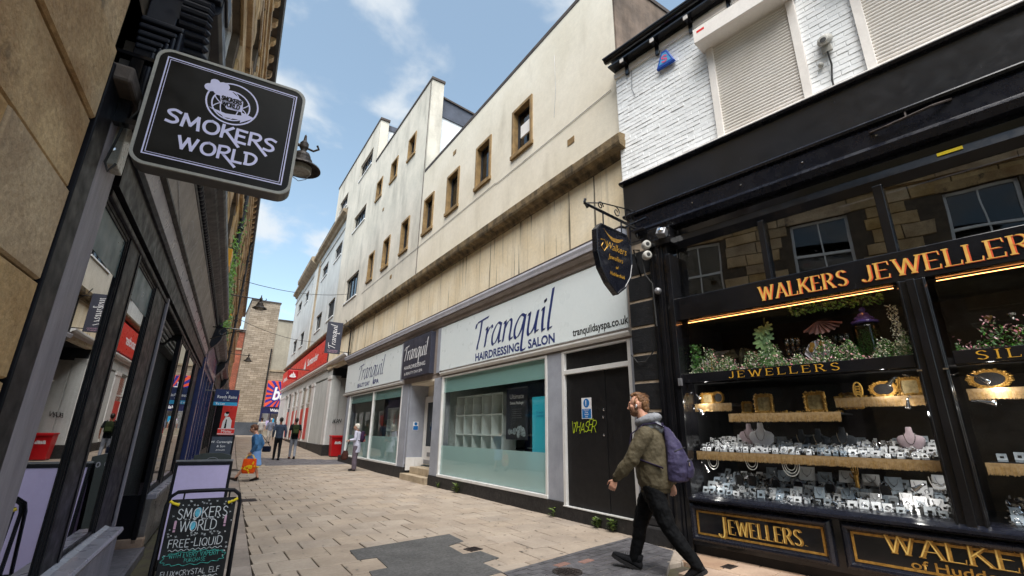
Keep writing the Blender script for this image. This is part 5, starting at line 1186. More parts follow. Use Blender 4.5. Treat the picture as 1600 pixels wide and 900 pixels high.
def ring_box(n, s, z, k, sc, lab, grp):
    o = bpy.data.objects.new('ring_box', bxm[k]); COL.objects.link(o); o.location = jp(n, s, z); o.rotation_euler = (0, 0, -AZW+rg.uniform(-.25, .25)); o.scale = (sc, sc, sc*rg.uniform(.85, 1.25)); tag(o, lab, 'jewellery box', grp)
    q = bpy.data.objects.new('slot', slot); COL.objects.link(q); q.parent = o
    if rg.random() < .6: q.location = (-.006, 0, 0)
    else:
        q.data = glm; q.name = 'ring'
CL_ = ('front row', 'second row', 'third row', 'fourth row', 'back row')
third = lambda s: 'left third' if s > -1.05 else ('middle third' if s > -1.85 else 'right third')
for row in range(5):
    s = -.27-.02*row
    while s > -2.6:
        kk = 0 if rg.random() < .42 else 1; ring_box(.17+row*.12, s, .675+row*.05, kk, rg.uniform(.8, 1.25), 'small '+('white', 'grey')[kk]+' jewellery box, bottom display, '+CL_[row]+', '+third(s), 'jewellery boxes in the bottom rows'); s -= rg.uniform(.075, .125)
for row in range(4):
    s = -.30-.03*row
    while s > -2.6:
        kk = 0 if (s > -1.1 or s < -1.9 or rg.random() < .35) else 1; ring_box(.19+row*.12, s, 1.20+row*.04, kk, rg.uniform(.55, 1.1), 'small '+('white', 'grey')[kk]+' jewellery box on the long fringed shelf, '+CL_[row]+', '+third(s), 'jewellery boxes on the long fringed shelf'); s -= rg.uniform(.065, .12)
for row in range(3):
    s = -3.05
    while s > -4.2:
        ring_box(.19+row*.14, s, (.675 if row != 2 else 1.20)+.05*row*(row != 2), rg.randint(0, 1), rg.uniform(.8, 1.2), 'small jewellery box in the right hand display window, '+('bottom front row', 'bottom second row', 'upper shelf')[row], 'jewellery boxes in the right window'); s -= rg.uniform(.1, .16)
# flat pads with necklaces
def pad(n, s, z, w, h, k, chain_=True):
    o = MB().add([(0, -w/2, 0), (.01, -w/2, 0), (.01, w/2, 0), (0, w/2, 0), (h*.35, -w/2, h), (h*.35+.01, -w/2, h), (h*.35+.01, w/2, h), (h*.35, w/2, h)], [(0,3,2,1),(4,5,6,7),(0,1,5,4),(1,2,6,5),(2,3,7,6),(3,0,4,7)]).build('necklace_pad', (wht, gry)[k])
    o.location = jp(n, s, z); o.rotation_euler = (0, 0, -AZW+rg.uniform(-.15, .15)); tag(o, ('white', 'grey')[k]+' square necklace pad '+('among the boxes of the bottom display, ' if z < 1 else 'on the long fringed shelf, ')+third(s), 'display pad', 'necklace pads in the display')
    if chain_:
        P = [(h*.35*t-.006, w*.3*sin(a), h*t) for a, t in [(-1.5+3*i/10, .9-.55*cos((-1.5+3*i/10))) for i in range(11)]]
        c = MB().tube(P, .0022, 4); c.ball((P[5][0]-.002, P[5][1], P[5][2]-.008), .007, 6, 4); c.build('necklace', silver, o)
for s in (-1.30, -1.42, -1.55, -1.68, -1.80, -1.92, -2.04, -2.16, -2.28, -2.40, -2.52): pad(rg.uniform(.24, .40), s, .74+rg.uniform(0, .03), rg.uniform(.09, .115), rg.uniform(.09, .12), 0 if rg.random() < .6 else 1)
for s in (-.95, -1.12, -1.36, -1.55, -1.75, -1.98, -2.18, -2.38, -2.55): pad(rg.uniform(.45, .6), s, .86+rg.uniform(0, .06), rg.uniform(.12, .17), rg.uniform(.11, .16), rg.randint(0, 1))
for s in (-1.15, -1.45, -1.7, -1.95, -2.3, -2.5): pad(.5, s, 1.29, rg.uniform(.09, .13), rg.uniform(.1, .15), 1)
# busts
def bust(n, s, z, h, m_, lab):
    t = thing('necklace_bust', lab, 'necklace bust', jp(n, s, z), -AZW)
    R = [(.045, .30), (.07, .25), (.10, .5), (.13, .75)]
    rings = []
    for zz_, w, d in ((0, .16, .05), (.15, .26, .07), (.42, .42, .09), (.55, .44, .09), (.66, .36, .08), (.72, .17, .07), (.80, .11, .06), (.95, .10, .055), (1.0, .085, .04)):
        rings.append([(d*h*cos(a)*1.0, w*h*sin(a), zz_*h) for a in [2*pi*k/16 for k in range(16)]])
    MB().loft(rings).build('bust_form', m_, t, smooth=True)
    P = [(-.095*h, .26*h*sin(a), h*(.52-.25*cos(a)+.25)) for a in [-2.0+4.0*i/14 for i in range(15)]]
    P = [(-(.06+.04*cos(.5*(i-7)/4))*h, .17*h*sin((i-7)/7*1.6), h*(.78-.42*cos((i-7)/7*1.55))) for i in range(15)]
    MB().tube(P, .004, 5).build('necklace', silver, t)
whb = mat('white_velvet_bust', (.7, .69, .72, 1), (.62, .6, .66, 1), ns=8, rough=.8); pkb = mat('pale_pink_bust', (.66, .52, .58, 1), None, ns=8, rough=.8); blb = mat('dark_grey_bust', '#3d4046', None, ns=8, rough=.7)
bust(.45, -.80, 1.25, .30, pkb, 'pale pink necklace bust at the left of the long fringed shelf')
bust(.38, -.97, 1.22, .34, whb, 'white necklace bust beside the pink one on the long fringed shelf')
bust(.45, -1.40, 1.22, .26, blb, 'dark grey necklace bust left of centre on the long shelf'); bust(.45, -1.58, 1.22, .27, blb, 'dark grey necklace bust at the centre of the long shelf'); bust(.45, -1.82, 1.22, .29, blb, 'dark grey necklace bust right of centre on the long shelf')
bust(.42, -2.42, 1.24, .27, pkb, 'large pale bust at the right of the long fringed shelf')
# gilt frames
antq = mat('antique_print', '#a89468', '#7d6a44', ns=25, rough=.6)
def gilt(n, s, z, w, h, oval, lab, thick=.028):
    t = thing('gilt_frame', lab, 'picture frame', jp(n, s, z), -AZW); b = MB(); K = 28
    def outl(q, x):
        P = []
        for k in range(K):
            a = 2*pi*k/K
            if oval: y_, z_ = cos(a)*w/2*q, sin(a)*h/2*q
            else:
                m_ = max(abs(cos(a)), abs(sin(a))); y_, z_ = cos(a)/m_*w/2*q, sin(a)/m_*h/2*q
            wob = 1+(.04*sin(a*10) if x > -.01 and q > .9 else 0); P.append((x*1, y_*wob, z_*wob+h/2))
        return P
    b.loft([outl(1.0, 0.012), outl(1.02, 0), outl(.95, -.02), outl(.85, -.026), outl(.78, -.012), outl(.70, -.014), outl(.66, 0)], cap=False)
    rgg = random.Random(int(s*100))
    for k in range(26):
        a = 2*pi*k/26; m_ = 1 if oval else max(abs(cos(a)), abs(sin(a))); b.ball((-.022, cos(a)/m_*w/2*(.9 if k % 2 else .97), sin(a)/m_*h/2*(.9 if k % 2 else .97)+h/2), (.012, w*.05, h*.05), 6, 4); b.ball((-.024, cos(a)/m_*w/2*.78, sin(a)/m_*h/2*.78+h/2), (.008, w*.02, h*.02), 6, 4)
    b.build('frame_moulding', M['gold'], t)
    p = MB(); p.add([(x-.002, y_, z_) for x, y_, z_ in outl(.68, 0)], [tuple(range(K))]); p.build('mount', M['fabric_blk'] if oval else antq, t)
gilt(.26, -1.10, 1.66, .22, .24, False, 'square gilt frame standing left of centre on the middle upper shelf')
gilt(.26, -1.66, 1.66, .22, .24, False, 'square gilt frame standing right of centre on the middle upper shelf')
gilt(.36, -.34, 1.80, .18, .16, False, 'gilt frame in the left corner of the upper shelf'); gilt(.34, -.50, 1.80, .16, .17, True, 'oval gilt frame beside the corner frame on the left upper shelf')
gilt(.35, -.86, 1.66, .13, .16, False, 'small gilt frame at the left end of the middle upper shelf'); gilt(.4, -1.98, 1.70, .22, .18, False, 'low gilt box frame at the right end of the middle upper shelf')
gilt(.34, -2.30, 1.81, .26, .17, True, 'wide oval gilt frame on the right upper shelf'); gilt(.36, -2.52, 1.81, .2, .2, False, 'gilt frame behind the chrome spot lamps on the right upper shelf')
gilt(.34, -3.12, 1.85, .32, .19, True, 'large oval gilt mirror in the right display window'); gilt(.34, -3.5, 1.85, .2, .2, False, 'gilt frame on the upper shelf of the right display window')
t = thing('bracelet_stand', 'upright woven gold and white bracelet on the right upper shelf', 'jewellery stand', jp(.3, -2.08, 1.81), -AZW)
b = MB()
ring = [(0, .04*cos(2*pi*k/20), .085+.085*sin(2*pi*k/20)) for k in range(20)]
b.tube(ring, .009, 6, closed=True); [b.tube([(0, -.03, .03+.028*i), (0, .03, .05+.028*i)], .006, 5) for i in range(4)]; [b.tube([(-.004, .03, .03+.028*i), (-.004, -.03, .05+.028*i)], .006, 5) for i in range(4)]
b.build('woven_band', M['lettergold'], t)
# small silver ornate frames in the bottom display
for i, s in enumerate((-.62, -.78, -1.05, -1.3, -1.62, -2.12)):
    t = thing('silver_frame', 'small ornate silver arch frame in the bottom display, number of them along the row', 'frame', jp(.40, s, .80), -AZW, 'ornate silver frames in the bottom display')
    t['label'] = 'small ornate silver arched frame standing among the boxes of the bottom display'
    hh = .15 if s < -2 or s > -.8 else .12
    P = [(0, -.045, 0), (0, -.05, hh*.6), (0, -.03, hh*.9), (0, 0, hh*1.1), (0, .03, hh*.9), (0, .05, hh*.6), (0, .045, 0)]
    b = MB(); b.tube(P, .007, 6); [b.ball((0, y_, z_), .009, 6, 4) for _, y_, z_ in P]; b.build('arch', silver, t); MB().box(.002, .006, -.04, .04, 0, hh*.8).build('backing', M['fabric_blk'], t)
# gold hand
t = thing('gold_hand', 'gilded display hand pointing up with rings in the bottom display', 'display hand', jp(.5, -1.86, .88), -AZW); b = MB()
b.chain([(0, 0, 0, .022), (0, 0, .07, .02), (0, 0, .09, .026), (0, 0, .12, .024)], 10)
for k, (dy, l) in enumerate(((-.022, .07), (-.008, .085), (.008, .08), (.021, .062))): b.chain([(0, dy, .12, .007), (-.004, dy*1.25, .12+l*.5, .0065), (-.012, dy*1.4, .12+l, .005)], 6)
b.chain([(0, .02, .08, .009), (-.005, .042, .10, .008), (-.01, .05, .13, .006)], 6); b.build('hand_form', M['gold'], t, smooth=True)
# pearl strings hanging
for s, z, k in ((-.42, 1.05, 1), (-1.33, 1.06, 2), (-.9, 1.07, 1), (-2.6, 1.0, 1)):
    t = MB()
    for j in range(k+1):
        r = .05+.02*j; t.tube([(0, r*sin(a), -.02-r*1.6*(1-abs(a/1.57)**2)) for a in [-1.57+3.14*i/12 for i in range(13)]], .0045, 5)
    tag(t.build('pearl_string', mat('pearl_white_%d' % k, (.7, .68, .64, 1), None, ns=40, rough=.25), None, loc=jp(.16, s, z+.07), rot=(0, 0, -AZW)), 'string of pearls hanging below the long fringed shelf', 'necklace', 'pearl strings under the long fringed shelf')
# chrome spot lamps
def spot(n, s, z, dy, dz, lab):
    t = thing('spot_lamp', lab, 'spot lamp', jp(n, s, z), -AZW)
    MB().tube([(.0, 0, 0), (-.004, dy*.4, dz*.25), (-.005, dy*.8, dz*.8), (-.005, dy, dz)], [.009, .012, .022, .030], 12).build('cone', M['chrome'], t, smooth=True)
    MB().tube([(0, -dy*.5, .02), (.03, -dy, .0)], .005, 6).build('arm', M['chrome'], t)
    ld = bpy.data.lights.new('spot_lamp_light', 'POINT'); ld.energy = .55; ld.shadow_soft_size = .02; ld.color = (1, .96, .9); lo_ = bpy.data.objects.new('bulb_light', ld); COL.objects.link(lo_); lo_.parent = t; lo_.location = (.04, dy*1.3, dz*1.4)
spot(.15, -.27, 1.94, -.07, -.07, 'upper chrome spot lamp at the left edge of the jewellers window'); spot(.15, -.29, 1.74, -.07, -.07, 'middle chrome spot lamp at the left edge of the jewellers window'); spot(.15, -.30, 1.04, -.05, -.09, 'lowest chrome spot lamp at the left edge of the jewellers window')
spot(.15, -2.47, 2.00, .09, -.08, 'upper chrome spot lamp left of the big post'); spot(.15, -2.52, 1.79, .02, -.11, 'middle chrome spot lamp left of the big post'); spot(.15, -2.5, .98, .10, -.06, 'lowest chrome spot lamp left of the big post')
spot(.15, -3.0, 1.98, -.13, -.08, 'upper chrome spot lamp right of the big post'); spot(.15, -2.97, 1.74, -.16, -.03, 'lower chrome spot lamp right of the big post')
# ---- upper display: flower bank, jar, glasses, plant, eagle ...
box('display_deck', M['fabric_blk'], J, .16, 1.4, -5.9, -.2, 2.08, 2.15)
def flora(name, m_, n, rng_, size, lab, cat, seed, shp=4):
    b = MB(); r = random.Random(seed)
    for _ in range(n):
        p = Vector(rng_(r)); a = Vector((r.uniform(-1, 1), r.uniform(-1, 1), r.uniform(-.3, 1))).normalized(); t_ = a.orthogonal().normalized(); t2 = a.cross(t_); k = size*r.uniform(.6, 1.3)
        b.add([p-t_*k, p+t2*k*.45+a*k*.15, p+t_*k, p-t2*k*.45+a*k*.15], [(0, 1, 2, 3)])
    o = b.build(name, m_, None, loc=(5.42, 4.3, 0), rot=(0, 0, -AZW)); tag(o, lab, cat, kind='stuff'); return o
def bank(r, s0=-2.62, s1=-.23, zt=.17):
    s = r.uniform(s0, s1); k = (.6+.4*sin(s*9)+.3*sin(s*23))*zt; return (r.uniform(.15, .42), s, 2.16+r.random()**1.5*(k+.05))
flora('trailing_foliage', M['leaf'], 6500, lambda r: bank(r, zt=.27), .017, 'low bank of artificial green foliage along the bottom of the left upper display', 'foliage', 1)
flora('trailing_foliage', M['leaf2'], 1600, lambda r: bank(r, zt=.19), .013, 'lighter green sprigs in the left upper display bank', 'foliage', 2)
flora('white_flowers', M['flower_w'], 3600, lambda r: (lambda q: (q[0]-.03, q[1], q[2]+.012))(bank(r, zt=.26)), .012, 'tiny cream and white flowers along the left upper display', 'flowers', 3)
flora('pink_flowers', M['flower_p'], 700, lambda r: (lambda q: (q[0]-.03, q[1], q[2]+.03))(bank(r, -2.4, -.4, .25)), .017, 'small pink flowers dotted in the left upper display', 'flowers', 4)
flora('trailing_foliage', M['leaf'], 2600, lambda r: bank(r, -5.3, -2.96, .24), .018, 'deep green foliage bank in the right upper display', 'foliage', 5)
flora('pink_flowers', M['flower_p'], 700, lambda r: (lambda q: (q[0]-.03, q[1], q[2]+.05))(bank(r, -5.3, -2.97, .26)), .016, 'pink and red flowers in the right upper display', 'flowers', 6)
flora('white_flowers', M['flower_w'], 420, lambda r: (r.uniform(.15, .3), -2.50-.08*sin(r.random()*3), 2.2+r.random()*.55), .013, 'cream flower garland climbing beside the big post', 'flowers', 7)
flora('hanging_foliage', M['leaf'], 420, lambda r: (.3+r.uniform(-.06, .06), -1.98+r.uniform(-.5, .45), 2.88+r.uniform(-.06, .05)), .02, 'green sprigs hanging along the top of the left upper display', 'foliage', 8)
flora('trailing_foliage', M['leaf'], 350, lambda r: (.25+r.uniform(-.08, .08), -.30+r.uniform(-.05, .06), 2.2+r.random()*.42), .022, 'green fern at the left end of the upper display', 'foliage', 9)
t = thing('monstera_plant', 'tall artificial climbing plant with large split leaves in the left upper display', 'plant', jp(.28, -1.23, 2.15), -AZW)
MB().tube([(0, 0, 0), (.01, .01, .3), (0, -.01, .70)], .008, 6).build('stem', M['stem'], t)
r = random.Random(4)
for k in range(9):
    z = .10+.54*k/9; l = r.uniform(.075, .115); sd = (1 if k % 2 else -1)*r.uniform(.3, 1.0); rot = sd*r.uniform(.5, 1.1); b = MB(); N_ = 22; P = [(-.02, 0, 0)]
    for i in range(N_+1):
        q = -2.7+5.4*i/N_; rr = l*(.62+.38*cos(q*.5))*(1 if i % 3 else .62); y0_, z0_ = rr*sin(q), -rr*cos(q)-.01
        P.append((-.03-.03*cos(q), y0_*cos(rot)-z0_*sin(rot)+sd*.035, y0_*sin(rot)+z0_*cos(rot)))
    P[0] = (-.04, sd*.03, -.01)
    b.add(P, [(0, i, i+1) for i in range(1, N_+1)]); b.build('leaf', (M['leaf2'], M['leaf'])[k % 3 == 0], t, loc=(0, 0, z))
t = thing('lidded_jar', 'tall green glass jar with a purple domed lid in the left upper display', 'jar', jp(.36, -2.26, 2.16), -AZW)
MB().lathe([(.10, .0), (.12, .02), (.13, .12), (.13, .42), (.11, .46), (.10, .46)], n=24).build('jar_body', G['green'], t, smooth=True)
MB().lathe([(.12, .46), (.135, .47), (.13, .49), (.10, .51), (.095, .53), (.06, .56), (.05, .58), (.02, .60), (.035, .625), (.02, .65), (.001, .66)], n=24).build('lid', mat('purple_glass', '#4b3a8c', '#6a58a8', ns=8, rough=.2, coat=.6), t)
b = MB(); r = random.Random(9)
for _ in range(420):
    a, q, z = r.uniform(0, 6.3), r.uniform(.02, .10), r.uniform(.03, .40); b.add([(q*cos(a), q*sin(a), z), (q*cos(a)+.012, q*sin(a), z+.01), (q*cos(a), q*sin(a)+.012, z+.02)], [(0, 1, 2)])
b.build('foliage', M['leaf'], t, kind='stuff')
def wineglass(n, s, z, h, lab, grp):
    o = MB().lathe([(.035, 0), (.034, .004), (.005, .01), (.004, h*.45), (.01, h*.5), (.035, h*.62), (.04, h*.75), (.034, h), (.032, h), (.037, h*.75), (.03, h*.63), (.002, h*.53)], n=14).build('wine_glass', G['clear'], None, loc=jp(n, s, z), smooth=True)
    tag(o, lab, 'wine glass', grp)
for i, s in enumerate((-1.42, -1.48, -1.54, -1.60, -1.45, -1.51, -1.57)): wineglass(.42 if i < 4 else .32, s, 2.16+(.2 if i > 3 else .1), .2, 'clear stemmed wine glass in the cluster left of the shell mirror', 'wine glasses left of the shell ornament')
for i, s in enumerate((-1.92, -1.98, -2.04, -2.10, -1.95, -2.01, -2.07)): wineglass(.45 if i < 4 else .34, s, 2.2+(.12 if i > 3 else 0), .22, 'clear crystal glass in the cluster left of the purple lidded jar', 'crystal glasses beside the jar')
t = thing('shell_ornament', 'white fluted plaque with gilt flowers behind the flower bank', 'ornament', jp(.34, -1.76, 2.17), -AZW); b = MB()
for k in range(9):
    a = -.9+1.8*k/8; b.add([(0, 0, 0), (-.03, .16*sin(a-.1), .32*cos(a-.1)), (0, .17*sin(a), .33*cos(a)), (-.03, .16*sin(a+.1), .32*cos(a+.1))], [(0, 1, 2), (0, 2, 3)])
b.build('fluted_plaque', whb, t)
b = MB(); [b.ball((-.035, y_, z_), (.01, .03, .035), 8, 6) for y_, z_ in ((-.06, .28), (.04, .27), (-.02, .22), (.06, .22))]; b.build('gilt_flower', M['gold'], t)
t = thing('eagle_ornament', 'dark metal eagle ornament with spread wings in the left upper display', 'ornament', jp(.38, -.83, 2.2), -AZW); b = MB()
b.chain([(0, 0, .1, .02), (0, -.02, .2, .03), (0, -.03, .26, .022), (-.01, -.045, .30, .018)], 8)
for sg_ in (-1, 1):
    for k in range(6): b.add([(0, sg_*.01, .2), (.01, sg_*(.07+.03*k), .33-.012*k), (.0, sg_*(.10+.032*k), .30-.03*k), (.012, sg_*(.06+.02*k), .24-.012*k)], [(0, 1, 2, 3)])
b.build('eagle_form', mat('aged_pewter', '#6f6a52', '#3a3830', ns=20, rough=.4, metal=.7), t)
t = thing('etched_panel', 'pale etched panel with dark dots standing at the left of the upper display', 'ornament', jp(.5, -.52, 2.17), -AZW); box('panel', gry, t, 0, .02, -.13, .13, 0, .36)
b = MB(); r = random.Random(3); [b.tube([(-.004, r.uniform(-.1, .1), r.uniform(.03, .15)), (-.004, r.uniform(-.1, .1), r.uniform(.2, .33))], .002, 4) for _ in range(9)]; b.build('etching', M['rubber'], t)
for s in (-.36, -.42, -.48):
    tag(MB().lathe([(.012, 0), (.012, .002), (.008, .004), (.007, .24), (.001, .25)], n=8).build('candle', M['lettergold'] if s < -.45 else wht, None, loc=jp(.3, s, 2.17)), 'slim pale candle at the left end of the upper display', 'candle', 'slim candles in the upper display')
t = thing('velvet_drape', 'dusty pink scalloped shell ornament hanging in the left upper display', 'ornament', jp(.3, -1.84, 2.60), -AZW); b = MB()
for k in range(8):
    a0, a1 = -1.25+2.1*k/8, -1.25+2.1*(k+1)/8; am = (a0+a1)/2
    b.add([(0, .02, .12), (-.01, .24*sin(a0), .12-.15*cos(a0)), (-.05, .26*sin(am), .11-.165*cos(am)), (-.01, .24*sin(a1), .12-.15*cos(a1))], [(0, 1, 2), (0, 2, 3)])
b.build('drape', mat('dusty_pink', '#8c6a66', '#6a4c48', ns=8, rough=.5), t)
t = thing('cake_stand', 'tiered glass stand with small gilt cups in the right upper display', 'ornament', jp(.45, -3.35, 2.2), -AZW)
for z in (.12, .28, .42): box('glass_tier', G['clear'], t, -.1, .1, -.25, .25, z, z+.008)
for i in range(6): MB().lathe([(.01, 0), (.012, .02), (.03, .04), (.034, .06)], n=10).build('cup', M['gold'] if i % 2 else M['chrome'], t, loc=(-.04, -.2+.16*(i % 3), .13 if i < 3 else .29))

# loose small stock: rings, studs, clasps and tags too small to pick apart
silv2 = mat('bright_silver_stock', (.85, .85, .88, 1), (.3, .3, .32, 1), ns=140, rough=.18, metal=.9, rnd=.3, isl=True)
def litter_stock(nm, m_, n, s0, s1, n0, n1, zf, sc, lab, seed):
    b = MB(); r = random.Random(seed)
    for _ in range(n):
        nn, s, k = r.uniform(n0, n1), r.uniform(s0, s1), sc*r.uniform(.5, 1.4); z = zf(nn, r); t_ = r.random()
        if t_ < .45: b.tube([(nn, s+k*cos(a), z+k+k*sin(a)) for a in [2*pi*i/6 for i in range(6)]], k*.28, 3, closed=True)
        elif t_ < .75: b.box(nn-k*.3, nn+k*.3, s-k, s+k, z, z+k*r.uniform(.6, 2.4))
        else: b.add([(nn, s-k, z), (nn, s+k, z), (nn+k, s+k*.6, z+k*2.6), (nn+k, s-k*.6, z+k*2.6)], [(0, 1, 2, 3)])
    tag(b.build(nm, m_, None, loc=(5.42, 4.3, 0), rot=(0, 0, -AZW)), lab, 'jewellery', kind='stuff')
stp_ = lambda base, rise: (lambda nn, r: base+max(0, (nn-.15))*rise+r.uniform(0, .02))
litter_stock('silver_stock', silv2, 900, -2.62, -.24, .14, .66, stp_(.675, .42), .010, 'tiny silver rings and charms scattered among the boxes of the bottom display', 1)
litter_stock('white_stock', wht, 380, -2.62, -.24, .14, .66, stp_(.675, .42), .012, 'tiny white stands and tags among the boxes of the bottom display', 2)
litter_stock('silver_stock', silv2, 800, -2.62, -.24, .15, .58, stp_(1.20, .34), .009, 'tiny silver rings scattered along the long fringed shelf', 3)
litter_stock('white_stock', wht, 380, -2.62, -.24, .15, .58, stp_(1.20, .34), .011, 'tiny white ring stands along the long fringed shelf', 4)
litter_stock('dark_stock', M['rubber'], 300, -2.62, -.24, .14, .6, stp_(.675, .42), .014, 'small black pads and slots among the boxes of the bottom display', 5)
litter_stock('gilt_stock', M['gold'], 160, -2.64, -1.86, .26, .5, lambda nn, r: 1.815, .010, 'small gilt trinkets on the right upper shelf', 6)
litter_stock('gilt_stock', M['gold'], 140, -1.9, -.72, .2, .5, lambda nn, r: 1.665, .010, 'small gilt trinkets on the middle upper shelf', 7)
litter_stock('silver_stock', silv2, 400, -4.3, -2.98, .15, .6, stp_(.675, .42), .011, 'tiny silver pieces in the bottom of the right display window', 8)
# ---------------- left-hand building: local x out into the street, y away from the camera ----------------
LB = thing('stone_building', 'tall yellow sandstone building on the left with a bracketed eaves gutter above the shopfronts', 'building', (-.75, 0, 0), -AZL)
blk = {}
def block_mesh(l, h, name='stone_block'):
    k = (round(l, 2), round(h, 2))
    if k not in blk:
        b = MB(); e = .007; r = random.Random(int(l*100+h*1000))
        b.add([(-.1, 0, 0), (-.1, l, 0), (-.1, l, h), (-.1, 0, h), (-.0, 0, 0), (-.0, l, 0), (-.0, l, h), (0, 0, h), (.012, e, e), (.012, l-e, e), (.012, l-e, h-e), (.012, e, h-e)],
              [(0,1,5,4),(1,2,6,5),(2,3,7,6),(3,0,4,7),(4,5,9,8),(5,6,10,9),(6,7,11,10),(7,4,8,11),(8,9,10,11)])
        blk[k] = b.mesh(name, M['ashlar'])
    return blk[k]
rg = random.Random(21)
CH = [.38, .40, .36, .42, .38, .40, .34, .38, .40, .38, .36]
z = 0
for r_, h in enumerate(CH):
    s = 2.455; k = 0
    while s > -4:
        l = rg.choice([.62, .78, .9, 1.05])
        o = bpy.data.objects.new('stone_block', block_mesh(l-.009, h-.009)); COL.objects.link(o); o.parent = LB
        o.location = (rg.uniform(-.006, .008), s-l, z); s -= l
    z += h
ZT = z
box('near_wall_core', M['ashmortar'], LB, -.5, -.012, -4.2, 2.45, 0, ZT)
# upper wall: coursed stones with window openings
WINS = [(-3.6+2.9*k, -2.4+2.9*k) for k in range(17)]
LV = [(4.75, 6.55), (7.45, 8.75)]
up = MB(); z = ZT; rr = 0
rows = []
while z < 10.75:
    h = [.30, .27, .33][rr % 3]; rows.append((z, h)); z += h; rr += 1
for z, h in rows:
    s = -6+rg.uniform(0, .4)
    while s < 47:
        l = rg.uniform(.42, .8)
        if not any(s+l > a and s < c and z+h > z0-.02 and z < z1 for a, c in WINS for z0, z1 in LV):
            d = rg.uniform(.0, .014); e = .01; s1 = s+l-.01; z1_ = z+h-.01
            up.add([(-.01, s, z), (-.01, s1, z), (-.01, s1, z1_), (-.01, s, z1_), (d+.012, s+e, z+e), (d+.012, s1-e, z+e), (d+.012, s1-e, z1_-e), (d+.012, s+e, z1_-e)],
                   [(0,1,5,4),(1,2,6,5),(2,3,7,6),(3,0,4,7),(4,5,6,7)])
        s += l
up.build('upper_stones', M['ashlar_up'], LB, kind='stuff')
b = MB(); wall_grid(b, -.012, -6, 47, 3.5, 10.9, [(a, c, z0, z1) for a, c in WINS for z0, z1 in LV], -.25); b.build('wall_core', M['ashmortar'], LB)
box('inner_mass', M['dark'], LB, -6, -.3, -6, 47, 0, 10.9)
for a, c in WINS:
    for z0, z1 in LV:
        cy, cz, hw, hh = (a+c)/2, (z0+z1)/2, (c-a)/2, (z1-z0)/2; f = MB(); q = .06
        f.box(-.16, -.10, -hw, -hw+q, -hh, hh); f.box(-.16, -.10, hw-q, hw, -hh, hh); f.box(-.16, -.1, -hw, hw, hh-q, hh); f.box(-.16, -.1, -hw, hw, -hh, -hh+q); f.box(-.15, -.09, -hw, hw, -.03, .03); f.box(-.15, -.11, -.015, .015, -hh, hh)
        w = f.build('window', M['whitepaint'], LB, loc=(0, cy, cz)); box('pane', G['win'], w, -.14, -.135, -hw+q, hw-q, -hh+q, hh-q)
        box('sill', M['ashlar'], w, -.1, .07, -hw-.08, hw+.08, -hh-.12, -hh); box('lintel', M['ashlar'], w, -.0, .03, -hw-.1, hw+.1, hh, hh+.22)
for z0, z1, n_ in ((6.92, 7.08, .09), (8.95, 9.10, .05), (9.10, 9.25, .08), (10.1, 10.28, .07)):
    s = -6
    while s < 47:
        l = rg.uniform(1.0, 1.6); box('string_stone', M['ashlar'], LB, -.01, n_, s, s+l-.008, z0, z1, bev=.008); s += l
box('eaves_fascia', M['ashlar'], LB, -.01, .03, -6, 47, 10.28, 10.8)
MB().box(-.1, .16, -6, 47, 10.92, 10.98).build('eaves_board', M['coping'], LB)
MB().prism([(.16, 10.9), (.24, 10.9), (.27, 10.95), (.27, 11.05), (.15, 11.05)], lambda p, q, t: (p, t, q), -6, 47).build('gutter', M['winframe'], LB)
box('roof_slope', M['slate'], LB, -6, .15, -6, 47, 11.0, 11.1)
cbp = [(-.01, 10.62), (.03, 10.62), (.06, 10.70), (.05, 10.76), (.12, 10.80), (.16, 10.88), (.16, 10.92), (-.01, 10.92)]
cm = MB().prism([(p, q-10.62) for p, q in cbp], lambda p, q, t: (p, t, q), -.09, .09).mesh('corbel', M['ashlar'])
for k in range(80):
    o = bpy.data.objects.new('corbel', cm); COL.objects.link(o); o.parent = LB; o.location = (0, -5.8+.66*k, 10.62)
# downpipes and clutter high on the wall
for s, z1 in ((13.9, 10.9), (27, 10.9)):
    b = MB(); b.tube([(.10, s, 3.7), (.10, s, 10.7), (.18, s, 10.95)], .055, 10); [b.box(.02, .18, s-.08, s+.08, z_, z_+.06) for z_ in (5, 6.6, 8.2, 9.8)]; b.build('downpipe', M['winframe'], LB)
for s, z_, lb in ((11.6, 4.75, 'yellow alarm box on the stone wall above the near shop cornice'), (18.4, 4.7, 'yellow alarm box farther along the stone wall')):
    t = thing('alarm_box', lb, 'alarm box', Lw(.02, s, z_), -AZL); MB().box(0, .14, -.25, .25, 0, .42).build('alarm_case', mat('alarm_yellow_%d' % s, '#e3a516', None, rough=.4), t, bev=.02)
    box('label_strip', M['blackpaint'], t, .141, .143, -.15, .15, .12, .18)
for s0, z0, n_ in ((13.2, 4.9, 900), (16.5, 4.5, 700), (14.5, 6.6, 160)):
    b = MB(); r = random.Random(int(s0*10))
    for _ in range(n_):
        p = Vector((.05+abs(r.gauss(0, .07)), s0+r.gauss(0, .55), z0+r.gauss(0, .42))); a = Vector((r.uniform(-1, 1), r.uniform(-1, 1), r.uniform(-1, 1))).normalized()*.05; t_ = a.orthogonal().normalized()*.028
        b.add([p-a, p+t_, p+a, p-t_], [(0, 1, 2, 3)])
    for _ in range(12): q = s0+r.uniform(-.6, .6); b.tube([(.03, q, z0-.6), (.08, q+r.uniform(-.2, .2), z0), (.07, q+r.uniform(-.3, .3), z0+.6)], .006, 4)
    tag(b.build('wall_plant', M['leaf2'], None, loc=(-.75, 0, 0), rot=(0, 0, -AZL)), {13.2: 'bushy green plant growing on the stone wall above the near shop cornice', 16.5: 'lower green plant growing farther along the stone wall', 14.5: 'sparse weed growing high beside the downpipe'}[s0], 'plant')
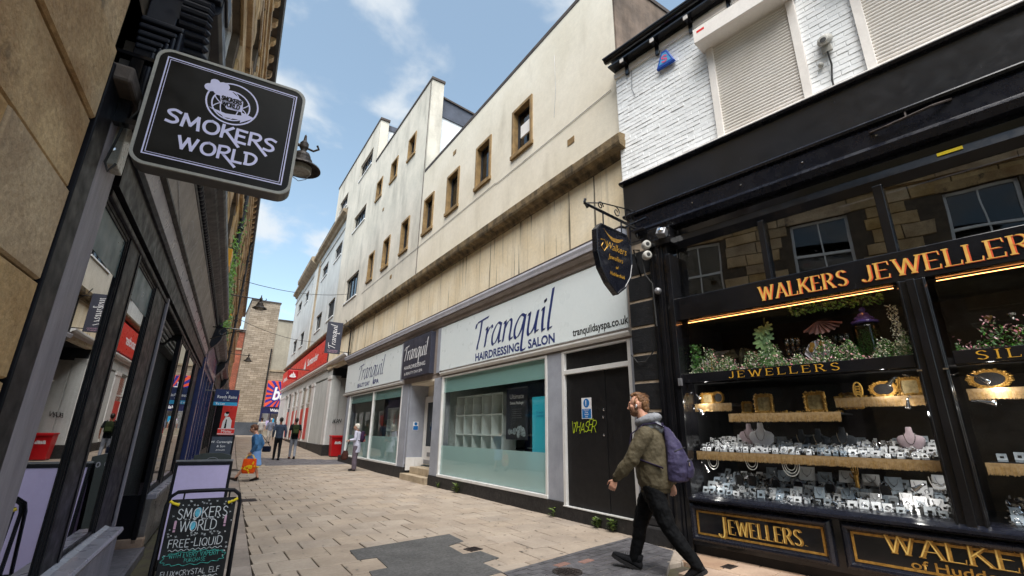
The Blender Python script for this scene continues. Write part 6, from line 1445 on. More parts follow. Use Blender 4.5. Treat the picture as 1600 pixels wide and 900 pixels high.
# -------- smokers' shopfront
SF = thing('tobacconist_shopfront', 'black and grey tobacconist shopfront with ribbed stall riser and moulded cornice', 'shopfront', (-.75, 0, 0), -AZL)
box('black_edge_board', M['satin'], SF, -.2, .022, 2.46, 2.638, 0, 3.0, bev=.005)
box('grey_pilaster', M['greyplank'], SF, -.2, .02, 2.64, 2.92, 0, 2.92, bev=.006)
box('pilaster_cap', M['coping'], SF, -.1, .09, 2.48, 2.78, 2.93, 3.02, bev=.015)
# cornice and fascia, running s 2.5 -> 11.6
S0, S1 = 2.62, 11.7
box('architrave', M['satin'], SF, -.2, .03, 2.99, S1, 2.62, 2.815); box('head_bead', M['satin'], SF, -.1, .012, 2.99, S1, 2.56, 2.60, bev=.01)
MB().prism([(0, 2.815), (.045, 2.815), (.062, 2.84), (.045, 2.865), (0, 2.865)], lambda p, q, t: (p, t, q), 2.99, S1).build('fascia_bead', M['satinnavy'], SF)
MB().prism([(-.1, 2.865), (.035, 2.865), (.05, 2.87), (.075, 2.985), (-.1, 2.985)], lambda p, q, t: (p, t, q), 2.95, S1).build('grey_band', M['greyband'], SF)
MB().prism([(-.1, 2.985), (.08, 2.985), (.105, 3.0), (.105, 3.02), (.075, 3.03), (-.1, 3.04)], lambda p, q, t: (p, t, q), 2.9, S1).build('panel_moulding', M['satin'], SF)
MB().prism([(-.1, 3.03), (.055, 3.03), (.125, 3.45), (-.1, 3.45)], lambda p, q, t: (p, t, q), 2.9, S1).build('sign_panel', mat('faded_taupe_panel', '#8d8580', '#7a736e', ns=2.5, rough=.55, streak=[('#99938f', 5, 1.0, .6, .8, .5)]), SF)
MB().prism([(0, 3.45), (.13, 3.45), (.14, 3.47), (.13, 3.49), (0, 3.49)], lambda p, q, t: (p, t, q), 2.8, S1).build('panel_moulding', M['satinnavy'], SF)
dm = MB(); dm.ball((0, 0, 0), (.030, .052, .040), 8, 6); dme = dm.mesh('rope_bead', M['satinnavy'], True)
for k in range(92):
    o = bpy.data.objects.new('rope_bead', dme); COL.objects.link(o); o.parent = SF; o.location = (.145, 2.9+k*.096, 3.525)
MB().prism([(0, 3.49), (.13, 3.49), (.13, 3.56), (.21, 3.60), (.24, 3.62), (.25, 3.66), (.30, 3.68), (.315, 3.71), (.315, 3.80), (.25, 3.84), (0, 3.9)], lambda p, q, t: (p, t, q), 2.72, S1+.15).build('cornice', M['satinnavy'], SF, bev=.004)
# white swashes and letters on the faded panel
b = MB(); sl_ = Vector((.07, 0, .42)).normalized(); uu = (0, 1, 0)
strokes(b, 'SMOKERS WORLD', (.066, 5.1, 3.10), uu, tuple(sl_), .22, wd=.07, track=.12, jit=.06, width=5.2, rng=random.Random(5))
P = catmull([(3.0, .30), (3.5, .34), (4.0, .22), (4.7, .10), (5.0, .08)], 6)
V_s = [Vector((.058, 0, 3.03))+Vector((0, p, 0))+sl_*q+Vector((.002, 0, 0)) for p, q in P]
b.add([v_-sl_*.006 for v_ in V_s]+[v_+sl_*.006 for v_ in V_s], [(i, i+1, len(V_s)+i+1, len(V_s)+i) for i in range(len(V_s)-1)])
b.build('faded_lettering', mat('faded_white_paint', '#a7a5a6', '#85807e', ns=25, rough=.7), SF)
# near end: stepped return and reeded console
for k, (n1, z0, z1, s0) in enumerate(((.075, 3.0, 3.36, 2.755), (.10, 3.0, 3.395, 2.745), (.125, 3.03, 3.43, 2.735), (.15, 3.07, 3.47, 2.725), (.175, 3.12, 3.51, 2.715))):
    MB().box(-.02, n1, s0, 2.9, z1-.032, z1).build('return_moulding', M['satinnavy'], SF, bev=.010); MB().box(n1-.022, n1, s0, 2.9, 2.88+.02*k, z1-.033).build('return_moulding', M['satinnavy'], SF, bev=.010)
box('return_block', M['satin'], SF, -.02, .17, 2.765, 2.95, 2.86, 3.50, bev=.004)
cs = MB()
for k in range(9):
    a = k/8; z_ = 3.40+.30*a; s_ = 2.84-.14*math.sin(a*pi*.55); cs.tube([(.14, s_, z_), (.26, s_, z_), (.27, s_+.02, z_)], .021, 8)
cs.box(.14, .26, 2.82, 3.0, 3.38, 3.72); cs.build('reeded_console', M['satinnavy'], SF, smooth=False)
for k, (n1, z0, z1, s0) in enumerate(((.28, 3.70, 3.74, 2.70), (.31, 3.74, 3.80, 2.68), (.33, 3.80, 3.92, 2.66))): box('console_cap', M['satinnavy'], SF, -.02, n1, s0, 2.95, z0, z1, bev=.008)
# windows 1 and 2
def lwin(s0, s1, z0, z1, m_='satin', g='mirror', depth=.1):
    f = MB()
    for k, (e, n0, n1) in enumerate(((.0, -.05, .0), (.022, -.05, -.008), (.042, -.05, -.014))):
        w_ = .022 if k < 2 else .02
        f.box(n0, n1, s0+e, s0+e+w_, z0+e, z1-e); f.box(n0, n1, s1-e-w_, s1-e, z0+e, z1-e); f.box(n0, n1, s0+e+w_, s1-e-w_, z1-e-w_, z1-e); f.box(n0, n1, s0+e+w_, s1-e-w_, z0+e, z0+e+w_)
    w = f.build('window', M[m_], SF, bev=.004); box('pane', G[g], w, -.026, -.022, s0+.055, s1-.055, z0+.055, z1-.055); return w
w1 = lwin(2.94, 3.70, .60, 2.58); w2 = lwin(4.05, 4.93, .60, 2.58)
for s0, s1 in ((3.70, 4.05), (4.93, 5.56)):
    b = MB(); b.box(-.12, .0, s0, s1, .58, 2.60); b.box(0, .006, s1-.06, s1-.02, .62, 2.56)
    b.build('post', M['satin'], SF, bev=.004)
box('door_jamb', M['greyplank'], SF, -.5, .02, 5.56, 5.62, 0, 2.62, bev=.005)
box('blind', mat('dark_teal_blind', '#2c4246', '#26393d', ns=2, rough=.7), SF, -.16, -.15, 3.0, 5.5, 2.18, 2.6)
for a_, c_2 in ((3.0, 3.64), (4.11, 4.87)): box('painted_top_reflection', mat('painted_teal_reflection_%d' % int(a_), '#31505a', '#2a454e', ns=2, rough=.35), SF, -.0215, -.0205, a_, c_2, 2.28, 2.52)  # dark teal reflection at the pane heads, put in as flat coloured strips
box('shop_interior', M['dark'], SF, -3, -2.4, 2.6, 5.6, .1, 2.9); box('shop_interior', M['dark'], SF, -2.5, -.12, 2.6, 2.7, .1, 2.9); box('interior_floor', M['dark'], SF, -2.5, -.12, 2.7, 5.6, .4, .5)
sill = MB(); sill.prism([(-.1, .55), (.03, .55), (.05, .565), (.05, .575), (.115, .575), (.125, .60), (.115, .62), (.03, .625), (.0, .64), (-.1, .645)], lambda p, q, t: (p, t, q), 2.99, 5.27); sill.build('window_sill', M['greyband'], SF, bev=.003)
rm = MB(); rm.prism([(0, -.013), (.012, -.013), (.022, -.006), (.022, .006), (.012, .013), (0, .013)], lambda p, q, t: (p, q, t), .06, .55); rme = rm.mesh('riser_slat', M['greyplank'])
for k in range(60):
    o = bpy.data.objects.new('riser_slat', rme); COL.objects.link(o); o.parent = SF; o.location = (.075, 3.02+k*.0375, 0)
box('riser_back', M['satin'], SF, -.1, .074, 2.99, 5.25, 0, .56); box('riser_foot', M['greyplank'], SF, -.1, .105, 2.99, 5.25, 0, .07)
# door recess
box('recess_floor', M['tile'], SF, -1.4, .1, 5.27, 7.5, -.04, .055)
for a in range(5):
    for c in range(7): 
        if a == 0 and c > 6: continue
        MB().box(-.13, .13, -.145, .145, -.006, .006).build('floor_tile', M['tile'], SF, loc=(-.06-.27*a, 5.45+.3*c, .058), bev=.003) if a < 3 else None
box('step_stone', M['sand'], SF, -.3, .07, 7.46, 7.62, -.04, .15, bev=.01)
rc = MB(); rc.box(-1.5, -1.45, 5.3, 7.6, .05, 2.9); rc.box(-1.5, -.02, 5.62, 5.66, .6, 2.62); rc.build('recess_back', M['satin'], SF)
rs = MB(); rs.box(-1.4, -.0, 7.50, 7.56, .1, .62); rs.box(-.05, 0, 7.46, 7.56, .1, 2.62); rs.box(-.5, -.45, 7.46, 7.56, .1, 2.62); rs.box(-1.4, 0, 7.46, 7.56, 2.5, 2.62); rs.build('recess_side_frame', M['satin'], SF, bev=.005)
box('side_pane', G['mirror'], SF, -1.4, -.05, 7.52, 7.525, .62, 2.5)
box('recess_ceiling', M['lav'], SF, -1.4, -.15, 5.62, 7.5, 2.60, 2.63)
b = MB()
for k in range(5): b.tube([(-.07-.028*k, 5.66, 2.60-.034*k), (-.07-.028*k, 7.44, 2.60-.034*k)], .018, 8)
b.box(-.34, -.19, 5.66, 7.44, 2.44, 2.6); b.build('rolled_shutter', M['steel'], SF)
dr = MB(); dr.box(-.95, -.90, 6.35, 6.42, .06, 2.45); dr.box(-.95, -.9, 7.3, 7.37, .06, 2.45); dr.box(-.95, -.9, 6.42, 7.3, 2.38, 2.45); dr.box(-.95, -.9, 6.42, 7.3, .06, .75); d_ = dr.build('door', M['satin'], SF, bev=.004); box('pane', G['win'], d_, -.93, -.925, 6.42, 7.3, .75, 2.38)
# windows 3, 4
w3 = lwin(7.62, 8.72, .62, 2.58); w4 = lwin(9.0, 10.5, .62, 2.58)
for s0, s1 in ((7.56, 7.62), (8.72, 9.0), (10.5, 11.3)):
    b = MB(); b.box(-.12, .0, s0, s1, .55, 2.60); b.box(0, .006, s1-.05, s1-.02, .62, 2.56)
    b.build('post', M['satin'], SF, bev=.004)
box('window_sill', M['greyband'], SF, -.1, .10, 7.56, 11.3, .56, .62, bev=.01); box('stall_riser', mat('grey_marble_riser', '#6d6a6b', '#55524f', ns=3, rough=.35), SF, -.1, .06, 7.56, 11.3, .0, .56, bev=.006)
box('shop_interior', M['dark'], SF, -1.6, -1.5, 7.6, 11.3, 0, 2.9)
t = thing('window_poster', 'tall pink and blue poster in the window past the doorway', 'poster', Lw(-.06, 8.35, .95), -AZL)
box('poster_sheet', M['bluepaint'], t, 0, .004, -.2, .2, .55, 1.5); box('poster_band', mat('poster_pink', '#c9447c', None, rough=.4), t, .004, .006, -.15, .15, .75, 1.4); box('poster_band', M['white'], t, .004, .006, -.18, .18, .0, .5)
# products seen in the doorway window
t = thing('product_rack', 'rack of small coloured product boxes behind the doorway glass', 'shelf', Lw(-.75, 7.62, .65), -AZL)
for k in range(4): box('rack_shelf', M['mint'], t, -.45, .45, 0, .25, .36*k, .36*k+.015)
cols = ['skyblue', 'white', 'chalkpink', 'bankred', 'mint', 'leaf2', 'yellow', 'bluepaint']
for k in range(3):
    x = -.40
    while x < .4:
        w_ = rg.uniform(.04, .09); h_ = rg.uniform(.1, .24); X, Y, _ = Lw(-.75+x, 7.66)
        cn_ = rg.choice(cols); o = MB().box(0, w_-.008, 0, .08, 0, h_).build('product_box', M[cn_], None, loc=(X, Y, .67+.36*k), rot=(0, 0, -AZL))
        tag(o, ('tall ', 'short ')[h_ < .17]+{'skyblue': 'light blue', 'white': 'white', 'chalkpink': 'pink', 'bankred': 'red', 'mint': 'off white', 'leaf2': 'green', 'yellow': 'yellow', 'bluepaint': 'navy'}[cn_]+' product box on the '+('lowest', 'middle', 'top')[k]+' shelf of the doorway rack', 'box', 'product boxes on the rack'); x += w_
# -------- other shopfronts farther along (modules)
def left_shop(s0, s1, m_, lab, zt=3.35, blue=False):
    t = thing('shopfront', lab, 'shopfront', (-.75, 0, 0), -AZL)
    z0 = gz(Lw(0, (s0+s1)/2)[1])
    for a in (s0, s1-.3):
        box('pilaster', M[m_], t, -.3, .06, a, a+.3, z0, 2.9, bev=.008)
        b = MB(); pr = [(0, 0), (.06, 0), (.08, .08), (.13, .14), (.20, .22), (.27, .34), (.28, .46), (.33, .50), (.33, .56), (0, .56)]
        b.prism(pr, lambda p, q, d: (p, d, q+2.9+z0*.3), a+.02, a+.28); b.build('console', M['satinnavy'], t, bev=.01)
    box('fascia', M[m_], t, -.2, .07, s0+.3, s1-.3, 2.75, 3.3, bev=.006)
    MB().prism([(0, 3.3), (.1, 3.3), (.15, 3.36), (.27, 3.40), (.30, 3.46), (.30, 3.53), (0, 3.6)], lambda p, q, d: (p, d, q+z0*.3), s0+.28, s1-.28).build('cornice', M['satinnavy'], t)
    MB().prism([(-.1, 3.56), (.06, 3.56), (.05, 3.72), (-.1, 3.72)], lambda p, q, d: (p, d, q+z0*.3), s0+.28, s1-.28).build('cornice_weathering', M['slate'], t)
    box('stall_riser', M[m_], t, -.2, .03, s0+.3, s1-.3, z0, z0+.55, bev=.01)
    n_ = max(2, int((s1-s0)/1.3)); L_ = (s1-s0-.6)/n_
    for k in range(n_):
        a = s0+.3+L_*k; f = MB(); f.box(-.08, .02, a, a+.06, z0+.55, 2.75); f.box(-.08, .02, a+L_-.06, a+L_, z0+.55, 2.75); f.box(-.08, .02, a+.06, a+L_-.06, 2.66, 2.75); f.box(-.08, .02, a+.06, a+L_-.06, z0+.55, z0+.62)
        w = f.build('window', M[m_], t); box('pane', G['mirror'], w, -.05, -.044, a+.06, a+L_-.06, z0+.62, 2.66)
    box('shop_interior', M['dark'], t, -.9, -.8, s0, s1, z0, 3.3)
    return t
left_shop(11.7, 17.6, 'bluepaint', 'royal blue estate agent shopfront with scrolled consoles past the tobacconist')
left_shop(17.6, 24.0, 'blackpaint', 'black shopfront with scrolled consoles beyond the blue estate agent')
left_shop(24.0, 31.0, 'bluepaint', 'dark blue shopfront two along from the estate agent')
left_shop(31.0, 46.5, 'blackpaint', 'farthest dark shopfront on the left side of the street')
t = thing('red_poster_sign', 'red poster panel with white figure fixed on the left side beyond the estate board', 'poster', Lw(.25, 26.5, 1.2), -AZL)
box('poster_sheet', M['bankred'], t, .0, .62, -.03, 0, -.2, 1.75)
b = MB(); b.ball((.22, -.035, .82), (.09, .01, .10), 12, 6); b.add([(.10, -.036, .1), (.5, -.036, .1), (.48, -.036, .55), (.36, -.036, .72), (.2, -.036, .70), (.12, -.036, .5)], [(0, 1, 2, 3, 4, 5)]); b.build('white_figure', M['white'], t)
b = MB(); b.ball((.25, -.045, .90), (.08, .01, .06), 12, 6); b.add([(.2, -.042, .1), (.3, -.042, .1), (.28, -.042, .6), (.24, -.042, .6)], [(0, 1, 2, 3)]); b.build('dark_print', M['satin'], t)
ftext('lettering', 'ready', .2, M['white'], t, (.05, -.035, 1.3), (1, 0, 0), (0, 0, 1), width=.45)
t = thing('dark_portal', 'dark board standing beside the red poster panel', 'sign', Lw(.0, 25.8, gz(25)), -AZL); box('panel', M['satin'], t, -.1, .28, -.03, .03, 0, 2.9)
# estate agent board
t = thing('estate_agent_board', 'navy and light blue to let board projecting from the left shops', 'sign', Lw(0, 15, 1.98), -AZL)
box('board', M['estate'], t, .24, .80, -.02, .02, .09, .42); box('board_strip', M['skyblue'], t, .24, .80, -.02, .02, .0, .089); MB().tube([(0, 0, .38), (.3, 0, .38)], .015).build('bracket_arm', M['steel'], t)
ftext('lettering', 'Reeds Rains', .075, M['white'], t, (.30, -.021, .19), (1, 0, 0), (0, 0, 1), width=.45, bold=.01)
ftext('lettering', 'EST. 1868', .025, M['white'], t, (.45, -.021, .13), (1, 0, 0), (0, 0, 1)); ftext('lettering', 'To Let', .055, M['white'], t, (.29, -.021, .02), (1, 0, 0), (0, 0, 1), bold=.02)
b = MB(); [b.tube([(.52+.035*cos(a), -.022, .335+.035*sin(a)), (.52-.035*cos(a), -.022, .335-.035*sin(a))], .006, 4) for a in (.8, 2.35)]; b.build('cross_emblem', M['white'], t)
# -------- street lamps on brackets
def lamp(s, lab, z=5.0, n=.92, k=1.0):
    t = thing('street_lamp', lab, 'street lamp', Lw(0, s, z), -AZL, 'bracket lamps along the left wall'); t.scale = (k, k, k); n = n/k
    b = MB(); b.tube([(0, 0, .30), (n-.05, 0, .27), (n, 0, .26)], .018, 8); b.tube([(n, 0, .26), (n+.10, 0, .24), (n+.15, 0, .28), (n+.13, 0, .32)], .012, 6); b.box(-.02, .03, -.06, .06, .15, .45)
    b.build('bracket_arm', M['lampmetal'], t)
    MB().lathe([(.001, .42), (.012, .40), (.018, .34), (.045, .30), (.045, .25), (.03, .22), (.03, .19), (.07, .175), (.085, .14), (.085, .115), (.105, .10), (.108, .06), (.125, .055), (.20, .0), (.205, -.015), (.20, -.018), (.12, .02), (.001, .03)], c=(n, 0, 0), n=24).build('lamp_hood', M['lampmetal'], t, smooth=False)
    MB().lathe([(.11, .012), (.112, -.05), (.10, -.055), (.09, -.045), (.001, -.04)], c=(n, 0, 0), n=20).build('lens', M['lens'], t)
    MB().tube([(n-.10, 0, -.05), (n-.07, 0, -.12), (n, 0, -.16), (n+.07, 0, -.12), (n+.10, 0, -.05)], .004, 5).build('wire_guard', M['steel'], t)
lamp(5.9, 'nearest bracket street lamp, seen against the sky right of the tobacconist sign', 4.58, .985, 1.18)
lamp(15.8, 'second bracket street lamp, in front of the top of the pale brick tower', 4.92); lamp(27.5, 'farthest bracket street lamp, in front of the lower pale brick tower', 4.72, .95)
# -------- projecting lightbox sign
SG = thing('projecting_sign', 'rounded square charcoal lightbox sign with lavender SMOKERS WORLD lettering', 'sign', Lw(.12, 2.6, 0), -AZL-.02)
def rrect(x0, x1, z0, z1, r, k=6):
    P = []
    for cx, cz, a0 in ((x1-r, z1-r, 0), (x0+r, z1-r, pi/2), (x0+r, z0+r, pi), (x1-r, z0+r, 1.5*pi)):
        P += [(cx+r*cos(a0+pi/2*i/k), cz+r*sin(a0+pi/2*i/k)) for i in range(k+1)]
    return P
X0, X1, Z0, Z1 = 0.0, .70, 2.595, 3.265
m = MB(); f_ = lambda q, y: [(x, y, z) for x, z in rrect(X0+q, X1-q, Z0+q, Z1-q, .065-q*.6)]
m.loft([f_(.004, .0), f_(0, .01), f_(0, .10), f_(.004, .11)]); m.build('sign_case', M['smokeedge'], SG)
m = MB(); m.loft([f_(.0, -.004), f_(.0, .008), f_(.014, .008), f_(.014, -.004)], closed=True); m.build('sign_rim', M['smokelip'], SG)
m = MB(); m.loft([f_(.014, -.001), f_(.014, .006)]); m.build('sign_face', M['smokeface'], SG)
X_, Z_ = (1, 0, 0), (0, 0, 1); Y_ = -.0014
b = MB()
for q, w_ in ((.045, .006), (.058, .003)):
    a0, a1, c0, c1 = X0+q, X1-q, Z0+q+.01, Z1-q
    b.box(a0, a1, Y_-.0006, Y_, c0, c0+w_); b.box(a0, a1, Y_-.0006, Y_, c1-w_, c1); b.box(a0, a0+w_, Y_-.0006, Y_, c0+w_, c1-w_); b.box(a1-w_, a1, Y_-.0006, Y_, c0+w_, c1-w_)
b.build('border_lines', M['lavwhite'], SG)
rgs = random.Random(12)
b = MB()
GM = dict(GL)
GM['K'] = (.62, [[(0,0),(.02,1)], [(.5,.95),(.04,.42)], [(.18,.55),(.92,-.42)]])
GM['R'] = (.66, [[(0,0),(0,1)], c_((0,.98),(.4,1),(.52,.76),(.35,.5),(0,.45)), [(.2,.45),(.95,-.45)]])
GM['S'] = (.62, [c_((.58,.92),(.3,1.02),(.04,.84),(.14,.62),(.42,.46),(.5,.2),(.3,.02),(.0,.06))])
GM['D'] = (.72, [[(.06,.05),(.02,.95)], c_((-.1,.98),(.35,.98),(.62,.72),(.55,.3),(.3,.05),(.0,.02))])
def sag(L, k): return lambda x: k*((x/L-.5)**2)*4
strokes(b, 'SMOKERS', (.105, Y_, 2.852), (1, 0, -.04), Z_, .072, wd=.20, track=.13, width=.49, glyphs=GM, jit=.03, rng=rgs)
strokes(b, 'WORLD', (.175, Y_, 2.722), X_, Z_, .068, wd=.20, track=.14, width=.35, glyphs=GM, jit=.03, rng=rgs)
b.build('lettering', M['lavwhite'], SG)
# globe logo
def ring2(mb, cx, cz, rx, rz, w_, rot=0, a0=0, a1=2*pi, n=40, y=Y_-.0008):
    V = []
    for k in range(n+1):
        a = a0+(a1-a0)*k/n
        for q in (-w_/2, w_/2):
            x, z = (rx+q)*cos(a), (rz+q)*sin(a); V.append((cx+x*cos(rot)-z*sin(rot), y, cz+x*sin(rot)+z*cos(rot)))
    mb.add(V, [(2*k, 2*k+1, 2*k+3, 2*k+2) for k in range(n)])
b = MB(); gx, gl_ = .360, 3.052; gz_ = gl_
ring2(b, gx, gz_, .118, .122, .008); ring2(b, gx-.005, gz_-.012, .086, .088, .007, y=Y_-.0011)
ring2(b, gx-.01, gz_-.012, .042, .086, .005, y=Y_-.0014); ring2(b, gx-.005, gz_+.05, .085, .075, .005, a0=pi*1.12, a1=pi*1.88, y=Y_-.0017); ring2(b, gx-.005, gz_-.075, .085, .075, .005, a0=pi*.12, a1=pi*.88, y=Y_-.002)
b.add([(gx-.10, Y_-.0022, gz_-.055), (gx-.02, Y_-.0022, gz_-.092), (gx+.05, Y_-.0022, gz_-.082), (gx+.05, Y_-.0022, gz_-.100), (gx+.11, Y_-.0022, gz_-.050), (gx+.045, Y_-.0022, gz_-.034), (gx+.05, Y_-.0022, gz_-.055), (gx-.02, Y_-.0022, gz_-.068)], [tuple(range(8))])
for x, z, r in ((-.085, .075, .034), (-.112, .06, .026), (-.055, .088, .028), (-.07, .05, .026), (-.095, .098, .022), (-.05, .06, .024)):
    e = [(gx+x+r*cos(2*pi*k/14), Y_-.0025-r*.01, gz_+z+r*.9*sin(2*pi*k/14)) for k in range(14)]; b.add(e, [tuple(range(14))])
b.add([(gx-.065, Y_-.003, gz_+.035), (gx-.02, Y_-.003, gz_+.075), (gx+.045, Y_-.003, gz_+.03), (gx+.05, Y_-.003, gz_-.035), (gx-.02, Y_-.003, gz_-.04), (gx-.055, Y_-.003, gz_+.0)], [tuple(range(6))])
b.build('globe_logo', M['lavwhite'], SG)
b = MB(); strokes(b, 'SMOKERS', (gx-.052, Y_-.0038, gz_+.006), X_, Z_, .024, wd=.22, width=.092, rng=rgs); strokes(b, 'WORLD', (gx-.044, Y_-.0038, gz_-.026), X_, Z_, .024, wd=.22, width=.08, rng=rgs); b.build('logo_lettering', M['smokeface'], SG)
b = MB(); b.box(-.30, .02, .03, .08, 2.80, 2.83); b.box(-.30, .02, .03, .08, 3.18, 3.20); b.box(-.1, -.05, .035, .075, 2.82, 3.19); b.build('bracket_arm', M['gloss'], SG)
# fixing plate and cable beside the sign
pl = MB(); pl.box(.0, .06, 2.74, 2.86, 2.62, 3.02); pl.build('steel_plate', M['lens'], SF, bev=.006)
for z_ in (2.98, 2.70): MB().lathe([(.012, 0), (.012, .01), (.001, .012)], n=8, fn=lambda x, y, z: (.03+x, 2.74-z, z_+y)).build('bolt', M['chrome'], SF)
MB().tube([(.06, 2.70, 3.0), (.09, 2.68, 2.97), (.10, 2.66, 2.9), (.06, 2.66, 2.80), (.05, 2.66, 2.70), (.03, 2.68, 2.60), (.05, 2.67, 2.55), (.07, 2.68, 2.6)], .006, 6).build('cable', M['rubber'], SF)
# iron scroll bracket on the second console
b = MB(); b.tube([(.05, 0, 0), (.65, 0, .0)], .012, 6); b.tube([(.25+.07*cos(a), 0, -.08+.07*sin(a)) for a in [2*pi*k/12 for k in range(12)]], .01, 5, closed=True); b.tube([(.05, 0, -.25), (.2, 0, -.18), (.4, 0, -.08), (.6, 0, -.02)], .01, 5)
tag(b.build('iron_bracket', M['gloss'], None, loc=Lw(.05, 11.0, 3.35), rot=(0, 0, -AZL)), 'black wrought iron scroll bracket at the far end of the tobacconist cornice', 'bracket')
# overhead wires
b = MB(); 
for (p, q, sg_) in ((Lw(.1, 19, 6.6), (5.6, 25, 8.4), .25), (Lw(.1, 24, 6.2), (6.2, 34, 7.2), .3)):
    pts = [Vector(p).lerp(Vector(q), k/14)+Vector((0, 0, -sg_*4*(k/14)*(1-k/14))) for k in range(15)]; b.tube(pts, .012, 5)
tag(b.build('overhead_cable', M['rubber']), 'thin overhead cables slung across the street', 'cable')

# ---------------- boards on the pavement ----------------
def aboard(name, lab, s, n0, n1, top, face, lean=.10, fr='gloss', thick=.03, cat='sign board', arc=False):
    t = thing(name, lab, cat, Lw((n0+n1)/2, s, 0), -AZL); w_ = (n1-n0)/2
    return t, w_
# chalkboard in a tubular frame
t, w_ = aboard('chalkboard_sign', 'black tubular framed chalkboard with white chalk SMOKERS WORLD writing in the foreground', 4.95, .42, .90, 1.0, None)
lean = .17
fr = lambda x, z, d=0: (x, lean*(z/.95)-.17+d, z)
path = [(-.265, .0), (-.262, .4), (-.258, .80), (-.245, .86), (-.20, .895), (-.1, .90), (.1, .90), (.20, .895), (.245, .86), (.258, .80), (.262, .4), (.265, .0)]
MB().tube([fr(x, z) for x, z in path], .0125, 10).build('tube_frame', M['satin'], t, smooth=True)
MB().tube([(x, .17-lean*(z/.95)+.04, z) for x, z in path], .0125, 8).build('rear_frame', M['satin'], t, smooth=True)
b = MB(); xz = [(-.225, .10), (.225, .10), (.225, .845), (-.225, .845)]
b.add([fr(x, z, -.012) for x, z in xz]+[fr(x, z, .0) for x, z in xz], [(0,1,2,3),(7,6,5,4),(0,4,5,1),(1,5,6,2),(2,6,7,3),(3,7,4,0)]); b.build('chalkboard_panel', M['chalkboard'], t)
b = MB(); [b.tube([fr(x, .89), fr(x, .84, -.005)], .007, 6) for x in (-.15, .17)]; b.build('hinge', M['satin'], t)
for sx in (-1, 1): MB().tube([fr(sx*.235, .835, -.02), fr(sx*.21, .82, -.026), fr(sx*.17, .805, -.02)], [.012, .009, .012], 8).build('yellow_clip', M['yellow'], t)
fv = (Vector(fr(0, 1))-Vector(fr(0, 0))).normalized(); rgc = random.Random(31)
def ch(mb, text, x, z, h, w=None, wd=.09, jit=.05): strokes(mb, text, fr(x, z, -.0135), (1, 0, 0), tuple(fv), h, wd=wd, width=w, jit=jit, rng=rgc, track=.14)
b = MB(); ch(b, 'SMOKERS', -.165, .705, .075, .345); ch(b, 'WORLD', -.135, .615, .07, .25); ch(b, 'FREE-LIQUID', -.185, .505, .055, .36)
ch(b, 'ELUX*CRYSTAL', -.195, .315, .035, .29); ch(b, 'ELF', .12, .318, .035, .07); ch(b, 'ELF BAR HAYATI IVG', -.19, .265, .032, .36); ch(b, 'LOST MARY', -.1, .2, .04, .2)
# wavy rules and stars
for z_, col in ((.485, 0), (.295, 0)):
    P = [fr(-.18+.36*k/40, z_+.006*sin(k*1.5), -.0140) for k in range(41)]; b.tube(P, .0022, 4)
for k in range(64):
    x, z = rgc.uniform(-.215, .215), rgc.choice([rgc.uniform(.79, .83), rgc.uniform(.69, .70), rgc.uniform(.575, .60), rgc.uniform(.3, .8)])
    if abs(x) < .17 and not (.785 < z or .682 < z < .70 or .57 < z < .60): x = rgc.choice([-1, 1])*rgc.uniform(.19, .215)
    r = rgc.uniform(.006, .011)
    for a in (0, pi/3, 2*pi/3): b.add([fr(x+r*cos(a)+.0015*sin(a), z+r*sin(a)-.0015*cos(a), -.0146), fr(x+r*cos(a)-.0015*sin(a), z+r*sin(a)+.0015*cos(a), -.0146), fr(x-r*cos(a), z-r*sin(a), -.0146)], [(0, 1, 2)])
b.build('chalk_writing', M['chalk'], t)
b = MB(); ch(b, 'WITH EVERY VAPERIT', -.165, .435, .030, .33, .1); ch(b, 'PURCHASE', -.06, .400, .025, .14, .1)
P = [fr(.205*(1+.05*sin(a*16))*cos(a)*(1), .427+.045*(1+.12*sin(a*16))*math.copysign(abs(sin(a))**.6, sin(a)), -.0140) for a in [2*pi*k/120 for k in range(120)]]; b.tube(P, .0022, 4, closed=True); b.build('teal_chalk_writing', M['chalkteal'], t)
b = MB()
for x, z, r in ((-.028, .745, .030), (-.052, .652, .027)): b.add([fr(x+r*.75*cos(2*pi*k/16), z+r*1.2*sin(2*pi*k/16), -.0131) for k in range(16)], [tuple(range(16))])
b.build('cyan_chalk_drops', M['chalkcyan'], t)
b = MB(); ch(b, '!', -.175, .615, .07, None, .22); ch(b, '!', .165, .635, .07, None, .22); b.build('pink_chalk_marks', M['chalkpink'], t)
# lilac board
t = thing('pavement_sign', 'blank lilac A-board with a black frame just behind the chalkboard', 'sign board', Lw(.57, 6.25, 0), -AZL)
for y_, l in ((-.12, 1), (.2, -1)):
    b = MB(); w = .245
    for sx in (-1, 1): b.box(sx*w-.014, sx*w+.014, -.012, .012, 0, 1.06)
    b.box(-w+.014, w-.014, -.012, .012, 1.03, 1.06); b.box(-w+.014, w-.014, -.012, .012, .15, .18); f = b.build('board_frame', M['satin'], t, loc=(0, y_*1.3, 0), rot=(-.13*l, 0, 0), bev=.003)
    box('board_face', M['lilac'], f, -w+.014, w-.014, -.006, .006, .18, 1.03)
MB().box(-.26, .26, .0, .03, 1.06, 1.075).build('top_rail', M['steel'], t)
t = thing('pavement_sign', 'black cafe A-board with an oval emblem behind the lilac board', 'sign board', Lw(.58, 8.9, 0), -AZL)
b = MB(); top = [(-.25, 1.0), (-.12, 1.035), (.12, 1.035), (.25, 1.0)]; b.prism([(-.26, 0), (.26, 0)]+top[::-1], lambda p, q, d: (p, d, q), -.014, .014); b.build('board_face', mat('charcoal_board', '#2e3432', None, ns=3, rough=.5), t, rot=(-.12, 0, 0), bev=.004)
